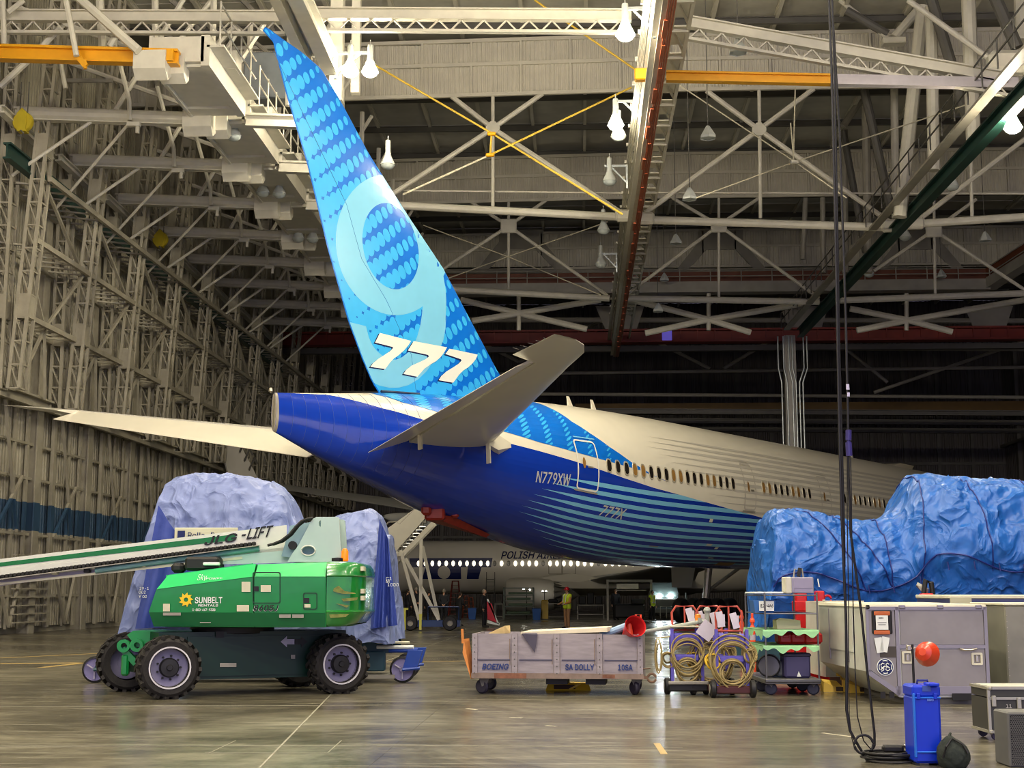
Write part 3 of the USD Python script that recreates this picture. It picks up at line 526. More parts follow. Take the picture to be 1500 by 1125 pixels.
# yellow hoist hooks at the left wall
hk = None
for (px, py), Y, lab in [((34, 179), 51, 'round yellow hook block hanging at the upper left'), ((235, 351), 69, 'round yellow hook block farther back on the left bay beams')]:
    p = at(px, py, Y)
    if hk is None:
        hk = thing('hook_block', lab, 'hook block', p, 0, 'yellow hook blocks'); HY = M('hook_yellow', (190, 170, 30), .5, var=.15)
        part(hk, 'sheave', G().lathe([(0, -.12), (.36, -.12), (.4, -.05), (.4, .05), (.36, .12), (0, .12)], axis=(0, 1, 0), n=20), HY)
        part(hk, 'side_plate', G().prism(Polygon([(-.16, -.4), (.16, -.4), (.2, .3), (0, .52), (-.2, .3)]), -.18, .18), HY, smooth=False); part(hk, 'rope', G().tube((-.15, 0, .3), (-.15, 0, 1.6), .02, 5).tube((.15, 0, .3), (.15, 0, 1.6), .02, 5), DARKST)
        part(hk, 'hook', G().path([(.0, -.2, -.38), (.12, -.2, -.5), (.05, -.2, -.62), (-.1, -.2, -.58)], .035, 6), DARKST)
    else: dup(hk, p, 0, lab)
# ================================================================ the big airliner
AN = np.array([0.5467463, 0.83729833, 0]); AT = np.array([0.83729833, -0.5467463, 0]); AO = np.array([-10.0128, 42.8314, 0.0])
def W(s, t, z): return AO + np.multiply.outer(np.asarray(s, float), AN) + np.multiply.outer(np.asarray(t, float), AT) + np.multiply.outer(np.asarray(z, float), np.array([0, 0, 1.0]))
FS = np.array([.9, 2, 4, 6, 9, 12, 16, 20, 24, 58, 66, 71, 74, 76, 76.6])
FT = np.array([7.8, 7.92, 8.14, 8.37, 8.63, 8.84, 9.06, 9.16, 9.2, 9.2, 9.1, 8.6, 7.6, 6.3, 5.5])
FB = np.array([6.6, 6.25, 5.65, 5.12, 4.35, 3.75, 3.12, 2.82, 2.75, 2.75, 2.85, 3.2, 4.0, 5.0, 5.45])
FW = np.array([.1, .36, .9, 1.42, 2.05, 2.5, 2.9, 3.08, 3.1, 3.1, 2.95, 2.3, 1.4, .5, .05])
from scipy.interpolate import PchipInterpolator as PCH
fT, fB, fW = PCH(FS, FT), PCH(FS, FB), PCH(FS, FW)
def fus(s, th, off=0.0):
    s = np.asarray(s, float); th = np.radians(np.asarray(th, float)); a, b = fT(s), fB(s); h = fW(s)
    return W(s, (h+off)*np.sin(th), (a+b)/2 + ((a-b)/2+off)*np.cos(th))
import shapely
def cut(poly, du, dv):
    """Triangles of a 2-D outline, cut along a grid so that they can be bent over a curved surface."""
    vs, fs, n = [], [], 0
    for pg in getattr(poly, 'geoms', [poly]):
        if pg.is_empty or pg.area < 1e-7: continue
        x0, y0, x1, y1 = pg.bounds
        xs = np.arange(math.floor(x0/du), math.ceil(x1/du))*du; ys = np.arange(math.floor(y0/dv), math.ceil(y1/dv))*dv
        X, Y = np.meshgrid(xs, ys); cells = shapely.box(X.ravel(), Y.ravel(), X.ravel()+du, Y.ravel()+dv)
        shapely.prepare(pg); inside = shapely.contains(pg, cells)
        for c in np.flatnonzero(inside):
            a, b = X.ravel()[c], Y.ravel()[c]; vs.append([[a, b], [a+du, b], [a+du, b+dv], [a, b+dv]]); fs += [[n, n+1, n+2], [n, n+2, n+3]]; n += 4
        rest = cells[~inside]
        for g in shapely.intersection(rest, pg):
            for q in getattr(g, 'geoms', [g]):
                if q.geom_type != 'Polygon' or q.area < 1e-7: continue
                v, f = trimesh.creation.triangulate_polygon(q, engine='earcut'); vs.append(v); fs += (np.asarray(f)+n).tolist(); n += len(v)
    return np.vstack(vs), np.array(fs)
def fdecal(poly, off, du=.5, dv=4.0, both=False):
    v, f = cut(poly.buffer(0), du, dv); g = G().add(fus(v[:, 0], v[:, 1], off), f[:, ::-1])
    if both: g.add(fus(v[:, 0], -v[:, 1], off), f)
    return g
CREAM = M('airliner_cream', (232, 226, 206), .28, var=.02, coat=.4); BLUE = M('airliner_blue', (10, 54, 170), .18, var=.03, coat=.6)
SKYB = M('airliner_mid_blue', (8, 112, 218), .28, var=.03, coat=.4); DOTB = M('airliner_dot_blue', (58, 178, 244), .28, var=.03, coat=.4); PALEB = M('airliner_pale_blue', (124, 198, 232), .28, var=.02, coat=.4)
STRB = M('airliner_stripe_blue', (128, 200, 232), .3, var=.03, coat=.3); STRG = M('airliner_stripe_grey', (198, 193, 178), .3, var=.02, coat=.3); NAVY = M('navy_print', (14, 28, 84), .35); PRINTW = M('white_print', (236, 234, 222), .35, var=.02)
STAB = M('tail_grey', (208, 204, 192), .35, var=.04, vs=.6, coat=.2); METAL = M('bare_metal', (190, 184, 170), .3, metal=.7, var=.1); PANE = M('cabin_pane', (150, 112, 58), .2, var=.2); PANED = M('dark_cabin_pane', (34, 30, 26), .1)
al = thing('airliner', 'large blue and white airliner with a 9 on its dotted tail fin', 'airplane')
th = np.linspace(0, 360, 73)[:-1]; ss = np.concatenate([np.linspace(.9, 24, 60), np.linspace(25, 58, 34), np.linspace(59, 76.6, 24)])
part(al, 'fuselage', G().grid(fus(ss[:, None]+0*th, th+0*ss[:, None]), closed=True), CREAM, smooth=True)
bt = [(.9, 2), (2, 17), (3, 22), (3.95, 40.1), (4.92, 53.6), (6.13, 63.5), (7.37, 70.9), (8.86, 76.5), (10.27, 78.1), (11.91, 80.8), (13.87, 84.2), (16.93, 90.5), (19.03, 94.1), (21.43, 97.1), (25.11, 102.3), (29.39, 108.2), (32.37, 112.6), (40, 124), (50, 139), (60, 152), (66, 180)]
bluep = Polygon(bt + [(.9, 180)]).buffer(0)
part(al, 'blue_paint', fdecal(bluep, .008, both=True), BLUE, smooth=True)
sw = Polygon([(5.2, .3), (5.22, 21.7), (5.98, 41.3), (6.95, 50.2), (8.42, 61.2), (10.19, 67.2), (12, 72.9), (13.95, 76.5), (15.86, 79.5), (18.02, 82.5), (20.3, 88.7), (20.11, 88), (19.06, 85), (17.57, 77.6), (16.3, 67.7), (15.39, 57.9), (14.65, 47.2), (14.2, 29.2), (14, 10.2), (13.9, .3)]).buffer(0)
part(al, 'swoosh', fdecal(sw, .008, both=True), SKYB, smooth=True)
dots = []
for i in range(16):
    for j in range(22):
        t_ = 4 + 4.4*j; s_ = 5.6 + 1.2*i - .012*(t_-50); k = max(0, 1-(s_-5)/13.5)
        if k < .06: continue
        e = affinity.rotate(affinity.scale(Point(0, 0).buffer(1, 10), .10+.40*k, .028+.062*k), -32); dots.append(affinity.translate(affinity.scale(e, 1, 19.0, origin=(0, 0)), s_, t_))
dotp = unary_union(dots).intersection(sw.buffer(-.06))
part(al, 'swoosh_dots', fdecal(dotp, .014), DOTB, 'pale blue dots printed on the swoosh', kind='stuff', smooth=True)
def stripe(t0, w, s0, s1, tp=1.8): return Polygon([(s0, t0), (s0+tp, t0-w/2), (s1, t0-w/2), (s1, t0+w/2), (s0+tp, t0+w/2)])
st = []
for k in range(11):
    t_ = 98.4 + 6.15*k; st.append(stripe(t_, 3.3 - .1*k, 13.0 - 1.2*math.sin(k/10*3.1)*(1.2) + max(0, k-6)*.4, 58, 2.4))
part(al, 'side_stripes', fdecal(unary_union(st).intersection(bluep.buffer(-.02)), .014, du=1.0, dv=2.0), STRB, 'light blue stripes along the lower side', smooth=True)
st = [stripe(52 + 5.2*k, 2.7, 18.5+.55*abs(k-2)+.25*k, 64, 6.0) for k in range(12)]
sg_ = unary_union(st).difference(bluep.buffer(.3)).difference(sw.buffer(.3))
part(al, 'roof_stripes', fdecal(sg_, .008, du=1.0, dv=2.0), STRG, 'pale grey stripes along the white upper side', smooth=True)
# tail cone end
def FR(s, th_, off=.02): return fus(s, th_, off)
part(al, 'tail_cap', G().grid(np.stack([fus(np.full(40, s), np.linspace(0, 360, 40), o) for s, o in ((1.0, .012), (.91, .014), (.9, -.01), (.9, -.09))])), METAL, 'bare metal cap at the end of the tail cone')
for k, s in enumerate(np.linspace(1.5, 6.4, 11)): part(al, 'panel_joint', G().path(fus(np.full(30, s), np.linspace(20, 150, 30), .012), .006, 4), M('joint_line', (60, 78, 150), .4), smooth=False)
part(al, 'tail_light', G().lathe([(0, -.07), (.07, 0), (.05, .1), (0, .12)], W(.75, 0, 7.84)), METAL)
# vertical fin
TEz = np.array([[8.0, 6.1], [8.44, 5.77], [8.69, 5.48], [9.44, 4.95], [10.61, 4.24], [12.86, 3.19], [15.52, 2.14], [17.56, 1.13], [19.15, .47], [19.4, .0], [19.54, .1]])
LEz = np.array([[8.0, 15.5], [8.9, 14.0], [9.99, 12.62], [11.21, 11.41], [13.32, 9.33], [14.82, 7.37], [16.64, 5.14], [18.07, 3.72], [18.96, 2.69], [19.25, 1.71], [19.4, .9], [19.54, .27]])
te = lambda z: np.interp(z, TEz[:, 0], TEz[:, 1]); le = lambda z: np.interp(z, LEz[:, 0], LEz[:, 1])
def finp(s, z, off=0.0, side=1):
    a, b = te(z), le(z); c = np.maximum(b-a, .05); x = np.clip(1-(s-a)/c, 0, 1)
    y = .095*c*5*(.2969*np.sqrt(x)-.126*x-.3516*x**2+.2843*x**3-.1036*x**4)*.5*2*.5
    return W(s, side*(np.maximum(y, .004)+off), z)
zz = np.concatenate([np.linspace(8.0, 18.9, 56), np.linspace(19.0, 19.54, 12)]); uu = 1-np.cos(np.linspace(0, math.pi/2, 20)); uu = 1-uu[::-1]; uu = np.sort(1-uu)
g = G()
for sd in (1, -1):
    a, b = te(zz)[:, None], le(zz)[:, None]; s_ = b - (b-a)*np.linspace(0, 1, 22)**1.6
    g.grid(finp(s_, zz[:, None]+0*s_, 0, sd))
fin = part(al, 'tail_fin', g, SKYB, 'blue tail fin', smooth=True)
def fpl(px, py):
    d = CF*FPX + CR*(px-750) + CU*(562.5-py); k = ((AO-CAM) @ AT)/(d @ AT); p = CAM + d*k; return ((p-AO) @ AN, p[2])
finpoly = Polygon([(te(z)+.02, z) for z in zz] + [(le(z)-.05, z) for z in zz[::-1]]).buffer(0)
def fin_decal(poly, off): v, f = cut(poly.buffer(0), .16, .4); return G().add(finp(v[:, 0], v[:, 1], off), f)
def pxpoly(pts): return Polygon([fpl(*p) for p in pts]).buffer(0)
def z_(pts, x0, y0, k): return [(x0+a*k, y0+b*k) for a, b in pts]
def ell(cx, cy, a, b, tilt, n=64):
    g_ = np.linspace(0, 2*math.pi, n, endpoint=False); c, s = math.cos(tilt), math.sin(tilt)
    return [(cx + a*math.cos(q)*c - b*math.sin(q)*s, cy + a*math.cos(q)*s + b*math.sin(q)*c) for q in g_]
dd = []
for j in range(-5, 20):
    for i in range(-26, 30):
        gk = 1 + .012*j; px, py = 423 + 8.0*i + 11*j, 133 - 6.1*i + 27.0*j
        if not (30 < py < 590 and 370 < px < 740): continue
        s, z = fpl(px, py)
        if not finpoly.buffer(.3).contains(Point(s, z)): continue
        f = np.clip((s-te(z))/max(le(z)-te(z), .4), 0, 1); q = (1.42-.92*f**.8)*(1+.014*j)*min(1, .5+(20-z)*.25)
        dd.append(pxpoly(ell(px, py, 4.9*q, 11.0*q, -.30, 20)))
nine_o = pxpoly(z_(ell(607, 512, 366, 486, -.16), 440, 250, .21333)); nine_i = pxpoly(z_(ell(601, 522, 184, 300, -.2), 440, 250, .21333))
stem = [(940, 600), (962, 700), (976, 820), (978, 900), (968, 1050)]
stem = z_(stem, 440, 250, .21333) + z_([(787, 110), (781, 200), (765, 280), (735, 350), (700, 420), (655, 490), (600, 545), (540, 583), (480, 600), (420, 602), (350, 585), (300, 558), (250, 515), (210, 450), (180, 350), (150, 150), (255, 178), (275, 255), (300, 310), (330, 350), (370, 385), (410, 408), (450, 410), (490, 395), (530, 362), (565, 315), (590, 255), (610, 180), (622, 100), (630, 20)], 480, 440, .21333) + z_([(812, 885), (850, 780), (880, 640)], 440, 250, .21333)
nine = nine_o.difference(nine_i).union(pxpoly(stem)).union(pxpoly(z_([(560, 30), (660, 90), (800, 330), (960, 640), (985, 700), (940, 760), (850, 760), (700, 100)], 440, 250, .21333)).difference(nine_i)).intersection(finpoly.buffer(-.02))
dotf = unary_union(dd).intersection(finpoly.buffer(-.03)).difference(nine)
part(fin, 'dot_print', fin_decal(dotf, .008), DOTB, 'bright blue dots printed over the fin', kind='stuff', smooth=True)
part(fin, 'numeral_nine', fin_decal(nine, .010), PALEB, 'large pale blue numeral 9', smooth=True)
sev = [[(345, 225), (550, 281), (532, 312), (505, 345), (470, 378), (440, 400), (415, 428), (385, 473), (288, 457), (305, 432), (335, 405), (375, 378), (412, 352), (432, 330), (430, 322), (315, 291)],
       [(567, 283), (790, 326), (772, 360), (745, 395), (715, 422), (678, 444), (640, 472), (595, 527), (503, 507), (520, 480), (556, 450), (600, 430), (645, 408), (668, 390), (664, 378), (530, 347)],
       [(806, 335), (1004, 376), (990, 405), (965, 436), (935, 462), (900, 485), (870, 515), (832, 569), (735, 551), (752, 522), (785, 492), (828, 465), (866, 440), (888, 418), (885, 408), (778, 372)]]
sh = unary_union([pxpoly(z_([(a-9, b+7) for a, b in s], 480, 440, .21333)) for s in sev]); sv = unary_union([pxpoly(z_(s, 480, 440, .21333)) for s in sev])
part(fin, 'numeral_shadow', fin_decal(sh, .013), NAVY, 'navy edging of the white 777', smooth=True)
part(fin, 'numerals', fin_decal(sv, .018), PRINTW, 'white slanted numerals 777', smooth=True)
rl = [(fpl(510+.0, 262)[0], 0)]
part(fin, 'rudder_hinge_line', G().path(finp(np.array([fpl(*p)[0] for p in ((400, 75), (505, 300), (527, 380), (562, 440), (598, 520), (606, 575))]), np.array([fpl(*p)[1] for p in ((400, 75), (505, 300), (527, 380), (562, 440), (598, 520), (606, 575))]), .012), .008, 4), M('hinge_line', (60, 130, 200), .4), smooth=False)
part(fin, 'rudder_gap', G().tube(W(5.8, .14, 8.40), W(7.5, .42, 8.47), .05, 6), M('gap_dark', (20, 40, 70), .6), smooth=False)
part(fin, 'static_wick', G().tube(W(.0, 0, 19.45), W(-.42, 0, 19.4), .012, 5), METAL)
# horizontal stabilisers with drooped elevators
def section(LEp, TEp, tk, cutx=1.0, n=12):
    x = (1-np.cos(np.linspace(0, math.pi, n)))/2*cutx
    y = 5*tk*(.2969*np.sqrt(x)-.126*x-.3516*x**2+.2843*x**3-.1015*x**4)
    c = np.linalg.norm(np.asarray(TEp)-LEp); up = np.concatenate([y, -y[::-1]])*c; xx = np.concatenate([x, x[::-1]])
    return np.asarray(LEp)[None] + xx[:, None]*(np.asarray(TEp)-LEp)[None] + up[:, None]*np.array([0, 0, 1.0])[None]
for sd, nm in ((1, 'near'), (-1, 'far')):
    def S3(s, t, z): return W(s, sd*t, z)
    rootL, rootT = S3(10.0, 1.6, 6.85), S3(3.7, 1.2, 6.75); oL, oT = S3(2.65, 9.85, 7.92), S3(0.0, 9.85, 7.92)
    secs = [section(rootL, rootT, .1, .66), section(rootL+(oL-rootL)*.5, rootT+(oT-rootT)*.5, .09, .63), section(oL, oT, .085, .6)]
    hz = part(al, 'stabilizer', G().grid(np.stack(secs), closed=True), STAB, 'grey-white underside of the nearer tailplane' if sd > 0 else 'tailplane on the far side, pointing left', smooth=40)
    tip = [section(oL, oT, .085), section(S3(1.6, 11.1, 8.08), S3(-.5, 11.1, 8.08), .08), section(S3(.9, 11.55, 8.13), S3(-.72, 11.55, 8.13), .07), section(S3(.2, 11.75, 8.16), S3(-.8, 11.75, 8.16), .03)]
    part(hz, 'tip', G().grid(np.stack(tip), closed=True), STAB, smooth=40); cp = section(oL, oT, .083); part(hz, 'tip_rib', G().add(np.vstack([cp, cp.mean(0)]), [[i, (i+1) % len(cp), len(cp)] for i in range(len(cp))]), CREAM, smooth=False)
    h0, h1 = rootL+(rootT-rootL)*.665, oL+(oT-oL)*.605; ax = (h1-h0)/np.linalg.norm(h1-h0)
    ang = math.radians(21)*sd
    def droop(p, h):
        r_ = p-h; k = ax; c, s = math.cos(ang), math.sin(ang); return h + r_*c + np.cross(k, r_)*s + k*(k @ r_)*(1-c)
    e = []
    for u in np.linspace(0, 1, 5):
        h = h0+(h1-h0)*u; tt = rootT+(oT-rootT)*u; th_ = .16*(1-u)+.06*u; q = droop(tt, h); up = np.array([0, 0, th_]); m_ = h+(q-h)*.5
        e.append([h+up, m_+up*.6, q+(0, 0, .01), q-(0, 0, .01), m_-up*.6, h-up])
    eg = G().grid(np.array(e), closed=True)
    for q_ in (e[0], e[-1]): eg.add(np.vstack([q_, np.mean(q_, 0)]), [[i, (i+1) % 6, 6] for i in range(6)])
    part(hz, 'elevator', eg, CREAM, 'drooped elevator along the rear edge of the tailplane', smooth=25)
    part(hz, 'root_fairing', G().hull([S3(s, t, z) for s, t, z in ((10.8, 2.2, 6.8), (9.4, 2.35, 7.15), (9.4, 2.45, 6.55), (8.3, 2.3, 6.9), (9.9, 2.1, 6.4))]), CREAM)
    if sd > 0:
        for s_, t_, z_a, z_b in ((5.4, 2.2, 6.75, 6.25), (8.6, 2.6, 6.7, 6.0)): part(hz, 'drain_mast', G().beam(W(s_, t_, z_a), W(s_-.1, t_+.1, z_b), .06, .16, AT), CREAM, smooth=False)
for k in range(6):
    p = W(-.2-.05*k, 10.2+.28*k, 8.0+.03*k); part(al, 'static_wick', G().tube(p, p-AN*.28, .01, 4), BLACK)
# text
def fus_text(t, h, s0, th0, width, slant=0.0, off=.02, bold=True, tilt=0.0):
    m = meshkit.text_mesh(t, h, .004, bold=bold); v = np.array(m.vertices); v[:, 0] *= width/(v[:, 0].max()-v[:, 0].min()); v[:, 0] += slant*v[:, 1]
    return G().add(fus(s0+v[:, 0], th0-np.degrees(v[:, 1]/3.0)+tilt*v[:, 0], off+v[:, 2]*0+.0), m.faces)
part(al, 'registration', fus_text('N779XW', .46, 11.72, 106.6, 1.85, tilt=-1.5), PRINTW, 'white registration N779XW', smooth=False)
part(al, 'model_name', fus_text('777X', .42, 15.75, 121.0, 1.55, slant=.25), PRINTW, 'white lettering 777X', smooth=False)
# windows and doors
WS = [15.98+.5847*k for k in range(18)] + [28.96+.626*k for k in range(9)] + [38.27+.669*k for k in range(9)] + [45.34, 46.0, 46.7]
FRAME = M('window_frame', (196, 188, 166), .3, metal=.4)
for k, s in enumerate(WS):
    a = np.linspace(0, 2*math.pi, 17)[:-1]; sgn = lambda q, p: np.sign(q)*np.abs(q)**p
    P_ = lambda ks, off: fus(s+.14*ks*sgn(np.cos(a), .75), 83.0+4.3*ks*sgn(np.sin(a), .75), off)
    w = part(al, 'cabin_window', G().add(np.vstack([P_(1, .026), fus([s], [83.0], .026)]), [[i, (i+1) % 16, 16] for i in range(16)]), PANE if (k*7) % 5 in (1, 3) else PANED, smooth=False)
    part(w, 'window_frame', G().grid(np.stack([P_(1.28, .01), P_(1.25, .03), P_(1, .03), P_(.98, .022)]), closed=True), FRAME)
def door_ring(s0, s1, t0, t1, w, wt, skew=0):
    o = sbox(s0, t0, s1, t1).buffer(0); r_ = affinity.scale(Polygon(o), 1, 1); k = 3.2/57.3
    base = affinity.scale(sbox(s0, t0*k, s1, t1*k).buffer(-.18).buffer(.18), 1, 1); rg = base.difference(base.buffer(-w)); return affinity.scale(rg, 1, 1/k, origin=(0, 0)), affinity.scale(base.buffer(-w), 1, 1/k, origin=(0, 0))
for s0, s1, t0, t1, m in ((13.98, 15.3, 65.5, 104.8, PRINTW), (26.98, 28.12, 64.5, 102.8, STRG), (35.3, 36.5, 65, 102.8, STRG), (57, 58.2, 65, 102.8, STRG)):
    rg, inn = door_ring(s0, s1, t0, t1, .075, 0); d = part(al, 'door', fdecal(rg, .03, .3, 3), m, 'rounded door outline on the fuselage side', smooth=False)
    part(d, 'door_window', fdecal(affinity.scale(Point(0, 0).buffer(1), .1, 4.0).__class__(affinity.translate(affinity.scale(Point(0, 0).buffer(1), .09, 4.2), s0+.42, 84).exterior), .03, .3, 3), PANE, smooth=False)
    part(d, 'door_handle', fdecal(sbox(s0+.62, 86, s0+.95, 87.3), .035, .3, 3), METAL, smooth=False)
    part(d, 'door_sill', fdecal(sbox(s0-.1, t1+.2, s1, t1+1.4), .04, .3, 3), GREYST, smooth=False)
    part(d, 'rain_gutter', fdecal(sbox(s0+.1, t0-2.6, s1+.1, t0-1.6), .04, .3, 3), PALEB if s0 < 20 else STRG, smooth=False)
for s, h in ((17.5, .45), (19.3, .5), (46.8, .5)): part(al, 'blade_antenna', G().hull([W(s+a, t, 9.1+b) for a, b, q in ((0, 0, .04), (.35, 0, .04), (-.1, h, .015), (.05, h, .015)) for t in (-q, q)]), CREAM, smooth=False)
part(al, 'radome', G().hull([W(s, t, z) for s, t, z in ((52.5, 0, 9.15), (53.2, .5, 9.4), (53.2, -.5, 9.4), (55.5, .5, 9.4), (55.5, -.5, 9.4), (56.3, 0, 9.15))]), CREAM)
for s, t_, w_, h_, m in ((24.1, 112, .3, 3, CREAM), (25.0, 134, .5, 2, CREAM), (26.0, 137, .3, 2, CREAM), (28.1, 157, 1.6, 7, OCHRE), (20.5, 140, .7, 1, GREYST), (26.4, 150, .5, 1.2, CREAM)): part(al, 'tape_patch', fdecal(sbox(s, t_, s+w_, t_+h_), .02, .3, 3), m, smooth=False)
part(al, 'tail_skid_cover', G().hull([W(s, t, z) for s, t, z in ((8.9, .35, 4.32), (9.4, .45, 4.3), (11.8, .3, 3.74), (11.8, -.2, 3.74), (8.8, -.3, 4.15), (9.0, .3, 4.12), (11.7, .2, 3.62))]).cbox(W(8.7, .2, 4.4), (.7, .6, .55), .08).cbox(W(8.35, .1, 4.55), (.35, .5, .5), .08).cbox(W(9.45, .5, 4.5), (.28, .3, .5), .06), M('red_cover', (128, 30, 20), .5, var=.2, vs=5), 'red cover strapped under the tail')
# wings with folded tips
WINGG = M('wing_grey', (150, 150, 146), .4, var=.05)
for sd in (1, -1):
    def S3(s, t, z): return W(s, sd*t, z)
    sec = [section(S3(48.5, 2.6, 4.2), S3(35.3, 2.6, 3.9), .1), section(S3(42.8, 11, 4.9), S3(34, 11, 4.75), .1), section(S3(31.7, 32.4, 8.35), S3(29.2, 32.4, 8.3), .09)]
    wg = part(al, 'wing', G().grid(np.stack(sec), closed=True), WINGG, smooth=40)
    tp = [section(S3(31.7, 32.4, 8.3), S3(29.2, 32.4, 8.3), .09)]
    f0, f1 = S3(31.7, 32.35, 8.4), S3(29.2, 32.35, 8.4)
    q = G().hull([S3(s, t, z) for s, z in ((31.7, 8.3), (29.2, 8.3), (27.7, 11.9), (28.9, 11.9)) for t in (32.3, 32.42)]); ft = part(wg, 'folded_wingtip', q, STAB, 'upturned folded wingtip', smooth=False)
    if sd < 0:
        ex = (S3(28.0, 32, 11.7)-S3(30.6, 32, 8.4)); ex /= np.linalg.norm(ex); ey = np.cross(-AT*-1, ex); ey /= np.linalg.norm(ey)
        g = G().text('777X', .85, S3(30.75, 32.2, 8.9) - 0*AT, -ex*-1, -ey, None, .01, 2.6); part(ft, 'wingtip_name', g, DARKST, 'dark lettering 777X', smooth=False)
    for t_, s_, z_f in ((12, 33.5, 4.4), (20, 32.2, 5.9)):
        part(wg, 'flap_fairing', G().grid(np.stack([S3(s_+2.5-5.5*u, t_, z_f-.1-.15*math.sin(u*3)) + np.stack([(.45*math.sin(math.pi*(u*.94+.03))**.7)*(np.cos(a_)*AT*.7+np.sin(a_)*np.array([0, 0, 1.0])) for a_ in np.linspace(0, 2*math.pi, 13)[:-1]]) for u in np.linspace(0, 1, 12)]), closed=True), WINGG)
    gr = part(al, 'main_gear', G().tube(S3(39, 5.0, 4.2), S3(39, 5.4, 1.0), .2, 10).tube(S3(41, 3.5, 3.5), S3(39, 5.4, 1.6), .1, 8).beam(S3(37.4, 5.4, .75), S3(40.6, 5.4, .75), .25, .25), METAL)
    for ds in (-1.45, 0, 1.45):
        for dt in (-.7, .7): part(gr, 'wheel', G().lathe([(.25, -.24), (.6, -.24), (.66, -.15), (.67, 0), (.66, .15), (.6, .24), (.25, .24), (.2, .1), (0, .1)], S3(39+ds, 5.4+dt, .67), AT, 22), BLACK)
    part(al, 'gear_door', G().hull([S3(s, t, z) for s, t, z in ((37.5, 6.6, 3.9), (40.5, 6.6, 3.9), (40.2, 6.9, 1.9), (38, 6.9, 1.9), (37.5, 6.65, 3.9), (40.2, 6.95, 1.9))]), CREAM, smooth=False)
ng = part(al, 'nose_gear', G().tube(W(71, 0, 3.4), W(71, 0, .6), .15, 8), METAL)
for dt in (-.35, .35): part(ng, 'wheel', G().lathe([(.2, -.16), (.48, -.16), (.53, 0), (.48, .16), (.2, .16), (0, .1)], W(71, dt, .53), AT, 18), BLACK)

# ================================================================ the airliner in the background
LY = 103.0; lo = at(700, 825, LY); LX = lambda px: at(px, 840, LY)[0]
l = thing('airliner', 'white airliner with black Polish Airlines lettering and lit cabin windows, parked across the background', 'airplane')
LW = M('far_airliner_white', (200, 196, 186), .35, var=.03); ZC = 3.42; RL = 1.9
xs = np.array([-18.0, -17.6, -16.5, -14.5, -12.5, -10, 4, 14, 20]); rr = np.array([.05, .7, 1.25, 1.7, 1.86, RL, RL, 1.7, .5]); zc = np.array([-.5, -.4, -.25, -.08, 0, 0, 0, .1, .8])
xg = np.linspace(-18, 20, 60); rg, zg = PCH(xs, rr)(xg), PCH(xs, zc)(xg); a = np.linspace(0, 2*math.pi, 33)[:-1]
def LP(x, ang, off=0): return np.stack([x+0*ang, LY - (np.interp(x, xg, rg)+off)*np.sin(ang), ZC + np.interp(x, xg, zg) + (np.interp(x, xg, rg)+off)*np.cos(ang)], -1)
part(l, 'fuselage', G().grid(np.stack([LP(np.full(32, x), a) for x in xg]), closed=True), LW, smooth=True)
def ldecal(poly, off):      # poly in (x, z) on the near side
    v, f = cut(poly, 1.0, .25); ang = np.arccos(np.clip((v[:, 1]-ZC)/RL, -1, 1)); return G().add(LP(v[:, 0], ang, off), f)
XZ = lambda px, py: (at(px, py, LY-1.5)[0], at(px, py, LY-1.5)[2])
band = Polygon([XZ(600, 818), XZ(722, 817.5), XZ(717, 848), XZ(606, 848)]).difference(Polygon([XZ(*p) for p in ell(651, 838.5, 9.3, 9.5, 0, 24)])).difference(Polygon([XZ(676, 848), XZ(676, 831), XZ(686, 831), XZ(684, 848)])).difference(Polygon([XZ(706, 831), XZ(724, 831), XZ(722, 849), XZ(701, 849)])).difference(Polygon([XZ(599, 831), XZ(624, 831), XZ(619, 849), XZ(599, 849)]))
part(l, 'logo_letters', ldecal(band, .012), NAVY, 'big navy letters L O T below the windows', smooth=False)
def ltext(t, h, x0, z0, width, slant):
    m = meshkit.text_mesh(t, h, .004, bold=True); v = np.array(m.vertices); v[:, 0] *= width/np.ptp(v[:, 0]); v[:, 0] += slant*v[:, 1]; ang = np.arccos(np.clip((z0+v[:, 1]-ZC)/RL, -1, 1)); return G().add(LP(x0+v[:, 0], ang, .02), m.faces)
x0, z0 = XZ(733, 818.5); x1, _ = XZ(846, 818); part(l, 'airline_name', ltext('POLISH AIRLINES', .5, x0, z0, x1-x0, .25), NAVY, 'black slanted lettering POLISH AIRLINES', smooth=False)
LITW = M('lit_cabin_window', (255, 246, 224), .3, emit=1.0); DIMW = M('dim_cabin_window', (70, 66, 56), .3)
for k in range(32):
    px = 614+10.1*k; x, z = XZ(px, 825.5)
    if px > 928: break
    lit = k not in (11, 13, 18, 26); ov = affinity.translate(affinity.scale(Point(0, 0).buffer(1, 4), .13, .2), x, z)
    part(l, 'cabin_window', ldecal(ov, .02), LITW if lit else DIMW, smooth=False)
for px in (814, 833): x, z = XZ(px, 828); b_ = sbox(x-.42, z-.55, x+.42, z+.35).buffer(.1); part(l, 'exit_outline', ldecal(b_.difference(b_.buffer(-.07)), .02), GREYST, smooth=False)
ex, ez = at(781, 874, 97)[0], 1.45
en = part(l, 'engine', G().lathe([(.85, 0), (1.02, -.05), (1.12, .15), (1.2, .8), (1.18, 1.8), (1.05, 2.9), (.9, 3.2), (.85, 2.9)], (at(743, 874, 97)[0], 97, ez), (1, 0, 0), 28), LW)
part(en, 'inlet', G().lathe([(0, .5), (.85, .45), (.86, 0)], (at(743, 874, 97)[0], 97, ez), (1, 0, 0), 24), DARKST)
ck = G()
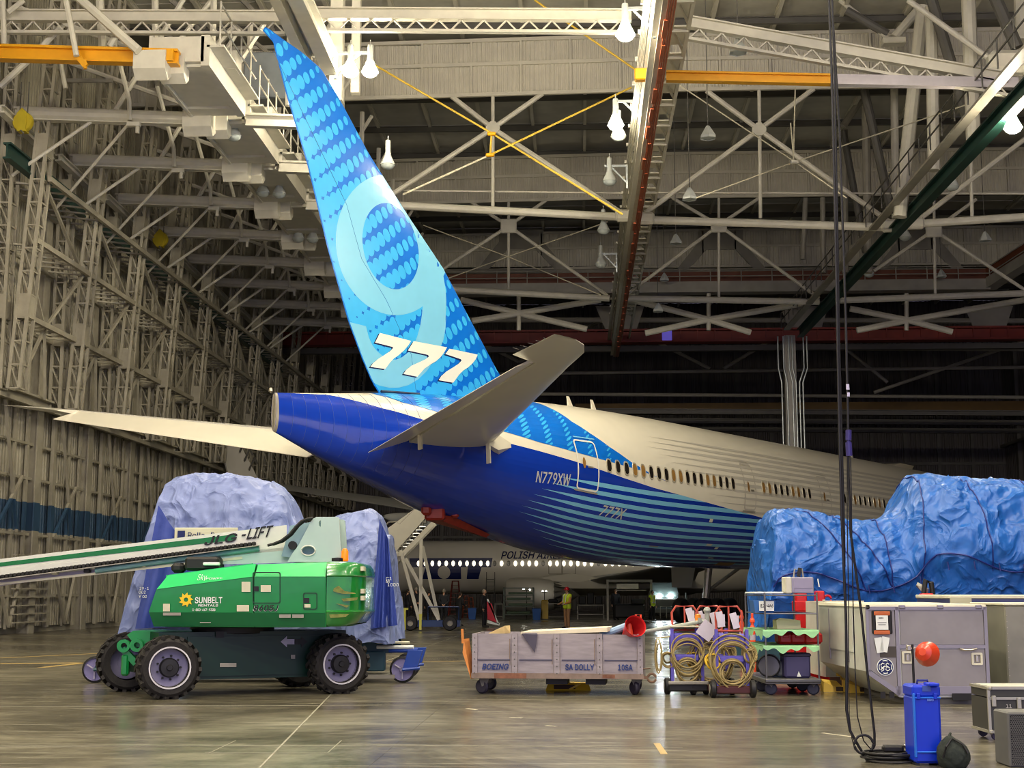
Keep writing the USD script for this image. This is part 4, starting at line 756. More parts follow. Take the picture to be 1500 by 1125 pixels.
for i in range(14):
    q = i/14*2*math.pi; c = lambda q_, x_, r_: (at(743, 874, 97)[0]+x_, 97+r_*math.cos(q_), ez+r_*math.sin(q_)); ck.add([c(q-.22, 3.15, .93), c(q+.22, 3.15, .93), c(q, 3.75, .8), c(q, 3.2, .86)], [[0, 1, 2], [0, 2, 3], [1, 3, 2]])
part(en, 'chevron', ck.lathe([(.86, 2.4), (.6, 3.3), (.5, 4.2), (0, 4.9)], (at(743, 874, 97)[0], 97, ez), (1, 0, 0), 20), DARKST, smooth=False)
wr_ = at(862, 850, 101.5)
part(l, 'wing', G().grid(np.stack([section(np.array([wr_[0]-.5, 102, 2.5]), np.array([wr_[0]+7.5, 102, 2.4]), .09), section(np.array([wr_[0]+3.2, 96, 3.0]), np.array([wr_[0]+7.3, 96, 2.95]), .08), section(np.array([wr_[0]+7.8, 87, 3.9]), np.array([wr_[0]+9.5, 87, 3.9]), .07)]), closed=True), WINGG, smooth=40)
part(l, 'pylon', G().hull([(ex-1, 97.1, 2.5), (ex+2.6, 97.2, 2.9), (ex+4.5, 97.3, 2.6), (ex-.5, 96.9, 2.5), (ex+3, 96.9, 2.3), (ex+1, 97, 2.3)]), LW)
part(l, 'belly_fairing', G().hull([(wr_[0]+a_, 103+b_, c_) for a_, b_, c_ in ((-3, -1.6, 1.9), (9, -1.6, 1.9), (-3, 1.6, 1.9), (9, 1.6, 1.9), (-1.5, -1.9, 2.6), (8, -1.9, 2.6), (-1, 0, 1.4), (7, 0, 1.4))]), LW)
for dx, dy in ((5, -2.9), (5, 2.9), (-14, 0)):
    gx = wr_[0]+dx if dy else -14; gq = part(l, 'gear_leg', G().tube((gx, LY+dy, .5), (gx, LY+dy, 2.3), .12, 8), METAL)
    for k in (-.3, .3): part(gq, 'wheel', G().lathe([(.2, -.16), (.5, -.16), (.56, 0), (.5, .16), (.2, .16), (0, .1)], (gx, LY+dy+k, .56), (0, 1, 0), 16), BLACK)
# ================================================================ boom lift
def rotz(a): c, s = math.cos(a), math.sin(a); return np.array([[c, -s, 0], [s, c, 0], [0, 0, 1]])
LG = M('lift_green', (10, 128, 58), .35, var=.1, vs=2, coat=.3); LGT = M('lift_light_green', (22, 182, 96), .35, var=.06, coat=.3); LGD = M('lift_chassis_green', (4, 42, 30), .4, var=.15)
BOOMW = M('boom_white', (214, 216, 202), .35, var=.05); BOOMG = M('boom_pale_green', (176, 200, 190), .35, var=.05); STRIPE = M('boom_stripe_green', (12, 112, 54), .35)
TYRE = M('tyre', (27, 24, 21), .75, var=.35, vs=8, bump=.3, bs=30); RIM = M('rim_lilac', (128, 124, 150), .45, var=.12, vs=3); HUB = M('hub_black', (18, 18, 20), .5)
CWG = M('counterweight_green', (36, 138, 40), .18, var=.2, vs=3, coat=.5, rgb2=(14, 116, 50)); RUST = M('rust_scrape', (112, 122, 52), .6, var=.4, vs=14)
DECAL = M('cream_decal', (206, 202, 172), .5, var=.08); DECALK = M('black_print', (16, 18, 18), .5); SUNY = M('sun_yellow', (240, 200, 20), .4); TXW = M('white_lettering', (228, 232, 224), .4, var=.02)
JF = Fr(-5.72, 23.45); jl = thing('boom_lift', 'green and white boom lift with big black tyres, its long boom reaching left', 'boom lift', JF.o, JF.rz)
d_ = lambda px, py, ly=-1.16: JF(px, py, ly)
# turret housing: rings of seven points, each with its own x
def rings(rows, y=(-1.10, -1.16, -1.16, -.92, .92, 1.16, 1.16, 1.10), cap=True):
    g = G(); P = []
    for b, f, h, t in rows:
        P.append([(b[0], y[0], b[1]), (f[0], y[1], f[1]), (h[0], y[2], h[1]), (t[0], y[3], t[1]), (t[0], y[4], t[1]), (h[0], y[5], h[1]), (f[0], y[6], f[1]), (b[0], y[7], b[1])])
    g.grid(np.array(P), closed=True)
    for r_ in (P[0], P[-1]): g.hull(np.array(r_ + [tuple(np.array(q)+(1e-3, 0, 0)) for q in r_]))
    return g
xz = lambda px, py: d_(px, py)[[0, 2]]
part(jl, 'engine_hood', rings([(xz(224, 918), xz(218, 896), xz(229, 863.6), xz(241, 843)), (xz(371, 919), xz(371, 897), xz(371, 845), xz(371, 826))]), LG, smooth=25)
part(jl, 'side_cover', rings([(xz(372.5, 919), xz(372.5, 897), xz(372.5, 845), xz(374, 826.5)), (xz(477, 919), xz(477, 897.5), xz(477, 845), xz(477, 823))]), LG, smooth=25)
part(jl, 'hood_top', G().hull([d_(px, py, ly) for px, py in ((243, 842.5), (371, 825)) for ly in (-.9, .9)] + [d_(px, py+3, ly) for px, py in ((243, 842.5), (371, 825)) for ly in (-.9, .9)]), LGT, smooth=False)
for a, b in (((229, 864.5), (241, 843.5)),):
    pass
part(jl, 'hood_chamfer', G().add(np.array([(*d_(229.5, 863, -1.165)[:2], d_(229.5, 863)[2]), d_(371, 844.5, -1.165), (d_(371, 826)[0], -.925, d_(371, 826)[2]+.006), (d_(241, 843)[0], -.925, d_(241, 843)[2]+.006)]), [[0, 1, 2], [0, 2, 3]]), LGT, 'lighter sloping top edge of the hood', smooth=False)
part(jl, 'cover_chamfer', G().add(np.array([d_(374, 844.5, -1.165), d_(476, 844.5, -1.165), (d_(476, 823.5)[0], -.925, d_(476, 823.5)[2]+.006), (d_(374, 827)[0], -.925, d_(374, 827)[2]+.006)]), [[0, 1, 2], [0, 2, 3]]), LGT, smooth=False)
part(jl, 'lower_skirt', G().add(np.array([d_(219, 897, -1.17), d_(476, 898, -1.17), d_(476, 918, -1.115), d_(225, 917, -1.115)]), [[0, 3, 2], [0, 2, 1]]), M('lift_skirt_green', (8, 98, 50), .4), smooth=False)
# counterweight, rounded at the right end
z0, z1, z2, z3 = d_(500, 918)[2], d_(500, 897)[2], d_(500, 843)[2], d_(500, 822.5)[2]; xa, xb = d_(478, 880)[0], d_(534, 880)[0]
def cwring(z, ins, rx=0):
    o = []
    for t in np.linspace(-math.pi/2, math.pi/2, 17): o.append((xb-.45-ins*.5+rx + (.45-ins*.5)*math.copysign(abs(math.cos(t))**.6, math.cos(t)), (1.17-ins)*math.copysign(abs(math.sin(t))**.45, math.sin(t)), z))
    return [(xa, -(1.17-ins), z)] + o + [(xa, 1.17-ins, z)]
g = G().grid(np.array([cwring(*q) for q in ((z0, .12, -.1), (z0+.05, .05, -.06), (z1-.02, .0), (z1+.01, -.015), (z1+.03, .02), (z2-.02, .02), (z2, .0), (z2+.02, .01), (z3-.1, .03), (z3-.03, .08), (z3, .18))]), closed=True).hull(np.array(cwring(z3-.03, .1))).hull(np.array(cwring(z0+.03, .12)))
cw = part(jl, 'counterweight', g, CWG, 'glossy scuffed rounded counterweight', smooth=40)
for pts in ([(489, 862), (496, 858), (505, 866), (520, 868), (521, 870), (503, 870), (494, 868), (488, 866)], [(500, 877), (524, 875), (523, 879), (503, 881)], [(482, 900), (512, 899), (506, 904), (484, 905)], [(492, 884), (512, 887), (508, 890)]):
    part(cw, 'rust_scrape', G().prism([tuple(d_(*p, -1.165)[[0, 2]]) for p in pts], -1.172, -1.160), RUST, smooth=False)
for py in (833, 866, 876): part(cw, 'sticker', G().box(d_(529, py, -.86)+(.03, 0, 0), (.05, .3, .07)), DECAL, smooth=False)
part(jl, 'beacon', G().lathe([(.05, 0), (.06, .02), (.055, .16), (.03, .2), (0, .21)], d_(505, 822, -.5), n=14), M('amber', (240, 120, 20), .3, emit=.6))
part(jl, 'filler_cap', G().lathe([(.09, 0), (.09, .05), (0, .06)], d_(494, 822, -.7), n=12), BLACK)
part(jl, 'engine_pack', G().cbox(d_(300, 826, -.3), (.55, .5, .22), .04).cbox(d_(262, 832, -.3), (.2, .3, .16), .05), BLACK)
part(jl, 'white_tray', G().cbox(d_(310, 826, -.6), (.26, .1, .05), .01), TXW)
def dec(pts, nm, mat, y=-1.168, label=None): part(jl, nm, G().prism([tuple(d_(*p, y)[[0, 2]]) for p in pts], y-.006, y), mat, label, smooth=False)
R4 = lambda x0, y0, x1, y1: [(x0, y0), (x1, y0), (x1, y1), (x0, y1)]
# text
yt = -1.17; k_ = np.linalg.norm(d_(300, 880, yt)-d_(299, 880, yt))
def jtext(t, px0, px1, pyb, pyt, mat, label, slant=0, bold=True, y=yt, nm='lettering'):
    p = d_(px0, pyb, y); part(jl, nm, G().text(t, (pyb-pyt)*k_, p, (1, 0, 0), (0, 0, 1), None, .004, (px1-px0)*k_, slant, bold), mat, label, smooth=False)
jtext('SUNBELT', 285, 325, 883.5, 875, TXW, 'white lettering SUNBELT'); jtext('RENTALS', 290, 319, 888.3, 885.4, TXW, 'white lettering RENTALS'); jtext('1-800-667-9328', 281.5, 315, 895, 891.5, TXW, 'white telephone number')
jtext('860SJ', 370, 405, 894.5, 886.5, DECALK, 'black slanted model number 860SJ edged in white', .25, True, yt-.008); 
jtext('860SJ', 369.2, 405.2, 895.2, 886.9, TXW, None, .25, False, nm='lettering_edge')
jtext('Sky', 288, 301, 850, 841, TXW, None, .3, False, -1.12); jtext('POWER', 301, 325, 849, 846, TXW, None, .2, True, -1.12)
c = d_(272.5, 878.5, yt)
sp = [(c[0]+(.115 if i % 2 == 0 else .075)*math.cos(i*math.pi/9+.2*(i % 2)), c[2]+(.115 if i % 2 == 0 else .075)*math.sin(i*math.pi/9+.2*(i % 2))) for i in range(18)]
part(jl, 'sun_emblem', G().prism(Polygon(sp).difference(Point(c[0], c[2]).buffer(.034)), yt-.004, yt+.003), SUNY, 'yellow saw-toothed sun emblem', smooth=False)
for q in ((R4(239, 884.5, 249, 895.5), DECAL), (R4(239, 897.5, 265, 901.5), GREYST), (R4(354, 852, 367, 867), DECAL), (R4(372, 859, 379, 866), DECALK), (R4(382, 857, 397, 867), DECAL), (R4(347, 886, 365, 895.5), DECAL), (R4(409, 900, 426, 905), GREYST), (R4(428, 900, 445, 905), GREYST), (R4(445, 876, 453, 883), DECALK), (R4(446, 885, 455, 890), DECAL), (R4(293, 911, 309, 912.5), GREYST)):
    dec(q[0], 'sticker', q[1])
DL = M('door_line', (6, 60, 34), .5)
for x0, y0, x1, y1 in ((370, 838, 411, 884), (444, 868, 465, 893)):
    o = Polygon([tuple(xz(*p)) for p in R4(x0, y0, x1, y1)]); part(jl, 'access_door', G().prism(o.buffer(-.03).buffer(.03).difference(o.buffer(-.045).buffer(.03)), -1.169, -1.155), DL, 'outline of an access door', smooth=False)
# boom
b_ = lambda px, py, ly=0: JF(px, py, ly)
def boombox(l, r_, y0, y1): return G().hull([b_(px, py, ly) for (px, py) in l + r_ for ly in (y0, y1)])
bm = part(jl, 'boom', boombox([(-120, 833), (-120, 859)], [(420, 769), (420, 806)], -.2, .2), BOOMW, 'long white telescopic boom', smooth=False)
part(bm, 'boom_stripe', boombox([(-120, 838.5), (-120, 843.5)], [(345, 782.5), (345, 791)], -.206, -.19), STRIPE, 'green stripe along the boom', smooth=False)
g = G()
for i in range(74):
    f = i/74; px, py = -60+(378+60)*f, 853+(795.5-853)*f; g.cbox(b_(px, py, -.26), (.055, .11, .06), .012)
part(jl, 'cable_chain', g, BLACK, 'black cable carrier chain beside the boom', smooth=False)
part(jl, 'chain_tray', boombox([(-60, 855.5), (-60, 857)], [(380, 798), (380, 799.5)], -.33, -.18), GREYST, smooth=False)
part(jl, 'lower_tube', boombox([(-120, 866), (-120, 876)], [(215, 817), (215, 828)], -.14, .14), M('boom_lilac', (170, 164, 176), .4), smooth=False)
part(jl, 'lower_boom', boombox([(205, 820), (205, 829)], [(440, 800), (440, 824)], -.2, .2), BOOMG, 'pale green lower boom plate', smooth=False)
part(jl, 'lower_edge', boombox([(0, 853.5), (0, 857)], [(355, 815), (355, 819)], -.21, .0), DECAL, smooth=False)
part(jl, 'lift_cylinder', G().tube(b_(140, 836, -.22), b_(380, 803, -.22), .05, 10), M('cylinder_teal', (110, 150, 150), .3), smooth=30)
for px, py in ((81, 839), (128, 836), (204, 823), (210, 828)): part(jl, 'clip', G().cbox(b_(px, py, -.2), (.1, .1, .06), .01), DECAL if px != 128 else BLACK, smooth=False)
t0 = b_(297, 799, -.215); part(bm, 'boom_lettering', G().text('JLG', 11.5*.0114, t0, (.992, 0, .125), (0, 0, 1), (0, -1, 0), .006, 46*.0114, .35), DECALK, 'black slanted lettering JLG', smooth=False)
t0 = b_(349, 791.5, -.215); part(bm, 'boom_lettering', G().text('-LIFT', 15*.0114, t0, (.992, 0, .125), (0, 0, 1), (0, -1, 0), .006, 43*.0114, .35), DECALK, 'black slanted lettering LIFT', smooth=False)
up = [(421, 823), (428, 811), (437, 799), (446, 782), (453, 768), (458, 760), (464, 757), (493, 757), (496.5, 759), (500.5, 823)]
uq = lambda ly: Polygon([tuple(b_(*p, ly)[[0, 2]]) for p in up])
hole = unary_union([Polygon([tuple(b_(*p, -.45)[[0, 2]]) for p in ell(451.5, 806.5, 9.5, 6.6, 0)]), Polygon([tuple(b_(*p, -.45)[[0, 2]]) for p in ell(469.5, 767, 2.8, 4.5, 0)])])
part(jl, 'upright', G().prism(uq(-.45).difference(hole), .38, .45), BOOMG, smooth=False)
ut = part(jl, 'upright', G().prism(uq(-.45).difference(hole), -.45, -.38), BOOMG, 'pale boom upright with oval holes', smooth=False)
part(ut, 'upright_back', G().hull([b_(px, py, ly) for px, py in ((497, 758), (500.5, 823), (494, 758), (494, 823)) for ly in (-.44, .44)]), BOOMW, smooth=False)
part(ut, 'hole_rim', G().path([b_(*p, -.46) for p in ell(451.5, 806.5, 10.2, 7.2, 0, 24)], .012, 5, closed=True), BOOMW)
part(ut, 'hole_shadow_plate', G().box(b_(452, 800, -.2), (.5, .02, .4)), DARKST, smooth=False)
part(ut, 'pivot_pin', G().lathe([(0, -.06), (.07, -.06), (.07, .02), (0, .02)], b_(429, 799, -.32), (0, 1, 0), 14), BLACK)
part(ut, 'inner_plate', boombox([(425, 770), (412, 815)], [(470, 762), (470, 822)], -.3, -.24), M('boom_blue_grey', (130, 160, 168), .4), smooth=False)
part(jl, 'hydraulic_hose', G().path([b_(*p, -.5) for p in ((392, 799), (400, 797), (412, 792), (424, 783), (433, 772), (441, 764), (450, 760), (458, 759))], .022, 8).path([b_(*p, -.46) for p in ((400, 798), (415, 793), (428, 783), (438, 770), (447, 763), (456, 760))], .018, 8), BLACK)
# chassis, turned to its own heading
CA = math.radians(27.0); RC = rotz(CA); cm = lambda g_: g_.moved((0, 0, 0), CA)
part(jl, 'chassis', cm(G().hull([(x, y, z) for x, z in ((-1.35, 1.0), (1.75, 1.0), (1.75, .42), (1.2, .26), (-.9, .26), (-1.35, .5)) for y in (-.62, .62)])), LGD, 'dark green chassis', smooth=False)
part(jl, 'turntable_ring', G().lathe([(.6, .95), (.68, .97), (.68, 1.06), (.6, 1.08), (0, 1.08)], (0, 0, 0), n=28), BLACK)
part(jl, 'chassis_panel', cm(G().box((.2, -.63, .62), (2.2, .03, .62))), LGD, smooth=False)
wl_ = {'fl': (-6.38, 22.1), 'rr': (-3.95, 23.38), 'ffl': (-7.55, 23.75), 'fr': (-4.95, 25.15)}
for nm, (x, y) in wl_.items():
    c = rotz(-JF.rz) @ (np.array([x, y, 0])-JF.o); c[2] = .475
    ax = np.array([math.sin(CA if nm[-1] == 'r' else math.radians(22)), -math.cos(CA if nm[-1] == 'r' else math.radians(22)), 0]); near = nm in ('fl', 'rr'); ax = ax if near else -ax
    tb_ = G().lathe([(.29, -.17), (.4, -.2), (.445, -.17), (.452, 0), (.445, .17), (.4, .2), (.31, .19), (.29, .17), (.28, .0)], c, ax, 40)
    e1 = np.array([-ax[1], ax[0], 0]); e2 = np.array([0, 0, 1.0])
    for i in range(20):
        a = 2*math.pi*i/20
        for sgn in (-1, 1):
            aa = a + (.157 if sgn > 0 else 0); rad = e1*math.cos(aa)+e2*math.sin(aa); tg = -e1*math.sin(aa)+e2*math.cos(aa)
            d1 = ax*math.cos(.5*sgn)+tg*math.sin(.5*sgn); d2 = np.cross(rad, d1); tb_.box(c + rad*.462 + ax*.1*sgn, (.2, .07, .05), np.stack([d1, d2, rad], 1))
    w = part(jl, 'wheel', tb_, TYRE, 'black rubber tyre with chunky lugs', smooth=35)
    part(w, 'rim', G().lathe([(.325, .19), (.31, .2), (.295, .17), (.28, .06), (.2, .05), (.14, .06), (0, .06)], c, ax, 36), RIM, 'lilac-grey steel rim')
    part(w, 'rim_lip', G().lathe([(.318, .185), (.322, .205), (.3, .205), (.298, .185)], c, ax, 36), M('rim_lip', (206, 204, 206), .35))
    part(w, 'hub', G().lathe([(.15, .05), (.15, .13), (.13, .16), (.05, .165), (.04, .19), (0, .19)], c, ax, 24), HUB, 'black wheel hub')
    g = G()
    for i in range(9): a = 2*math.pi*i/9; g.lathe([(.018, .05), (.018, .09), (0, .09)], c + (e1*math.cos(a)+e2*math.sin(a))*.18, ax, 6)
    part(w, 'wheel_nut', g, HUB, smooth=False)
f0 = rotz(-JF.rz) @ (np.array([-6.38, 22.1, 0])-JF.o); f1 = rotz(-JF.rz) @ (np.array([-7.55, 23.75, 0])-JF.o); r0 = rotz(-JF.rz) @ (np.array([-3.95, 23.38, 0])-JF.o); r1 = rotz(-JF.rz) @ (np.array([-4.95, 25.15, 0])-JF.o)
part(jl, 'axle', G().beam(f0*.85+f1*.15+(0, 0, .475), f1*.85+f0*.15+(0, 0, .475), .22, .26), LGD, smooth=False); part(jl, 'axle', G().beam(r0*.85+r1*.15+(0, 0, .475), r1*.85+r0*.15+(0, 0, .475), .22, .26), LGD, smooth=False)
fm = f0*.6+f1*.4; ld = lambda px, py: JF(px, py, fm[1])
part(jl, 'front_frame', G().hull([ld(px, py)+(0, dy, 0) for px, py in ((186, 930), (195, 924), (280, 922), (290, 945), (200, 948)) for dy in (0, .5)]), LG, smooth=False)
for px, py in ((183, 946), (202, 945)): part(jl, 'tie_down_lug', G().prism(Polygon([tuple(ld(*p)[[0, 2]]) for p in ell(px, py, 9.5, 9.5, 0)]).difference(Polygon([tuple(ld(*p)[[0, 2]]) for p in ell(px+1, py, 4.5, 4.5, 0)])), fm[1]-.1, fm[1]-.02), LG, smooth=False)
part(jl, 'steer_link', G().cbox(ld(184, 974), (.12, .14, .34), .03).beam(ld(180, 950), ld(200, 972), .1, .1), LG)
part(jl, 'axle_support', G().beam(f0*.3+f1*.7+(0, 0, .6), np.array([-.9, 0, .75]), .3, .3).beam(r0*.3+r1*.7+(0, 0, .6), np.array([1.2, .3, .7]), .3, .3), LGD, smooth=False)
# arrows and chassis fittings, on the near chassis face
def cdec(px, py): # point on the chassis side plane
    n_ = RC @ np.array([0, -1, 0]); o = RC @ np.array([0, -.65, .6]); d = CF*FPX + CR*(px-750) + CU*(562.5-py); d = rotz(-JF.rz) @ d; cc = rotz(-JF.rz) @ (CAM-JF.o); return cc + d*(((o-cc) @ n_)/(d @ n_))
def cpoly(pts, nm, mat, label=None):
    P = [RC.T @ cdec(*p) for p in pts]; part(jl, nm, cm(G().prism([(q[0], q[2]) for q in P], -.66, -.65)), mat, label, smooth=False)
cpoly([(411, 940), (420, 932), (420, 936), (431, 936), (431, 944), (420, 944), (420, 948)], 'drive_arrow', M('arrow_lilac', (170, 166, 190), .5), 'pale half of the drive direction arrow'); cpoly([(450, 940), (441, 932), (441, 936), (431.5, 936), (431.5, 944), (441, 944), (441, 948)], 'drive_arrow', DECALK, 'black half of the drive direction arrow')
cpoly(R4(316, 925, 328, 934), 'vent', DECALK); cpoly(R4(322, 971, 346, 977), 'bracket', GREYST); cpoly(R4(426, 959, 432, 965), 'bolt_plate', GREYST)

# ================================================================ tarpaulin shapes
def tarp(fr, stn, zb, hd, n=190, m=120, seed=3, amp=.07, flare=(0, 0), fold=1.0, under=0.0):
    """stn: (px, py) of the ridge line; returns a function of (u, phi) and the mesh. flare: how far the foot stands out at each end."""
    P = np.array([fr(a, b) for a, b in stn]); ux = P[:, 0]; uz = P[:, 2]; L = ux[-1]-ux[0]
    top = PCH(ux, uz); hdf = hd if callable(hd) else (lambda x: hd)
    xs = ux[0]+L*np.linspace(0, 1, n); ph = np.linspace(0, math.pi, m)
    def pt(x, p, off=0.0):
        x = np.asarray(x, float)+0*np.asarray(p, float); t = top(np.clip(x, ux[0], ux[-1])); c, s = np.cos(p), np.sin(p); e = 2/3.2
        y = -hdf(x)*np.sign(c)*np.abs(c)**e; z = zb+(t-zb)*np.abs(s)**e; lo = 1-np.clip((z-zb)/np.maximum(t-zb, .1), 0, 1); fr_ = (x-ux[0])/L
        X = x - flare[0]*lo*np.clip(1-fr_*3, 0, 1) + flare[1]*lo*np.clip(1-(1-fr_)*3, 0, 1); y = y*(1+.06*lo)*(1-under*np.clip((lo-.42)/.58, 0, 1)**1.2)
        q = np.stack([X, y, z], -1); ctr = np.stack([X, 0*y, zb+(t-zb)*.45], -1); nr = q-ctr; nr /= np.linalg.norm(nr, axis=-1, keepdims=True)+1e-9
        f1 = meshkit.fbm(q*np.array([1.5, 1.5, .55])*fold + seed, 4, seed); f2 = meshkit.noise(q*np.array([3.2, 3.2, 1.1])*fold + 9, seed+5); f3 = meshkit.noise(np.stack([q[..., 0]*2.2+q[..., 2]*1.6, q[..., 1]*2, q[..., 2]*2.4-q[..., 0]*1.1], -1)*fold, seed+8)
        wq = np.stack([f1*3, f2*3, f3*3], -1); f4 = meshkit.fbm(q*np.array([4.5, 4.5, 2.6])*fold + wq + 31, 3, seed+12); f5 = meshkit.noise(np.stack([q[..., 0]*5+q[..., 2]*4, q[..., 1]*4, q[..., 2]*4-q[..., 0]*3], -1)*fold + wq*.7, seed+15)
        w = amp*(1.8*(f1-.5) + 1.3*(.5-np.abs(2*f2-1)) + 1.2*(.5-np.abs(2*f3-1)) + .7*(.25-np.abs(2*f4-1)) + .5*(.5-np.abs(2*f5-1)))
        return q + nr*(w[..., None]+off)
    X, Pp = np.meshgrid(xs, ph, indexing='ij'); body = pt(X, Pp); g = G().grid(body)
    for e, sd in ((body[0], -1), (body[-1], 1)):
        rows = [e]
        for k in np.linspace(.82, 0.02, 7):
            r_ = e.copy(); r_[:, 1] *= k; r_[:, 2] = zb+(r_[:, 2]-zb)*(.25+.75*k)*1.0 if k < .5 else r_[:, 2]*1.0; r_[:, 0] += sd*(.10*math.sin(k*3.1)+.08*(meshkit.noise(r_*2.2, seed+3)-.5)); rows.append(r_)
        g.grid(np.stack(rows))
    return pt, g, ux, body
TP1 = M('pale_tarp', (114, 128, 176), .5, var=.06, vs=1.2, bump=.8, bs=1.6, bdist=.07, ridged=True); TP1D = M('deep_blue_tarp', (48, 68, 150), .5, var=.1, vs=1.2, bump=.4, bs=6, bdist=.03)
TP2 = M('bright_blue_tarp', (30, 94, 176), .38, var=.1, vs=1.5, bump=.8, bs=1.5, bdist=.07, ridged=True)
E1 = Fr(-6.1, 27.3)
pt1, g, ux, body = tarp(E1, [(247, 745), (258, 706), (280, 700), (320, 699), (355, 702), (390, 710), (415, 722), (430, 742), (442, 768), (460, 782), (480, 775), (500, 760), (525, 756), (548, 753), (558, 760), (566, 790)], .75, lambda x: 1.35+.1*np.sin(x), amp=.075, flare=(.55, .22))
ec = thing('covered_engine', 'jet engine wrapped in a pale blue tarpaulin behind the green boom lift', 'covered engine', E1.o, E1.rz)
part(ec, 'tarpaulin', g, TP1, smooth=True)
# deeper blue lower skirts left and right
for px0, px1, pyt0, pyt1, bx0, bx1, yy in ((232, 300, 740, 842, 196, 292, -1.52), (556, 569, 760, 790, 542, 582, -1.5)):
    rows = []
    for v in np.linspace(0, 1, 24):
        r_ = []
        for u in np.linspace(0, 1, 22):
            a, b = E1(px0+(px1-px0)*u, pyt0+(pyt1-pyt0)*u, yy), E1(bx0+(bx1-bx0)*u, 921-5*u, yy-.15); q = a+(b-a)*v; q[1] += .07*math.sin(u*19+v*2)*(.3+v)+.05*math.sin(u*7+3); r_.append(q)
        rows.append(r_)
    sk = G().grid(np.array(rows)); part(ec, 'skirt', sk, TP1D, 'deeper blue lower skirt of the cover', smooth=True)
bd = part(ec, 'sign_board', G().cbox(E1(302, 785, -1.62), (1.15, .03, .3), .01), DECAL, 'cream sign board half hidden by the boom', smooth=False)
part(bd, 'sign_emblem', G().box(E1(265.5, 783.5, -1.645), (.13, .02, .15)), NAVY, smooth=False)
p = E1(274, 788, -1.65); part(bd, 'sign_lettering', G().text('Rolls-Royce', .1, p, (1, 0, 0), (0, 0, 1), None, .005, .82, 0, False), NAVY, smooth=False)
for t, px, py in (('29-1', 204, 864), ('002', 203, 869.5), ('Y 00 /03', 203, 876)): part(ec, 'stencil', G().text(t, .05, E1(px, py, -1.69), (1, 0, 0), (0, 0, 1), None, .004, None, 0, False), TXW, smooth=False)
for t, px, py in (('C1', 565, 850), ('M', 565, 854), ('1000', 567, 859)): part(ec, 'stencil', G().text(t, .06, E1(px, py, -1.74), (1, 0, 0), (0, 0, 1), None, .004, None, 0, False), TXW, smooth=False)
TEAL = M('stand_teal', (46, 80, 92), .45, var=.15); CBLUE = M('caster_blue', (24, 62, 150), .4); CLIL = M('caster_lilac', (132, 126, 168), .45)
es = thing('engine_stand', 'blue-grey wheeled transport stand carrying the pale covered engine', 'engine stand', E1.o, E1.rz)
part(es, 'frame', G().box((0, -1.0, .62), (5.2, .16, .2)).box((0, 1.0, .62), (5.2, .16, .2)).box((-2.4, 0, .62), (.16, 2.0, .2)).box((2.3, 0, .62), (.16, 2.0, .2)).cbox(E1(550, 968, -1.0), (.36, .3, .36), .02).beam(E1(536, 925, -1.0), E1(552, 958, -1.0), .08, .08).tube(E1(553, 915, -1.0), E1(553, 955, -1.0), .06, 8), TEAL, smooth=False)
part(es, 'base_plate', G().box(E1(540, 990, -1.0), (1.0, .6, .07)).box(E1(380, 992, -.8), (2.4, .4, .07)), GREYST, smooth=False)
for a, b, m, r in (((552, 948), (606, 948), TXW, .035), ((552, 941), (600, 941), DECAL, .022), ((570, 953), (612, 953), CBLUE, .04)): part(es, 'tow_bar', G().tube(E1(*a, -1.1), E1(*b, -1.2), r, 8), m)
for px, py, ly in ((590, 973, -1.2), (140, 982, -1.2), (597, 968, .2)):
    c = E1(px, py, ly); c[2] = .235
    cs = part(es, 'caster', G().hull([c+(dx, dy, dz) for dx, dz in ((.0, 0), (.28, .06), (.1, .34), (.36, .34)) for dy in (-.11, .11)]).tube(c+(0, -.13, 0), c+(.32, -.13, .03), .03, 6), CBLUE if px > 300 else TEAL, smooth=False)
    part(cs, 'tyre', G().lathe([(.2, -.06), (.235, -.05), (.24, 0), (.235, .05), (.2, .06)], c, (0, 1, 0), 28), BLACK)
    part(cs, 'wheel_disc', G().lathe([(.205, -.058), (.19, -.03), (.06, -.03), (.05, -.07), (0, -.07)], c, (0, 1, 0), 28).lathe([(.205, .058), (0, .04)], c, (0, 1, 0), 20), CLIL)
    g = G()
    for k in range(3): a = 2*math.pi*k/3+.5; g.beam(c+(0, -.05, 0), c+(.17*math.cos(a), -.05, .17*math.sin(a)), .02, .04, (0, 1, 0))
    part(cs, 'spoke', g, M('spoke', (186, 182, 200), .4), smooth=False)
E2 = Fr(6.3, 29.6)
pt2, g, ux2, body2 = tarp(E2, [(1114, 800), (1120, 764), (1130, 753), (1160, 750), (1190, 755), (1220, 764), (1250, 771), (1285, 766), (1308, 752), (1320, 725), (1333, 704), (1370, 702), (1420, 707), (1500, 713), (1600, 720), (1690, 740)], .7, lambda x: np.where(x < 0, 1.5, 1.5+.35*np.clip(x, 0, 1)), n=240, seed=11, amp=.085, flare=(.12, .1), under=.5)
e2 = thing('covered_engine', 'large jet engine wrapped in a bright blue tarpaulin at the right', 'covered engine', E2.o, E2.rz)
part(e2, 'tarpaulin', g, TP2, smooth=True)
STR = M('tarp_strap', (18, 36, 112), .5)
for px0, lean in ((1160, 1.1), (1268, .15), (1390, .25), (1476, .1), (1332, -.2), (1212, .9)):
    x0 = E2(px0, 760)[0]; pp = np.linspace(.25, 2.6, 40); part(e2, 'strap', G().path(pt2(x0+lean*np.clip(1.3-pp, 0, 1.2), pp, .012), .014, 5), STR, smooth=False)
rp = np.array([pt2(np.array([x]), np.array([.30+.05*math.sin(x*2.4)]), .03)[0] for x in np.linspace(ux2[0]+.05, ux2[-1]-.1, 90)]); part(e2, 'lacing_rope', G().path(rp, .016, 5), STR, smooth=False)
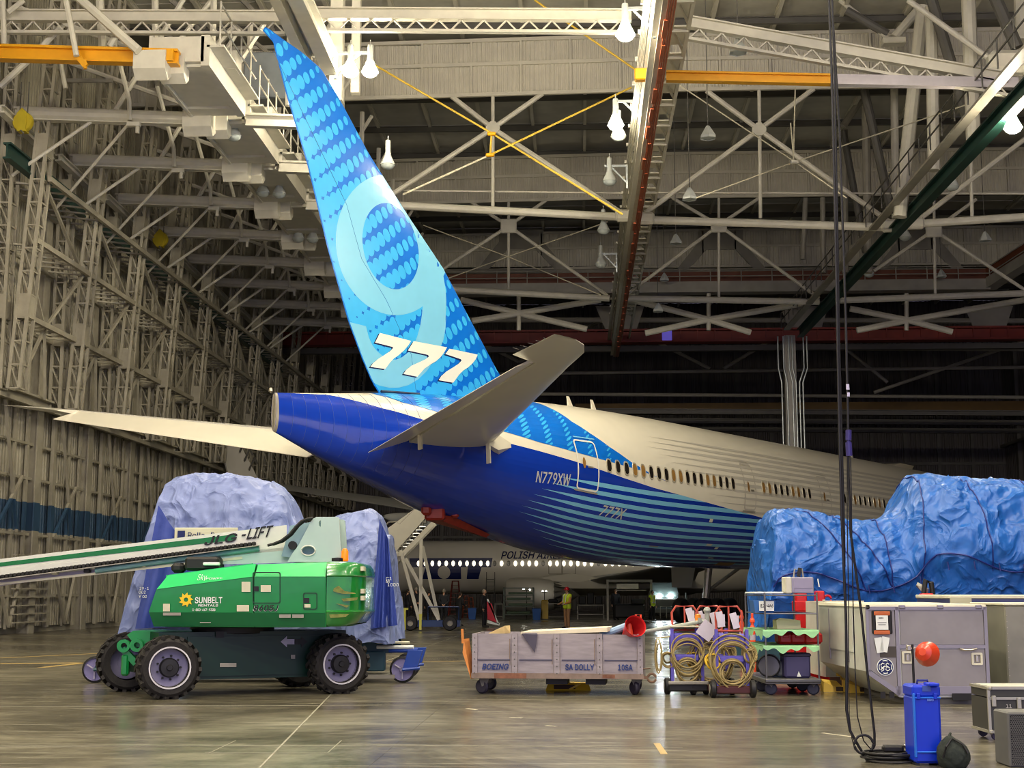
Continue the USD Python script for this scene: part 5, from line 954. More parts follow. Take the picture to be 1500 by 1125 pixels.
for x in np.linspace(ux2[0]+.4, ux2[-1]-.5, 16): q = pt2(np.array([x]), np.array([.30]), .04)[0]; part(e2, 'tie', G().tube(q, q+(.02, -.01, -.16), .014, 5), TXW if RNG.random() < .4 else STR, smooth=False)
part(e2, 'lower_cover', G().grid(np.stack([pt2(np.linspace(ux2[0]+.02, ux2[-1]-.02, 120), np.full(120, p), .02) for p in np.linspace(.0, .26, 10)])), TP2, smooth=True)
st2 = thing('engine_stand', 'dark stand under the bright blue covered engine, mostly hidden', 'engine stand', E2.o, E2.rz)
part(st2, 'frame', G().box((0, -.7, .45), (6.2, .2, .3)).box((0, .7, .45), (6.2, .2, .3)).box((-2.6, 0, .45), (.2, 1.4, .3)).box((2.6, 0, .45), (.2, 1.4, .3)), TEAL, smooth=False)
for x in (-2.7, 2.7):
    for y in (-.7, .7): part(st2, 'caster', G().lathe([(0, -.07), (.16, -.07), (.2, -.04), (.2, .04), (.16, .07), (0, .07)], (x, y, .2), (0, 1, 0), 18).box((x, y, .32), (.14, .22, .1)), BLACK)
# ================================================================ dolly cart
A_, B_ = at(692, 992, 23.3), at(942, 996, 23.1); dl = B_-A_; DA = math.atan2(dl[1], dl[0]); DL_ = math.hypot(dl[0], dl[1]); ZB = (A_[2]+B_[2])/2; ZT = at(690, 928, 23.3)[2]
PLY = M('weathered_plywood', (150, 142, 146), .65, var=.16, vs=5, bump=.2, bs=25, bdist=.005, stretch=(.5, 1, 3)); PLYD = M('plywood_edge', (130, 112, 100), .7, var=.2, vs=6); RUSTW = M('rusty_rail', (128, 84, 62), .7, var=.35, vs=9); STB = M('stencil_blue', (32, 56, 118), .6); ORG = M('orange_board', (216, 138, 66), .55, var=.15)
dy = thing('dolly_cart', 'grey wooden dolly cart with blue stencilled lettering, loaded with boards and red cones', 'cart', (A_[0], A_[1], 0), DA)
H_ = ZT-ZB; W_ = 1.25
for k in range(4):
    x0, x1 = DL_*k/4+.05, DL_*(k+1)/4-.05; zt = ZB+H_*(1 if k % 2 == 0 else .985)
    p = part(dy, 'side_panel', G().box(((x0+x1)/2, .02, (ZB+zt)/2+.03), (x1-x0, .02, zt-ZB-.06)), PLY, smooth=False)
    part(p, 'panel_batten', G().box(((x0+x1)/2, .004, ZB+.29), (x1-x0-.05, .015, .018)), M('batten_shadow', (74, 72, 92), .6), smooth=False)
    part(p, 'panel_edge', G().box((x1-.03, .006, ZB+.42), (.016, .012, zt-ZB-.3)), PLYD, smooth=False)
    part(dy, 'rear_panel', G().box(((x0+x1)/2, W_, (ZB+zt)/2+.03), (x1-x0, .02, zt-ZB-.06)), PLY, smooth=False)
for k in range(5):
    x = DL_*k/4 + (.04 if k == 0 else -.04 if k == 4 else 0)
    ps = part(dy, 'post', G().box((x, -.005, ZB+H_/2), (.085, .045, H_)), PLY, smooth=False); part(dy, 'rear_post', G().box((x, W_+.02, ZB+H_/2), (.085, .045, H_)), PLY, smooth=False)
    g = G()
    for j in range(6): g.lathe([(.011, 0), (.008, -.008), (0, -.009)], (x, -.028, ZB+.08+j*(H_-.15)/5), (0, 1, 0), 6)
    part(ps, 'bolt', g, DARKST, smooth=False)
part(dy, 'end_panel', G().box((.01, W_/2, ZB+H_/2), (.025, W_, H_)), PLY, smooth=False); part(dy, 'end_panel', G().box((DL_-.01, W_/2, ZB+H_/2), (.025, W_, H_)), PLY, smooth=False)
part(dy, 'deck', G().box((DL_/2, W_/2, ZB+.03), (DL_, W_, .06)), PLYD, smooth=False); part(dy, 'bottom_rail', G().box((DL_/2, -.015, ZB+.04), (DL_+.03, .03, .085)), PLYD, smooth=False)
part(dy, 'rust_patch', G().box((.62, -.033, ZB+.04), (.52, .008, .08)).box((2.2, -.033, ZB+.04), (.2, .008, .05)), RUSTW, smooth=False)
part(dy, 'skid', G().box((1.35, .4, ZB-.05), (.34, .5, .1)), BLACK, smooth=False); part(dy, 'skid', G().box((1.98, .4, ZB-.05), (.32, .5, .1)), BLACK, smooth=False)
for t, x, w, sl in (('BOEING', .15, .42, .2), ('SA DOLLY', 1.50, .46, 0), ('10SA', 2.34, .23, 0)): part(dy, 'stencil', G().text(t, .085, (x, -.0, ZB+.14), (1, 0, 0), (0, 0, 1), None, .012, w, sl), STB, 'blue stencilled ' + t, smooth=False)
for x in (.14, DL_-.14):
    for y in (.16, W_-.16):
        c = np.array([x, y, .115]); cs = part(dy, 'caster', G().hull([c+(dx, e, dz) for dx, dz in ((0, 0), (.09, .05), (.12, .13), (-.05, .13)) for e in (-.06, .06)]), DARKST, smooth=False)
        part(cs, 'wheel', G().lathe([(0, -.045), (.09, -.045), (.115, -.02), (.115, .02), (.09, .045), (0, .045)], c, (0.35, 1, 0) if x < 1 else (.8, .6, 0), 18), M('caster_purple_black', (34, 30, 46), .5))
part(dy, 'tow_handle', G().hull([(-.14, -.02, ZB+.62), (-.1, .3, ZB+.62), (-.02, -.02, ZB-.02), (-.0, .3, ZB-.02), (-.1, -.02, ZB+.3), (-.16, -.02, ZB+.4)]).tube((-.16, 0, ZB+.55), (-.17, 0, ZB+.78), .022, 8), ORG, 'orange board tow handle at the left end')
part(dy, 'hitch_ring', G().path([(DL_+.14+.065*math.cos(a), -.0, ZB+.02+.065*math.sin(a)) for a in np.linspace(0, 2*math.pi, 17)[:-1]], .02, 7, closed=True).beam((DL_, 0, ZB+.03), (DL_+.08, 0, ZB+.02), .05, .05).tube((DL_, 0, ZB+.16), (DL_+.12, 0, ZB+.17), .01, 6), M('rusty_iron', (104, 78, 60), .6, var=.3, vs=12), 'rusty towing ring')
RD = rotz(DA); dw = lambda x, y, z: np.array([A_[0], A_[1], 0]) + RD @ np.array([x, y, z])
def dfix(g_): return g_.moved((A_[0], A_[1], 0), DA)
solo('white_board', dfix(G().hull([(.76, .2, ZT+.02), (2.18, .05, ZT+.1), (2.24, .35, ZT+.12), (.9, .6, ZT+.05), (.76, .2, ZT-.02), (2.18, .05, ZT+.03), (2.24, .35, ZT+.06), (.9, .6, ZT)])), M('cream_board', (224, 214, 184), .6), 'long cream board lying on top of the grey dolly cart', 'board', smooth=False)
solo('wood_board', dfix(G().hull([(1.5, .55, ZT+.03), (2.6, .3, ZT+.02), (2.62, .6, ZT+.02), (1.55, .8, ZT+.03), (1.5, .55, ZT-.01), (2.6, .3, ZT-.03), (2.62, .6, ZT-.03), (1.55, .8, ZT)])), M('dark_board', (86, 82, 76), .6), 'dark board under the cream one in the dolly cart', 'board', smooth=False)
solo('packing_piece', dfix(G().hull([(.2, .3, ZT-.05), (.5, .2, ZT+.0), (.5, .2, ZT+.12), (.55, .5, ZT+.12), (.25, .6, ZT), (.58, .3, ZT), (.22, .3, ZT+.0)])), M('cardboard', (204, 178, 122), .7, var=.15, vs=7), 'torn tan cardboard piece at the left end of the dolly cart', 'cardboard', smooth=False)
solo('dark_flap', dfix(G().hull([(.8, -.036, ZT), (1.06, -.036, ZT-.02), (1.02, -.034, ZT-.3), (.8, -.03, ZT), (1.06, -.03, ZT), (1.02, -.03, ZT-.28), (.85, .1, ZT+.01), (1.03, .1, ZT+.01)])), M('dark_cloth', (72, 68, 84), .7), 'dark pointed cloth flap hanging over the front of the dolly cart', 'cloth', smooth=False)
solo('blue_tube', dfix(G().tube((2.05, .3, ZT-.04), (2.56, .25, ZT+.15), .06, 10).tube((2.3, .42, ZT), (2.58, .35, ZT+.14), .03, 8)), M('pale_blue_plastic', (146, 178, 208), .4), 'pale blue plastic tube leaning towards the red cones in the dolly cart', 'tube')
CONE = M('cone_red', (206, 30, 34), .4, var=.06); CONEO = M('cone_orange', (232, 84, 48), .45, var=.06)
def cone(o, base, tip, r0, r1, mat):
    b, t_ = np.asarray(base, float), np.asarray(tip, float); L = np.linalg.norm(t_-b)
    part(o, 'shell', G().lathe([(r0*.94, .03), (r0, 0), (r0*1.06, -.01), (r0*1.06, .02), (r0, .035), (r1, L), (r1*.7, L+.02), (r1*.55, L)], b, t_-b, 28), mat)
    part(o, 'inside', G().lathe([(r0*.94, .02), (r1*.7, L*.95), (0, L*.95)], b, t_-b, 24), M('cone_inside', (170, 18, 24), .5))
q = at(931, 917, 23.0)
o = thing('traffic_cone', 'red cone lying with its open mouth towards us on the dolly cart', 'cone', (0, 0, 0)); cone(o, q, q+np.array([-.16, .42, -.16]), .165, .05, CONE)
q = at(921, 914, 23.25); o = thing('traffic_cone', 'orange cone tip standing up behind the red cone on the dolly cart', 'cone', (0, 0, 0)); part(o, 'shell', G().lathe([(.1, -.3), (.05, .05), (.045, .12), (.03, .14), (0, .14)], q-(0, 0, .06), (0, 0, 1), 18), CONEO)
q = at(935, 905, 23.3); o = thing('hand_tool', 'orange-red scoop handle sticking up at the right end of the dolly cart', 'tool', (0, 0, 0)); part(o, 'handle', G().path([q+(-.04, 0, -.3), q+(-.04, 0, .05), q+(.04, 0, .05), q+(.04, 0, -.3)], .018, 7), CONEO)
PIPE = M('grey_pipe', (150, 156, 146), .4); p0, p1 = at(914, 931, 23.5), at(1036, 909, 23.2)
pi = thing('grey_pipe', 'long grey pipe sticking out of the dolly cart to the right with a ball fitting', 'pipe', (0, 0, 0))
part(pi, 'tube', G().tube(p0, p1, .032, 10), PIPE); part(pi, 'fitting', G().tube(p1-(0, 0, .04), p1+(0, 0, .12), .04, 10).lathe([(0, -.06), (.045, -.04), (.062, 0), (.045, .04), (0, .06)], p1+(0, 0, .16), n=14).tube(at(1025, 912, 23.2), at(1025, 905, 23.2), .03, 8), PIPE)
YP = M('yellow_plastic', (226, 186, 30), .45, var=.1)
yt_ = Fr(-.22, 24.4); o = thing('yellow_tray', 'flat yellow plastic ramp lying on the floor under the dolly cart', 'ramp', yt_.o, yt_.rz)
part(o, 'top', G().hull([(-.38, -.15, .0), (.38, -.15, .0), (.32, .2, 0), (-.3, .2, 0), (-.33, -.1, .13), (.34, -.1, .12), (.3, .15, .12), (-.28, .15, .13)]), YP, smooth=False); part(o, 'mouth', G().box((-.06, -.15, .06), (.36, .03, .07)), M('tray_dark', (70, 44, 20), .7), smooth=False); part(o, 'strut', G().beam((.02, -.18, .02), (.2, -.16, .11), .03, .03), YP, smooth=False)

# ================================================================ hose carts
PUR = M('reel_violet', (92, 84, 178), .45, var=.1); HOSE = M('tan_hose', (150, 132, 82), .5, var=.15, vs=10); HOSEY = M('yellow_hose', (214, 176, 40), .5); REDT = M('red_tube', (178, 74, 58), .4, var=.12); MAR = M('maroon_base', (70, 24, 26), .5); PAPER = M('paper', (196, 190, 200), .6)
def loops(c, r, n, seed, sag=.25, lo=.75, dy_=.1, axis='y'):
    R = random.Random(seed); pts = []
    for k in range(n):
        rr = r*R.uniform(lo, 1.0); off = R.uniform(-dy_, dy_); dz = -sag*R.uniform(0, 1)*r; ex = R.uniform(.9, 1.08)
        for a in np.linspace(0, 2*math.pi, 28)[:-1]: pts.append((c[0]+rr*ex*math.cos(a), c[1]+off+.02*math.sin(3*a), c[2]+dz+rr*math.sin(a)*(1.0 if math.sin(a) > 0 else 1.15)))
    return pts
def hose_cart(nm, lab, fr, kind):
    o = thing(nm, lab, 'hose cart', fr.o, fr.rz); w = .24
    part(o, 'base', G().cbox((0, 0, .12), (.62, .34, .12), .02), BLACK if kind == 0 else MAR, smooth=False)
    if kind == 0: part(o, 'base_lip', G().cbox((0, -.2, .2), (.64, .04, .05), .01), GREYST, smooth=False)
    part(o, 'upright', G().beam((-w, -.1, .15), (-w, -.1, 1.05), .05, .04).beam((w, -.1, .15), (w, -.1, 1.05), .05, .04).beam((-w, .1, .15), (-w, .1, .95), .04, .04).beam((w, .1, .15), (w, .1, .95), .04, .04), PUR, smooth=False)
    part(o, 'tank_panel', G().cbox((0, -.08, .88), (.44, .08, .2), .03).cbox((0, -.06, .58), (.42, .08, .12), .03), PUR, smooth=False)
    part(o, 'handle', G().path([(-.2, .12, .95), (-.21, .15, 1.3), (-.14, .16, 1.4), (.14, .16, 1.4), (.21, .15, 1.3), (.2, .12, .95)], .02, 7).path([(0, .12, 1.0), (0, .16, 1.4)], .016, 6).path([(-.2, .1, 1.02), (.2, .1, 1.02)], .018, 6), REDT)
    g = G(); p_ = loops((0, -.14, .72 if kind == 0 else .66), .27 if kind == 0 else .36, 9, 5+kind, .5, .8, .07); g.path(p_, .013, 6); p_ = loops((0, -.12, .42), .2, 6, 9+kind, .3, .7, .05); g.path(p_, .013, 6)
    part(o, 'hose_coil', g, HOSE, 'coils of tan hose', smooth=True)
    part(o, 'side_coil', G().path(loops((.29, -.02, .68), .13, 8, 21, .3, .6, .12), .012, 6), HOSE, smooth=True); part(o, 'side_coil', G().path(loops((-.3, -.02, .6), .11, 6, 27, .4, .6, .1), .012, 6), HOSEY if kind else HOSE, smooth=True)
    for x in (-.31, .31):
        wv = part(o, 'wheel', G().lathe([(0, -.05), (.1, -.05), (.135, -.03), (.135, .03), (.1, .05), (0, .05)], (x, .05 if kind == 0 else -.12, .135), (1, 0, 0), 18), BLACK); part(wv, 'wheel_disc', G().lathe([(.075, .0), (.07, .055), (0, .055)], (x, .05 if kind == 0 else -.12, .135), (math.copysign(1, x), 0, 0), 14), GREYST)
    for x, z, a in ((.1, 1.18, .25), (-.12, 1.2, -.1)) if kind else ((.1, 1.25, .3),):
        part(o, 'paper_tag', G().beam((x-.05, .08, z+.12), (x+.05*a, .06, z-.12), .11, .008, (0, 1, .01)).box((x, .08, z), (.1, .008, .16)), PAPER, smooth=False)
    return o
h1 = hose_cart('hose_cart', 'violet hose cart with tan hose coils and a black base, left one of the pair', Fr(1.70, 23.35), 0)
part(h1, 'hanging_coil', G().path([(-.47+.05*math.cos(a), -.15, .62+.27*math.sin(a)) for a in np.linspace(0, 2*math.pi, 21)[:-1]], .013, 6, closed=True).path([(-.45+.045*math.cos(a), -.12, .6+.22*math.sin(a)) for a in np.linspace(0, 2*math.pi, 21)[:-1]], .013, 6, closed=True).tube((-.26, -.1, .92), (-.5, -.14, .9), .01, 6), HOSE)
part(h1, 'clipboard', G().box((.31, -.2, 1.02), (.26, .01, .26), rotz(0) @ np.array([[.8, 0, .6], [0, 1, 0], [-.6, 0, .8]])), PAPER, 'lilac-white sheet hanging at an angle', smooth=False)
part(h1, 'tray', G().box((-.03, 0, 1.08), (.46, .3, .02)), DECAL, smooth=False)
h2 = hose_cart('hose_cart', 'violet hose cart with a big tan hose ring and maroon base', Fr(2.36, 22.85), 1)
h3 = hose_cart('hose_cart', 'violet hose cart standing behind, half hidden by the big ring of tan hose', Fr(2.10, 23.45), 1)
part(h3, 'valve', G().lathe([(0, 0), (.05, .02), (.05, .14), (0, .16)], (-.2, 0, 1.12), n=10), M('valve_orange', (230, 140, 40), .4))

# ================================================================ shelf cart and what stands on it
SF = Fr(3.42, 23.25); CH = M('cart_steel', (112, 112, 112), .4, metal=.6, var=.1); GRC = M('green_cloth', (150, 206, 152), .7, var=.1)
sc_ = thing('shelf_cart', 'grey wire shelf cart on casters with green cloths over its middle shelves', 'cart', SF.o, SF.rz)
xl, xr_ = SF(1123, 990, 0)[0], SF(1200, 990, 0)[0]; DP = 1.9; zz_ = lambda py: SF(1160, py, 0)[2]
part(sc_, 'deck', G().cbox(((xl+xr_)/2, DP/2, zz_(997)), (xr_-xl+.06, DP+.06, .06), .015), CH, smooth=False); part(sc_, 'deck_rail', G().path([(xl, 0, zz_(1000)), (xr_, 0, zz_(1000)), (xr_, DP, zz_(1000)), (xl, DP, zz_(1000))], .025, 7, closed=True), CH)
for x in (xl, xr_):
    for y in (0, DP): part(sc_, 'post', G().tube((x, y, zz_(998)), (x, y, zz_(868)), .016, 8), CH)
for py, cl in ((872, 0), (899, 0), (924, 1), (947, 1)):
    z = zz_(py); s_ = part(sc_, 'shelf', G().box(((xl+xr_)/2, DP/2, z), (xr_-xl, DP, .02)).path([(xl, 0, z), (xr_, 0, z), (xr_, DP, z), (xl, DP, z)], .012, 6, closed=True), CH, smooth=False)
    if cl:
        rows = []
        for v in np.linspace(0, 1, 5): rows.append([(xl-.05+(xr_-xl+.06)*u, -.03-.01*v, z+.015-v*(.07+.03*math.sin(u*9+py)+.03*math.sin(u*23))) for u in np.linspace(0, 1, 40)])
        g = G().grid(np.array([[(p[0], DP*.9, z+.015) for p in rows[0]]] + rows)); rows = []
        for v in np.linspace(0, 1, 5): rows.append([(xl-.04-.01*v, DP*u, z+.015-v*(.1+.04*math.sin(u*11+py)+.03*math.sin(u*27))) for u in np.linspace(0, 1, 40)])
        part(s_, 'cloth', g.grid(np.array(rows)), GRC, 'pale green cloth hanging over the shelf edge', smooth=True)
for x in (xl+.08, xr_-.08):
    for y in (.1, DP/2, DP-.1):
        c = np.array([x, y, .1]); cs = part(sc_, 'caster', G().hull([c+(dx, e, dz) for dx, dz in ((0, .02), (.05, .1), (-.05, .1)) for e in (-.05, .05)]).box(c+(0, 0, .12), (.12, .12, .06)), DARKST, smooth=False); part(cs, 'wheel', G().lathe([(0, -.03), (.08, -.03), (.1, -.015), (.1, .015), (.08, .03), (0, .03)], c, (.3, 1, 0), 18), M('caster_navy', (36, 38, 58), .5))
tz = zz_(871)+.01
o = thing('tool_chest', 'grey metal tool chest with a handle on top of the shelf cart', 'tool chest', SF.o, SF.rz); a = SF(1170, 858, .3)
part(o, 'body', G().cbox((a[0], .3, tz+.14), (.42, .34, .26), .015), M('chest_grey', (150, 146, 160), .4, metal=.3, var=.1), smooth=False); part(o, 'end_panel', G().cbox((a[0]-.2, .28, tz+.14), (.1, .36, .27), .015), M('chest_cream', (190, 188, 172), .5), smooth=False)
part(o, 'drawer_front', G().box((a[0]+.04, .125, tz+.16), (.3, .012, .14)).box((a[0]+.04, .125, tz+.05), (.3, .012, .06)), M('chest_lilac', (140, 134, 158), .4), smooth=False); part(o, 'handle', G().path([(a[0]-.08, .3, tz+.26), (a[0]-.06, .3, tz+.4), (a[0]+.06, .3, tz+.4), (a[0]+.08, .3, tz+.26)], .014, 6), GREYST); part(o, 'lever', G().beam((a[0], .3, tz+.28), (a[0]+.03, .3, tz+.42), .06, .05), BLACK, smooth=False)
solo('white_sheet', G().cbox(SF(1119, 868, .6)*(1, 1, 0)+(0, 0, tz+.02), (.48, .9, .03), .01).moved(SF.o, SF.rz), TXW, 'white flat sheet on the left of the shelf cart top', 'sheet', smooth=False)
s2 = zz_(899)+.012; a = SF(1118, 885, .25)
o = thing('storage_bin', 'small blue bin with a white label on the upper shelf of the cart', 'bin', SF.o, SF.rz); part(o, 'body', G().hull([(a[0]+x, .35+y, s2+z) for x, y, z in ((-.15, -.2, 0), (.15, -.2, 0), (-.15, .2, 0), (.15, .2, 0), (-.18, -.22, .2), (.18, -.22, .2), (-.18, .22, .2), (.18, .22, .2))]), M('bin_blue', (58, 110, 176), .4), smooth=False)
lb = part(o, 'label', G().box((a[0]+.03, .12, s2+.11), (.24, .01, .16), None), TXW, 'white label with black lettering', smooth=False); part(lb, 'label_lettering', G().text('E.X-4A6', .045, (a[0]-.07, .114, s2+.09), depth=.003, width=.2), DECALK, smooth=False)
a = SF(1155, 921, .4); s3 = zz_(924)+.02
solo('cream_box', G().hull([(a[0]-.2, .3, s3), (a[0]+.18, .3, s3), (a[0]+.18, .7, s3), (a[0]-.2, .7, s3), (a[0]-.21, .32, s3+.14), (a[0]-.15, .32, s3+.18), (a[0]+.18, .32, s3+.14), (a[0]+.18, .7, s3+.14), (a[0]-.2, .7, s3+.14)]).moved(SF.o, SF.rz), M('cream_yellow', (228, 218, 168), .5), 'cream yellow box on the middle shelf of the cart', 'box', smooth=False)
s4 = zz_(947)+.02
RED = M('signal_red', (190, 22, 26), .35, var=.08)
for k, (px, w) in enumerate(((1148, .26), (1166, .3), (1188, .34))): a = SF(px, 940, .5); solo('red_case', G().cbox((a[0], .5, s4+.1), (w*.9, .4, .19), .04).cbox((a[0], .3, s4+.13), (.1, .04, .05), .01).moved(SF.o, SF.rz), RED, 'red plastic case on the lower green shelf, ' + ('left of three', 'middle of three', 'right of three')[k], 'case', 'red cases on the shelf cart')
a = SF(1166, 980, .25); zd = zz_(997)+.035
o = thing('equipment_case', 'dark violet equipment case on the bottom deck of the shelf cart', 'case', SF.o, SF.rz); part(o, 'body', G().cbox((a[0], .3, zd+.18), (.42, .4, .36), .03), M('case_violet', (64, 60, 98), .45)); part(o, 'lid', G().cbox((a[0], .3, zd+.36), (.44, .42, .06), .02), M('case_dark', (44, 42, 66), .45)); part(o, 'tag', G().hull([(a[0]-.02, .09, zd+.02), (a[0]+.05, .09, zd+.02), (a[0]+.01, .09, zd+.11), (a[0], .1, zd+.05)]), TXW, smooth=False)
a = SF(1128, 976, .4)
o = thing('cable_reel', 'metal cable reel on the bottom deck at the left of the shelf cart', 'reel', SF.o, SF.rz); part(o, 'flange', G().lathe([(.0, -.1), (.17, -.1), (.18, -.09), (.18, -.08), (.07, -.07), (.07, .07), (.18, .08), (.18, .1), (0, .1)], (a[0], .45, zd+.18), (.3, 1, 0), 24), CH); part(o, 'rim', G().path([(a[0]-.03+.17*math.cos(t), .34-.05*math.cos(t), zd+.18+.17*math.sin(t)) for t in np.linspace(0, 2*math.pi, 25)[:-1]], .014, 6, closed=True), BLACK); part(o, 'bracket', G().cbox((a[0]+.2, .5, zd+.13), (.2, .3, .24), .03), M('reel_grey', (130, 134, 126), .5))
def delineator(nm, lab, p):
    o = thing(nm, lab, 'traffic post', p); part(o, 'tube', G().lathe([(.055, .03), (.055, .95), (.045, .98), (.03, 1.0), (.03, 1.04), (.05, 1.06), (.05, 1.1), (.025, 1.14), (.025, 1.22), (0, 1.24)], n=16), CONEO); part(o, 'base', G().lathe([(0, 0), (.19, 0), (.19, .03), (.07, .08), (.055, .12)], n=10), BLACK, smooth=False)
    for z in (.45, .72): part(o, 'reflective_band', G().lathe([(.056, z), (.057, z+.005), (.057, z+.1), (.056, z+.105)], n=16), M('band_silver', (176, 172, 188), .35))
delineator('traffic_post', 'orange traffic post with silver bands in front, left of the shelf cart', (gnd(1104, 994)[0], gnd(1104, 994)[1], 0)); delineator('traffic_post', 'orange traffic post standing farther back, behind the shelf cart', (gnd(1088, 978)[0], gnd(1088, 978)[1], 0))
# red engine stand with FWD lettering
RF = Fr(4.15, 27.0); o = thing('red_stand', 'red steel engine stand lettered FWD behind the shelf cart', 'stand', RF.o, RF.rz); rz_ = lambda px, py: RF(px, py, 0)
q0, q1 = rz_(1166, 985), rz_(1206, 872)
part(o, 'column', G().cbox(((q0[0]+q1[0])/2-.16, 0, 1.0), (.2, .3, 1.3), .02).cbox(((q0[0]+q1[0])/2+.2, 0, .85), (.14, .3, 1.6), .02), RED, smooth=False); part(o, 'crossbar', G().cbox(((q0[0]+q1[0])/2, 0, rz_(0, 888)[2]), (.58, .32, .2), .02).cbox(((q0[0]+q1[0])/2, 0, rz_(0, 950)[2]), (.8, .5, .3), .03).box((0, 0, .1), (1.2, .6, .2)).box(((q0[0]+q1[0])/2, 0, .35), (.5, .3, .5)), RED, smooth=False)
part(o, 'lettering', G().text('FWD', .1, (rz_(1179, 894)[0], -.165, rz_(1179, 893)[2]), depth=.006, width=.22), TXW, 'white lettering FWD', smooth=False); part(o, 'arrow', G().prism([(rz_(1196, 0)[0], rz_(0, 893)[2]), (rz_(1203, 0)[0]+.02, rz_(0, 890.5)[2]), (rz_(1196, 0)[0], rz_(0, 888)[2])], -.17, -.162), TXW, smooth=False)
part(o, 'lifting_eye', G().path([(rz_(1212, 876)[0]+.07*math.cos(t), 0, rz_(0, 878)[2]+.07*math.sin(t)) for t in np.linspace(0, 2*math.pi, 19)[:-1]], .022, 7, closed=True).tube((rz_(1212, 0)[0], 0, .2), (rz_(1212, 0)[0], 0, rz_(0, 882)[2]), .03, 8), RED)
part(o, 'white_tank', G().lathe([(0, 0), (.09, .02), (.09, .5), (.04, .56), (0, .57)], (rz_(1203, 0)[0], .25, rz_(0, 932)[2]), n=14), TXW)

# ================================================================ aluminium containers
ALU = M('aluminium_panel', (150, 145, 138), .42, metal=.55, var=.1, vs=2.2, bump=.12, bs=6, bdist=.01); ALUG = M('aluminium_side', (208, 210, 200), .35, metal=.1, var=.12, vs=1.6, bump=.1, bs=4, bdist=.01); ALUF = M('aluminium_frame', (146, 142, 150), .4, metal=.4, var=.08); LIDC = M('lid_cream', (214, 210, 184), .45); 
CFm = Fr(5.05, 21.55); c_ = lambda px, py, ly=0: CFm(px, py, ly)
ct = thing('freight_container', 'aluminium freight container with a round blue and white emblem and a cut lower corner', 'container', CFm.o, CFm.rz)
L0, R0, X1 = c_(1270, 960)[0], c_(1447, 960)[0], c_(1318, 1030)[0]; ZT2, ZBt, ZC2 = c_(1350, 889)[2], .1, c_(1270, 984)[2]; DP2 = 3.2
outl = [(L0, ZT2), (R0, ZT2), (R0+.01, ZBt), (X1, ZBt), (L0, ZC2)]
part(ct, 'body', G().prism(outl, 0, DP2), ALUG, smooth=False)
lx_ = c_(1315, 960)[0]; midz = c_(1380, 947)[2]
part(ct, 'door_panel', G().box(((lx_+R0)/2, -.008, (ZT2+midz)/2), (R0-lx_-.1, .02, ZT2-midz-.06)), ALU, smooth=False); part(ct, 'door_panel', G().box(((lx_+R0)/2, -.008, (midz+.22)/2), (R0-lx_-.1, .02, midz-.3)), ALU, smooth=False)
part(ct, 'left_panel', G().prism([(L0+.04, ZT2-.04), (lx_-.03, ZT2-.04), (lx_-.03, .2), (X1-.05, .22), (L0+.04, ZC2+.03)], -.018, 0), ALU, smooth=False)
part(ct, 'frame', G().box((lx_, -.02, ZT2/2+.06), (.05, .035, ZT2-.12)).box((L0+.015, -.02, (ZT2+ZC2)/2), (.04, .035, ZT2-ZC2)).box((R0-.02, -.02, ZT2/2+.06), (.05, .035, ZT2-.12)).box(((L0+R0)/2, -.02, ZT2-.02), (R0-L0, .035, .05)).box(((lx_+R0)/2, -.02, midz), (R0-lx_, .03, .05)).box(((X1+R0)/2, -.02, .2), (R0-X1+.1, .035, .12)).beam((L0, -.02, ZC2), (X1, -.02, .15), .035, .07), ALUF, smooth=False)
part(ct, 'lid', G().hull([(L0-.02, -.01, ZT2), (R0+.01, -.01, ZT2), (L0-.02, DP2, ZT2), (R0+.01, DP2, ZT2), (L0, 0, ZT2+.035), (R0, 0, ZT2+.035), (L0, DP2, ZT2+.05), (R0, DP2, ZT2+.05)]), LIDC, smooth=False)
for px in (1271, 1321, 1377, 1433): part(ct, 'lid_clip', G().cbox(c_(px, 889, -.03), (.09 if px > 1280 else .05, .05, .06), .01), ALUF if px > 1280 else BLACK, smooth=False)
part(ct, 'base', G().box(((X1+R0)/2+.05, DP2/2, .06), (R0-X1-.05, DP2-.1, .12)), DARKST, smooth=False)
for x in (c_(1408, 1028)[0],): part(ct, 'fork_pocket', G().box((x, -.04, .11), (.28, .02, .1)), BLACK, smooth=False)
for px in (1293, 1306): part(ct, 'fork_pocket', G().box((c_(px, 1018)[0], -.012, c_(px, 1018)[2]), (.07, .02, .09)), BLACK, smooth=False)
for px, py in ((1329, 963), (1431, 965)):
    a = c_(px, py, -.02); o2 = sbox(a[0]-.08, a[2]-.09, a[0]+.08, a[2]+.09).buffer(.0); part(ct, 'latch', G().prism(o2.buffer(-.02).buffer(.02).difference(o2.buffer(-.03)), -.04, -.012), LIDC, smooth=False); part(ct, 'latch_handle', G().cbox(a+(0, -.01, 0), (.05, .02, .1), .01), METAL, smooth=False)
part(ct, 'grab_handle', G().path([c_(px, py, -.06) for px, py in ((1406, 950), (1411, 952), (1424, 952), (1431, 950))], .014, 6), METAL)
hp = part(ct, 'document_holder', G().cbox(c_(1292, 911.5, -.03), (.3, .03, .34), .02), BLACK, 'black holder with orange straps and a white card', smooth=False)
for py in (898.5, 926.5): part(hp, 'orange_strap', G().cbox(c_(1292, py, -.05), (.24, .02, .06), .01), M('strap_orange', (190, 98, 50), .5), smooth=False)
cd_ = part(hp, 'card', G().box(c_(1292, 912, -.055), (.18, .008, .21)), TXW, smooth=False); part(cd_, 'card_print', G().text('GE90', .022, c_(1287, 906.5, -.06), depth=.002, width=.07).box(c_(1292, 912, -.06), (.13, .003, .008)).box(c_(1292, 915, -.06), (.11, .003, .008)), DECALK, smooth=False)
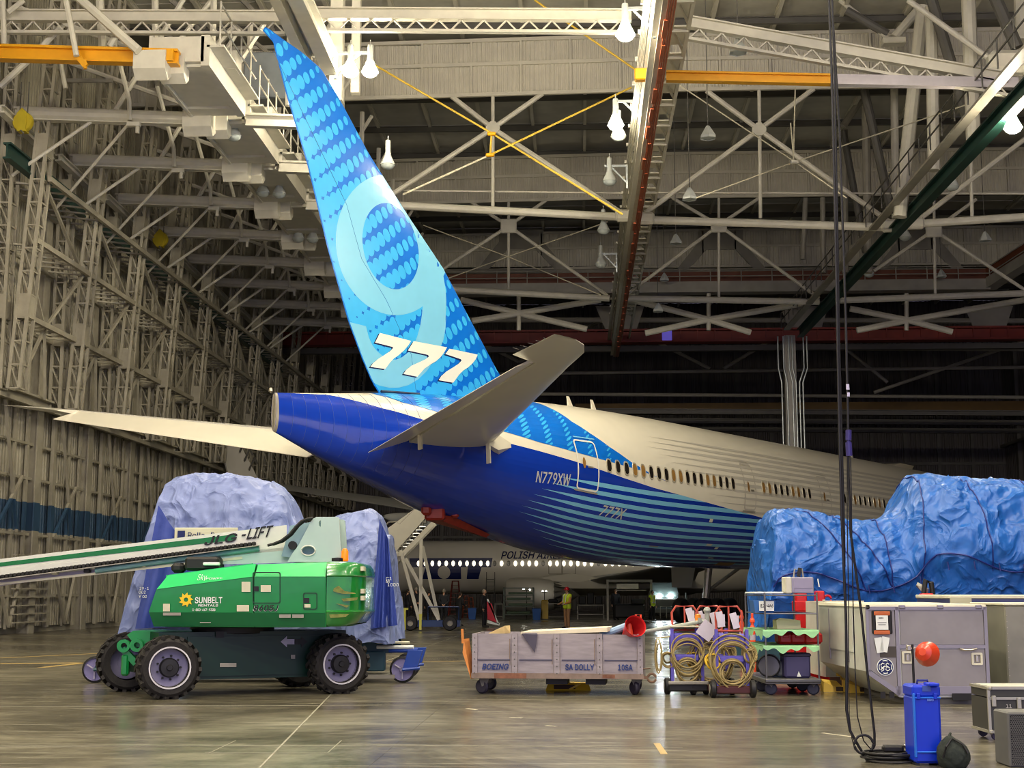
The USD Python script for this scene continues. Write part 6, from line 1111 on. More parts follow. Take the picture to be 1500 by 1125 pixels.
for px, py, r in ((1288, 945, -.15), (1296, 944, .2)): a = c_(px, py, -.04); part(ct, 'hanging_tag', G().box(a, (.11, .006, .22), np.array([[math.cos(r), 0, math.sin(r)], [0, 1, 0], [-math.sin(r), 0, math.cos(r)]])), TXW, smooth=False)
part(ct, 'dark_pocket', G().box(c_(1301, 955, -.022), (.24, .01, .16)), M('pocket_dark', (70, 64, 58), .6), smooth=False)
a = c_(1296.5, 977, -.03); rr_ = .125
em = part(ct, 'emblem', G().lathe([(rr_, 0), (rr_, .006), (0, .006)], a, (0, -1, 0), 36), TXW, 'round blue and white emblem with script letters', smooth=False); part(em, 'emblem_disc', G().lathe([(rr_*.9, .006), (rr_*.9, .009), (0, .009)], a, (0, -1, 0), 36), NAVY, smooth=False)
g = G(); cv = lambda pts: g.path([a+(x*rr_, -.012, z*rr_) for x, z in pts], .0085, 5)
cv([(-.1, .35), (-.3, .45), (-.5, .25), (-.45, -.05), (-.2, -.05), (-.1, .2), (-.2, -.35), (-.45, -.5), (-.55, -.3), (-.2, -.1)]); cv([(.45, .3), (.3, .45), (.1, .3), (.2, .08), (.38, .05), (.12, -.02), (.05, -.3), (.25, -.45), (.5, -.3), (.5, -.05), (.3, -.1)]); cv([(-.25, .0), (0, .1), (.2, .06)])
for q in np.linspace(0, 2*math.pi, 5)[:-1]: g.path([a+(rr_*.74*math.cos(q+t), -.012, rr_*.74*math.sin(q+t)) for t in np.linspace(-.4, .4, 9)], .007, 5)
part(em, 'emblem_letters', g, TXW, 'white script letters GE', smooth=False)
part(ct, 'side_sheet', G().box((L0-.008, DP2*.5, (ZT2+ZC2)/2+.1), (.012, DP2*.5, ZT2-ZC2-.3)), ALUG, smooth=False); part(ct, 'side_seam', G().box((L0-.012, DP2*.35, (ZT2+.5)/2), (.02, .03, ZT2-.6)).box((L0-.012, DP2*.75, (ZT2+.5)/2), (.02, .03, ZT2-.6)), ALUF, smooth=False)
# smaller silver case left of it
C2 = Fr(4.35, 24.9); c2 = lambda px, py: C2(px, py, 0); o = thing('freight_container', 'narrow silver container end standing behind the yellow chocks, left of the emblem container', 'container', C2.o, C2.rz)
part(o, 'body', G().prism([tuple(c2(*p)[[0, 2]]) for p in ((1208, 881), (1262, 881), (1262, 985), (1232, 992), (1210, 992))], 0, 1.6), ALUG, smooth=False); part(o, 'edge', G().box((c2(1208, 930)[0], -.02, 1.0), (.04, .04, 1.0)).box((c2(1228, 930)[0], -.015, 1.0), (.03, .03, .95)).box((c2(1235, 890)[0], -.02, c2(0, 882)[2]), (.7, .04, .05)).beam((c2(1230, 0)[0], -.02, c2(0, 962)[2]), (c2(1245, 0)[0], -.02, c2(0, 969)[2]), .03, .04), LIDC, smooth=False); part(o, 'foot', G().box((c2(1230, 0)[0], .8, .09), (.5, 1.4, .18)), DARKST, smooth=False)
C3 = Fr(7.0, 24.6); c3 = lambda px, py: C3(px, py, 0); o = thing('freight_container', 'silver container with a cream lid behind, at the right edge', 'container', C3.o, C3.rz)
a, b = c3(1392, 876), c3(1560, 1000); part(o, 'body', G().box(((a[0]+b[0])/2, 1.0, a[2]/2), (b[0]-a[0], 2.0, a[2])), M('container_blue_grey', (84, 88, 120), .4, metal=.4, var=.12), smooth=False); part(o, 'lid', G().cbox(((a[0]+b[0])/2, 1.0, a[2]+.02), (b[0]-a[0]+.04, 2.05, .07), .015), LIDC, smooth=False); part(o, 'corner_panel', G().box((c3(1407, 885)[0], -.02, c3(0, 884)[2]), (.36, .03, .2)), M('corner_cream', (186, 182, 150), .5), smooth=False); part(o, 'cable', G().path([C3(px, py, -.1) for px, py in ((1448, 890), (1455, 889), (1462, 893), (1470, 894))], .015, 6), LIDC)
C4 = Fr(6.75, 22.3); c4 = lambda px, py: C4(px, py, 0); o = thing('freight_container', 'greenish grey metal container cut off by the right edge of the picture', 'container', C4.o, C4.rz)
a, b = c4(1471, 887), c4(1580, 1010); part(o, 'body', G().cbox(((a[0]+b[0])/2, .8, a[2]/2), (b[0]-a[0], 1.6, a[2]), .02), M('container_olive', (138, 136, 120), .45, metal=.4, var=.14), smooth=False); part(o, 'lid', G().cbox(((a[0]+b[0])/2, .8, a[2]+.02), (b[0]-a[0]+.03, 1.63, .04), .01), LIDC, smooth=False)
g = G()
for k in range(14): g.lathe([(.009, 0), (0, .008)], (a[0]+.03, -.0, .1+k*.09), (0, -1, 0), 6)
part(o, 'rivet', g, METAL, smooth=False)
# yellow chocks and rope
for k, (px, py, lab) in enumerate(((1222, 1013, 'yellow wheel chock with a dark hollow, left of the pair by the container'), (1255, 1014, 'yellow wheel chock against the sloping corner of the container'))):
    p = gnd(px, py); o = thing('wheel_chock', lab, 'chock', (p[0], p[1], 0), YAW+.2*k, 'yellow wheel chocks'); part(o, 'wedge', G().hull([(-.2, -.12, 0), (.2, -.12, 0), (-.2, .14, 0), (.2, .14, 0), (-.2, .1, .2), (.06, .1, .17), (-.18, -.06, .16)]), M('chock_yellow', (222, 184, 70), .5, var=.1), smooth=False); part(o, 'hollow', G().box((.08, -.105, .05), (.14, .03, .07)), M('chock_dark', (60, 44, 20), .7), smooth=False)
g = G(); R = random.Random(4)
for k in range(5):
    x0 = R.uniform(-.08, .08); g.path([C2(1243+x0*60+8*math.sin(t*2+k), 946+t*48, -.25-.04*k) for t in np.linspace(0, 1.05, 14)], .012, 6)
solo('rope_bundle', g.moved(C2.o, C2.rz), HOSEY, 'bundle of yellow ropes hanging beside the silver container', 'rope')
o = thing('yellow_bracket', 'yellow steel bracket standing between the chocks and the containers', 'bracket', C2.o, C2.rz); a = C2(1236, 988, -.3); part(o, 'post', G().cbox((a[0], -.3, .22), (.07, .07, .44), .01).box((a[0]+.03, -.3, a[2]), (.3, .1, .05)), YP, smooth=False); part(o, 'foot', G().box((a[0], -.3, .01), (.24, .2, .02)), YP, smooth=False)
# red machine behind the containers, in front of the blue cover
p = at(1353, 873, 27.2); o = thing('red_machine', 'red and black machine top peeking over the container lid', 'machine', (p[0], p[1], 0)); part(o, 'body', G().cbox((.05, 0, p[2]-.1), (.28, .3, .3), .05).box((.05, 0, .6), (.3, .3, 1.3)), RED); part(o, 'arm', G().hull([(-.12, 0, p[2]+.2), (-.08, .1, p[2]+.26), (.1, 0, p[2]+.14), (.1, .1, p[2]), (-.02, 0, p[2]+.06), (-.12, .08, p[2]+.18)]), GREYST); part(o, 'hose', G().path([(0, 0, p[2]+.05), (.05, 0, p[2]+.3), (.15, 0, p[2]+.25), (.17, 0, p[2])], .05, 8), BLACK)

# ================================================================ foreground right
BF = Fr(3.26, 14.0); b2 = lambda px, py, ly=0: BF(px, py, ly); BC = M('case_blue', (10, 52, 196), .35, var=.06); BCL = M('case_light_blue', (34, 108, 216), .35)
x0, x1, zt = b2(1337, 1060)[0], b2(1378, 1060)[0], b2(1357, 1003)[2]
o = thing('hard_case', 'tall bright blue plastic hard case standing on end on the floor', 'case', BF.o, BF.rz)
w_ = x1-x0; xc = (x0+x1)/2
part(o, 'shell', G().cbox((xc, .14, zt*.42+.02), (w_, .34, zt*.84), .025), BC); part(o, 'lid', G().cbox((xc, .14, zt*.92), (w_*1.02, .35, zt*.15), .02), BC); part(o, 'light_edge', G().cbox((x0+.012, -.02, zt*.5), (.02, .06, zt*.8), .008), BCL)
for z in (.17, .84): part(o, 'rib', G().cbox((xc, -.03, zt*z), (w_*1.0, .03, .018), .005), BCL, smooth=False)
for x in (-.3, .3): part(o, 'latch', G().cbox((xc+x*w_, -.04, zt*.86), (.035, .03, .06), .006), BC, smooth=False)
part(o, 'handle', G().path([(xc-.05, .1, zt), (xc-.045, .1, zt+.035), (xc+.05, .1, zt+.035), (xc+.055, .1, zt)], .012, 6), M('handle_navy', (12, 26, 110), .4)); part(o, 'top_notch', G().cbox((xc+.06, .0, zt+.005), (.1, .2, .03), .008), BC, smooth=False)
part(o, 'plate', G().box((xc-.0, -.042, zt*.955), (.08, .006, .05)), M('plate_blue_grey', (60, 84, 160), .4), smooth=False); part(o, 'lettering', G().text('RBO', .02, (xc+.0, -.042, zt*.80), depth=.003, width=.06), M('faint_blue_print', (110, 140, 220), .5), smooth=False)
for x in (-.4, .4): part(o, 'foot', G().box((xc+x*w_, .14, .01), (.04, .3, .02)), BLACK, smooth=False)
LF = Fr(3.45, 15.6); l_ = lambda px, py: LF(px, py, 0)
o = thing('clamp_light', 'orange-red domed reflector light clamped on a black pole behind the blue case', 'lamp', LF.o, LF.rz); a = l_(1346, 947); cc_ = l_(1348, 957)
part(o, 'reflector', G().lathe([(0, -.1), (.04, -.1), (.09, -.07), (.125, -.0), (.135, .05), (.128, .05), (.11, 0), (.05, -.07), (0, -.08)], cc_+(.06, 0, 0), (.45, .6, -.15), 24), M('reflector_red', (206, 62, 30), .3, coat=.4), 'orange-red reflector bowl'); px_ = l_(1337, 960)[0]
part(o, 'pole', G().tube((px_, 0, .0), (px_, 0, l_(0, 944)[2]), .014, 8), BLACK); part(o, 'clamp', G().cbox((px_-.04, 0, l_(0, 949)[2]), (.05, .05, .06), .01).tube((px_-.07, 0, l_(0, 951)[2]), (px_+.03, 0, l_(0, 949)[2]), .012, 6).beam((px_-.06, 0, l_(0, 944)[2]), (px_-.02, 0, l_(0, 952)[2]), .02, .02), METAL, smooth=False); part(o, 'foot', G().lathe([(0, 0), (.16, 0), (.16, .02), (.03, .035), (0, .035)], (px_, 0, 0), n=18), BLACK)
BGF = gnd(1404, 1127); BAGM = M('bag_green', (34, 42, 34), .8, var=.25, vs=6, bump=.5, bs=14)
o = thing('cloth_bag', 'slumped dark green cloth bag on the floor beside the blue case', 'bag', (BGF[0], BGF[1]+.16, 0), YAW)
sp_ = trimesh.creation.icosphere(4, 1.0); v = sp_.vertices.copy(); n_ = meshkit.fbm(v*2.1+3, 4, 3)-.5; top_ = np.clip(v[:, 2], 0, 1); v = v*(1+.22*n_)[:, None]; v[:, :2] *= (1-.45*top_**2)[:, None]; v = v*np.array([.155, .13, .17])+(0, 0, .12); v[:, 2] = np.maximum(v[:, 2], 0); v[:, 0] -= .03*top_
part(o, 'body', G().add(v, sp_.faces), BAGM, smooth=True); part(o, 'knot', G().path([(-.03, 0, .25), (-.035, -.01, .29), (-.02, 0, .31), (-.03, .01, .28)], .012, 6), BAGM); part(o, 'strap', G().path([(-.12, -.08, .1), (-.1, -.12, .2), (-.03, -.07, .27), (.06, -.1, .22), (.1, -.12, .14)], .01, 6), BLACK)
# road case and speaker
QF = Fr(4.9, 16.3); q_ = lambda px, py, ly=0: QF(px, py, ly); LAM = M('laminate_black', (58, 58, 54), .5, var=.1); EXT = M('extrusion', (176, 174, 160), .35, metal=.5)
o = thing('road_case', 'black flight case with aluminium edges on casters at the right edge', 'case', QF.o, QF.rz); xa, xb_ = q_(1449, 1040)[0], q_(1540, 1040)[0]; za, zb_ = q_(1460, 1072)[2], q_(1460, 1008)[2]; zl = q_(1460, 1023)[2]
part(o, 'body', G().box(((xa+xb_)/2, .3, (za+zl)/2), (xb_-xa, .6, zl-za)), LAM, smooth=False); part(o, 'lid', G().box(((xa+xb_)/2, .3, (zl+zb_)/2+.005), (xb_-xa, .6, zb_-zl-.01)), LAM, smooth=False)
part(o, 'edge', G().box((xa, .0, (za+zb_)/2), (.03, .03, zb_-za)).box(((xa+xb_)/2, -.0, za), (xb_-xa, .03, .03)).box(((xa+xb_)/2, -.0, zl), (xb_-xa, .03, .028)).box(((xa+xb_)/2, 0, zb_), (xb_-xa, .03, .03)).box((xa, .3, zb_), (.03, .6, .03)).box((xa, .3, za), (.03, .6, .03)), EXT, smooth=False)
part(o, 'lid_top', G().box(((xa+xb_)/2, .3, zb_+.012), (xb_-xa-.06, .54, .012)), M('case_top', (196, 194, 176), .4), smooth=False)
for px, py in ((1456, 1027), (1493, 1030)): part(o, 'latch', G().cbox(q_(px, py, -.02), (.05, .02, .12), .006), EXT, smooth=False)
part(o, 'corner', G().cbox((xa+.01, .0, zb_), (.06, .06, .05), .015).cbox((xa+.01, 0, za), (.05, .05, .05), .015), EXT)
for t, px, py in (('11', 1473, 1037),): part(o, 'lettering', G().text(t, .04, q_(px, py, -.004), depth=.003), EXT, smooth=False)
for x in (xa+.09, xb_-.09):
    for y in (.08, .52): cs = part(o, 'caster', G().hull([(x+dx, y+e, dz) for dx, dz in ((0, .06), (.03, za-.01), (-.05, za-.01)) for e in (-.03, .03)]), GREYST, smooth=False); part(cs, 'wheel', G().lathe([(0, -.02), (.05, -.02), (.06, 0), (.05, .02), (0, .02)], (x, y, .06), (0, 1, 0), 16), M('caster_violet', (64, 58, 88), .5))
VF = Fr(4.45, 13.9); v_ = lambda px, py, ly=0: VF(px, py, ly); o = thing('loudspeaker', 'grey loudspeaker with a black metal grille at the lower right corner', 'speaker', VF.o, VF.rz); xa, xb_, zt = v_(1477, 1080)[0], v_(1560, 1080)[0], v_(1480, 1043)[2]
part(o, 'cabinet', G().cbox(((xa+xb_)/2, .2, zt/2), (xb_-xa, .4, zt), .015), M('speaker_grey', (96, 96, 92), .6)); g = G(); n1, n2 = 26, 26
for i in range(n1):
    for j in range(n2):
        x = xa+.03+(i+.5*(j % 2))*(xb_-xa-.06)/n1; z = .02+j*(zt-.06)/n2; g.beam((x-.009, -.006, z), (x+.009, -.006, z+.012), .006, .004).beam((x-.009, -.006, z+.024), (x+.009, -.006, z+.012), .006, .004)
part(o, 'grille_back', G().box(((xa+xb_)/2, -.0, zt/2), (xb_-xa-.05, .006, zt-.05)), M('grille_black', (22, 22, 20), .7), smooth=False); part(o, 'grille', g, M('grille_wire', (112, 112, 104), .5, metal=.5), kind='stuff', smooth=False)
# hanging cables
KB = M('cable_black', (16, 15, 17), .5); t = thing('hanging_cable', 'black power cable pair hanging from the roof to the floor, left of the thinner one', 'cable'); hy = 14.4
g = G().path([at(*p, hy) for p in ((1212, -60), (1218, 100), (1223, 300), (1227, 500), (1230, 650), (1233, 760), (1236, 830), (1239, 900), (1240, 980), (1240, 1040), (1245, 1070), (1256, 1090), (1265, 1105), (1275, 1118), (1290, 1124))], .014, 8).path([at(*p, hy+.03) for p in ((1217, -60), (1222, 100), (1226, 300), (1229, 500), (1233, 650), (1236, 760), (1237, 830))], .012, 8); part(t, 'cable', g, KB)
t = thing('hanging_cable', 'thicker black cable with a violet coupling halfway down', 'cable'); hz_ = 14.55
g = G().path([at(*p, hz_) for p in ((1214, -60), (1222, 60), (1230, 200), (1235, 350), (1239, 470), (1241, 560), (1242, 600), (1243, 700), (1246, 780), (1254, 840), (1262, 900), (1270, 980), (1277, 1040), (1281, 1075), (1281, 1092), (1275, 1104))], .013, 8); part(t, 'cable', g, KB); VI = M('coupling_violet', (52, 44, 110), .4)
part(t, 'coupling', G().tube(at(1243, 630, hz_), at(1243, 645, hz_), .03, 10).tube(at(1243, 648, hz_), at(1244, 668, hz_), .032, 10).tube(at(1243, 645, hz_), at(1243, 648, hz_), .02, 8), VI); part(t, 'connector_tape', G().tube(at(1241.5, 563, hz_), at(1242, 571, hz_), .018, 8).tube(at(1242.5, 575, hz_), at(1242.5, 581, hz_), .018, 8), M('tape_white', (200, 196, 220), .4))
t = thing('hanging_cable', 'two thin dark cords between the thick cables, looping on the floor', 'cable'); part(t, 'cable', G().path([at(*p, 14.5) for p in ((1241, 668), (1241, 760), (1243, 880), (1243, 980), (1244, 1050), (1248, 1082), (1252, 1098), (1262, 1105))], .005, 6).path([at(*p, 14.45) for p in ((1246, 668), (1248, 800), (1250, 900), (1253, 990), (1256, 1050), (1265, 1085), (1276, 1098))], .006, 6), KB)
p = gnd(1290, 1115); t = thing('cable_coil', 'coil of black cable on the floor under the hanging cables', 'cable coil', (p[0], p[1], 0)); g = G(); R = random.Random(2); pts = []
for k in range(7):
    r_ = R.uniform(.17, .25); cx, cy = R.uniform(-.05, .05), R.uniform(-.04, .04)
    for a in np.linspace(0, 2*math.pi, 24)[:-1]: pts.append((cx+.06+r_*math.cos(a), cy+r_*.9*math.sin(a), .016+.012*k))
g.path(pts, .012, 7); part(t, 'cable', g, KB); part(t, 'loop', G().path([(-.16+.09*math.cos(a), -.02, .16+.09*math.sin(a)) for a in np.linspace(-.6, 5.3, 22)], .013, 7), KB); part(t, 'connector', G().cbox((.12, .0, .12), (.2, .1, .07), .02), BLACK); part(t, 'ring', G().lathe([(.045, -.01), (.05, 0), (.045, .01)], (.24, 0, .11), (1, .3, 0), 12), METAL)
# ================================================================ people
SKIN = M('skin', (196, 150, 122), .55, var=.05); HAIRD = M('hair_dark', (44, 36, 30), .7); HAIRG = M('hair_grey', (140, 132, 122), .7)
def sph(c, r, n=14): return m3.Manifold.sphere(r, n).translate([float(x) for x in c])
def bone(a, b, ra, rb): return m3.Manifold.batch_hull([sph(a, ra), sph(b, rb)])
def fuse(ms, it=6, edge=.035):
    m = m3.Manifold.batch_boolean(ms, m3.OpType.Add).refine_to_length(edge).to_mesh(); t = trimesh.Trimesh(m.vert_properties[:, :3], m.tri_verts, process=True)
    trimesh.smoothing.filter_taubin(t, iterations=it); return t
def person(lab, x, y, face, h=1.76, pose='stand', top=(30, 32, 40), legs=(30, 32, 40), hair=HAIRD, coat=False, hat=None, vest=None, lean=0.0, group=None):
    k = h/1.76; o = thing('person', lab, 'person', (x, y, 0), face, group)          # faces local -y
    R = lambda p: np.array([p[0], p[1]*math.cos(lean)-max(p[2]-.95, 0)*math.sin(lean), p[2] if p[2] < .95 else .95+(p[2]-.95)*math.cos(lean)+p[1]*0])*k
    st = {'stand': (.05, 0), 'stride': (.12, .16)}[pose if pose in ('stand', 'stride') else 'stand']
    hip = [R((s*.095, 0, .93)) for s in (-1, 1)]; kn = [R((s*.1, -st[1]*s*.6-.02, .5)) for s in (-1, 1)]; an = [R((s*.105, -st[1]*s, .09)) for s in (-1, 1)]; toe = [a+np.array([0, -.17, -.05])*k for a in an]
    pel, wst, chs, nk, hd = R((0, 0, .97)), R((0, .0, 1.12)), R((0, .01, 1.33)), R((0, .005, 1.5)), R((0, -.01, 1.635)); sh = [R((s*.185, .01, 1.41)) for s in (-1, 1)]
    if pose == 'hold': el = [R((s*.24, -.03, 1.14)) for s in (-1, 1)]; wr = [R((s*.18, -.24, 1.08)) for s in (-1, 1)]
    elif pose == 'back': el = [R((s*.25, .06, 1.14)) for s in (-1, 1)]; wr = [R((s*.08, .16, .98)) for s in (-1, 1)]
    else: el = [R((s*.245, .02, 1.13)) for s in (-1, 1)]; wr = [R((s*.25, -.05, .88)) for s in (-1, 1)]
    def arms(e): return [m for i in (0, 1) for m in (bone(sh[i], el[i], .058*k+e, .045*k+e), bone(el[i], wr[i], .044*k+e, .03*k+e))]
    def trunk(e): return [m3.Manifold.batch_hull([sph(sh[0], .06*k+e), sph(sh[1], .06*k+e), sph(chs+(0.09*k, -.02, 0), .1*k+e), sph(chs-(0.09*k, .02, 0), .1*k+e), sph(wst+(.06*k, 0, 0), .095*k+e), sph(wst-(.06*k, 0, 0), .095*k+e)]), m3.Manifold.batch_hull([sph(wst+(.06*k, 0, 0), .095*k+e), sph(wst-(.06*k, 0, 0), .095*k+e), sph(hip[0], .095*k+e), sph(hip[1], .095*k+e)])]
    def lgs(e): return [m for i in (0, 1) for m in (bone(hip[i], kn[i], .088*k+e, .058*k+e), bone(kn[i], an[i], .055*k+e, .038*k+e))]
    head = [m3.Manifold.sphere(1, 20).scale([.076*k, .095*k, .118*k]).translate(list(hd)), bone(nk, hd-(0, 0, .05*k), .052*k, .05*k), bone(chs+(0, 0, .1), nk, .08*k, .052*k), sph(hd+np.array([0, -.1, -.01])*k, .014*k), bone(hd+np.array([0, -.085, .02])*k, hd+np.array([0, -.102, -.015])*k, .01*k, .014*k), bone(hd+np.array([-.02, -.086, -.052])*k, hd+np.array([.02, -.086, -.052])*k, .009*k, .009*k)] + [sph(hd+np.array([s*.078, .005, 0])*k, .022*k) for s in (-1, 1)]
    hands = []
    for i in (0, 1):
        d = wr[i]-el[i]; d = d/np.linalg.norm(d); sd = np.array([1.0, 0, 0]) if abs(d[0]) < .7 else np.array([0, 1.0, 0]); c = wr[i]+d*.06*k; hands.append(bone(wr[i], c, .028*k, .036*k))
        for q, ln in ((-.03, .065), (-.01, .08), (.01, .075), (.03, .055)): b = c+sd*q*k+d*.025*k; m_ = b+d*ln*.5*k; hands += [bone(b, m_, .0095*k, .009*k), bone(m_, m_+(d*.8+np.array([0, -.6, 0]))*ln*.5*k, .009*k, .008*k)]
        b = c+np.array([0, -.03, 0])*k-d*.02*k; hands.append(bone(b, b+(d*.6+np.array([0, -.7, 0]))*.05*k, .011*k, .009*k))
    body = part(o, 'body', fuse(trunk(0)+lgs(0)+arms(0)+head+hands, 4, .03), SKIN, smooth=True)
    TM, LM = M('cloth_%d_%d_%d' % top, top, .75, var=.1), M('cloth_%d_%d_%d' % legs, legs, .75, var=.1)
    jk = trunk(.018)+arms(.014)
    if coat: jk.append(m3.Manifold.batch_hull([sph(hip[0], .12*k), sph(hip[1], .12*k), sph(kn[0]+(0, 0, .02), .11*k), sph(kn[1]+(0, 0, .02), .11*k)]))
    part(o, 'jacket', fuse(jk, 5), TM, smooth=True); part(o, 'trousers', fuse(lgs(.016)+[m3.Manifold.batch_hull([sph(hip[0], .107*k), sph(hip[1], .107*k), sph(pel, .105*k)])], 5), LM, smooth=True)
    for i in (0, 1): part(o, 'shoe', fuse([bone(an[i]-(0, 0, .03*k), toe[i], .048*k, .036*k)], 2), BLACK, smooth=True)
    for s in (-1, 1): part(o, 'eye', G().lathe([(0, -.008), (.009, 0), (0, .008)], hd+np.array([s*.03, -.088, .012])*k, (0, 1, 0), 8), BLACK)
    hp_ = m3.Manifold.sphere(1, 20).scale([.083*k, .102*k, .12*k]).translate(list(hd+np.array([0, .012, .014])*k)) - m3.Manifold.cube([.3, .2, .3], True).translate(list(hd+np.array([0, -.13, -.07])*k)) - m3.Manifold.cube([.4, .4, .2], True).translate(list(hd+np.array([0, 0, -.15])*k))
    mm = hp_.to_mesh(); part(o, 'hair', G().add(mm.vert_properties[:, :3], mm.tri_verts), hair, smooth=40)
    if hat is not None: part(o, 'hard_hat', G().lathe([(.125*k, .02), (.115*k, .04), (.112*k, .07), (.09*k, .13), (.04*k, .165), (0, .17)], hd+np.array([0, 0, .0])).cbox(hd+np.array([0, -.12, .035])*k, (.16*k, .09*k, .015), .005), hat)
    if vest is not None:
        part(o, 'safety_vest', fuse(trunk(.034), 4), vest, smooth=True)
        for s in (-1, 1): part(o, 'reflective_strip', G().path([R((s*.09, -.15, 1.02)), R((s*.09, -.165, 1.2)), R((s*.09, -.14, 1.4)), R((s*.09, -.03, 1.5))], .022, 6), M('reflective_silver', (210, 214, 210), .3))
        part(o, 'waist_strip', G().grid(np.stack([np.array([R((.195*math.cos(a), .155*math.sin(a), z)) for a in np.linspace(0, 2*math.pi, 25)[:-1]]) for z in (1.03, 1.09)]), closed=True), M('reflective_silver', (210, 214, 210), .3))
    return o
VEST = M('vest_lime', (206, 232, 40), .5, var=.05); HATR = M('hat_red', (190, 30, 44), .35); 
def gp(px, py): p = gnd(px, py); return p[0], p[1]
person('worker in a lime safety vest, tan work clothes and a red hard hat', *gp(831, 921), -.9, 1.84, 'hold', (196, 140, 62), (150, 112, 74), hat=HATR, vest=VEST)
px_, py_ = gp(709, 919); person('person in a dark suit standing beside a red and white folded sheet', px_, py_, 1.2, 1.78, 'stand', (24, 24, 30), (22, 22, 28), HAIRG)
person('grey-haired person in a dark suit seen from behind, right of the stairs support', *gp(650, 914), math.pi, 1.82, 'back', (36, 38, 46), (30, 32, 38), HAIRG)
person('person in black leaning slightly, in front of the small orange ladders', *gp(672, 917), 2.4, 1.66, 'hold', (24, 25, 30), (20, 21, 26), HAIRD, lean=.15)
person('person in a long cream coat among the group behind the stairs', *gp(583.5, 910), 2.8, 1.68, 'stand', (214, 206, 186), (180, 172, 152), HAIRD, coat=True)
person('person in a black suit next to the person in the cream coat', *gp(597, 911), 2.2, 1.8, 'stand', (26, 26, 32), (22, 22, 28), HAIRD)
person('tall person in a dark suit behind the stairs support, facing the group', *gp(609, 910), -2.4, 1.92, 'back', (30, 30, 36), (26, 26, 32), HAIRG)
person('person in dark clothes seen between the white support legs of the stairs', *gp(628, 911), 3.0, 1.76, 'stand', (32, 32, 40), (26, 26, 32), HAIRD)
person('person in dark clothes standing by the work tables left of the grey portal frame', *gp(902, 908), .4, 1.86, 'stand', (22, 22, 26), (20, 20, 24), HAIRD)
person('person in a lime vest beside the vehicle with bright headlights', *gp(956, 909.5), .8, 1.74, 'stand', (40, 42, 44), (20, 20, 24), HAIRD, vest=VEST)
o = thing('folded_sheet', 'red and white folded sheet held upright beside the person in a dark suit', 'banner', (px_+.42, py_-.05, 0))
for nm, pts, m in (('red_panel', [(-.25, .35), (.2, .18), (-.05, 1.1), (-.28, 1.2)], RED), ('white_edge', [(-.27, .2), (.3, .08), (.34, .2), (.2, .22), (-.25, .38)], TXW), ('white_pole', [(.22, .15), (.3, .15), (-.22, 1.32), (-.29, 1.3)], TXW)): part(o, nm, G().prism(pts, -.03, .03 if nm == 'red_panel' else .05), m, smooth=False)

# ================================================================ boarding stairs
ST = Fr(-6.35, 62.3); s_ = lambda px, py, ly=0: ST(px, py, ly); STW = M('stairs_white', (206, 202, 186), .45, var=.05); STBL = M('stairs_blue', (32, 60, 112), .45)
o = thing('boarding_stairs', 'white mobile boarding stairs on a blue wheeled base, under the tail', 'stairs', ST.o, ST.rz)
for ly, nm in ((-.6, 'near'), (.6, 'far')):
    part(o, 'side_panel', G().prism([tuple(s_(*p, ly)[[0, 2]]) for p in ((545, 822), (545, 792), (565, 776), (612, 742), (622, 748), (622, 760), (571, 818), (560, 832))], ly-.03, ly+.03), STW, smooth=False)
    part(o, 'handrail', G().path([s_(*p, ly) for p in ((552, 782), (563, 772), (569, 765), (580, 764), (585, 768), (612, 741))], .035, 7), GREYST)
a, b = s_(552, 838, 0), s_(625, 760, 0)
for i in range(16):
    p = a+(b-a)*i/15; part(o, 'tread', G().box(p+(0, 0, .0), (.3, 1.15, .05)).box(p+(.13, 0, .08), (.02, 1.15, .14)), GREYST, smooth=False)
part(o, 'stringer', G().beam(a+(.25, -.5, -.18), b+(.35, -.5, -.18), .08, .2).beam(a+(.25, .5, -.18), b+(.35, .5, -.18), .08, .2), STW, smooth=False)
for i in range(7): p = a+(b-a)*(i+8)/16+(.1, -.2, -.06); part(o, 'step_light', G().box(p, (.28, .5, .015)), M('step_light', (255, 250, 230), .4, emit=.8), smooth=False)
for pa, pb, ly in (((587, 806), (614, 908), -.6), ((594, 818), (643, 908), -.6), ((617, 790), (616, 908), -.6), ((619, 800), (643, 908), .6)): part(o, 'support_leg', G().beam(s_(*pa, ly), s_(*pb, ly), .14, .14), STW, smooth=False)
part(o, 'cross_tie', G().beam(s_(572, 822, -.6), s_(590, 808, -.6), .12, .12).cbox(s_(580, 812, -.6), (.3, .2, .25), .05), STW, smooth=False)
zb_ = s_(600, 913)[2]; xa, xb_ = s_(555, 913)[0], s_(672, 913)[0]
part(o, 'base_frame', G().box(((xa+xb_)/2, -.7, zb_), (xb_-xa, .16, .26)).box(((xa+xb_)/2, .7, zb_), (xb_-xa, .16, .26)).box((xa, 0, zb_), (.16, 1.5, .26)).box((xb_, 0, zb_), (.16, 1.5, .26)), STBL, smooth=False)
part(o, 'guard_rail', G().path([s_(*p, -.75) for p in ((627, 908), (627, 889), (672, 889), (672, 908))], .03, 6), STBL)
for px in (601, 659):
    c = s_(px, 917, -.75); c[2] = .32; w = part(o, 'wheel', G().lathe([(.14, -.12), (.28, -.12), (.32, -.06), (.32, .06), (.28, .12), (.14, .12), (.1, 0), (0, 0)], c, (0, 1, 0), 22), BLACK); part(w, 'wheel_disc', G().lathe([(.13, -.1), (.1, -.07), (0, -.07)], c, (0, 1, 0), 14), GREYST)
    part(o, 'wheel', G().lathe([(.0, -.12), (.28, -.12), (.32, -.06), (.32, .06), (.28, .12), (0, .12)], c+(0, 1.5, 0), (0, 1, 0), 22), BLACK)
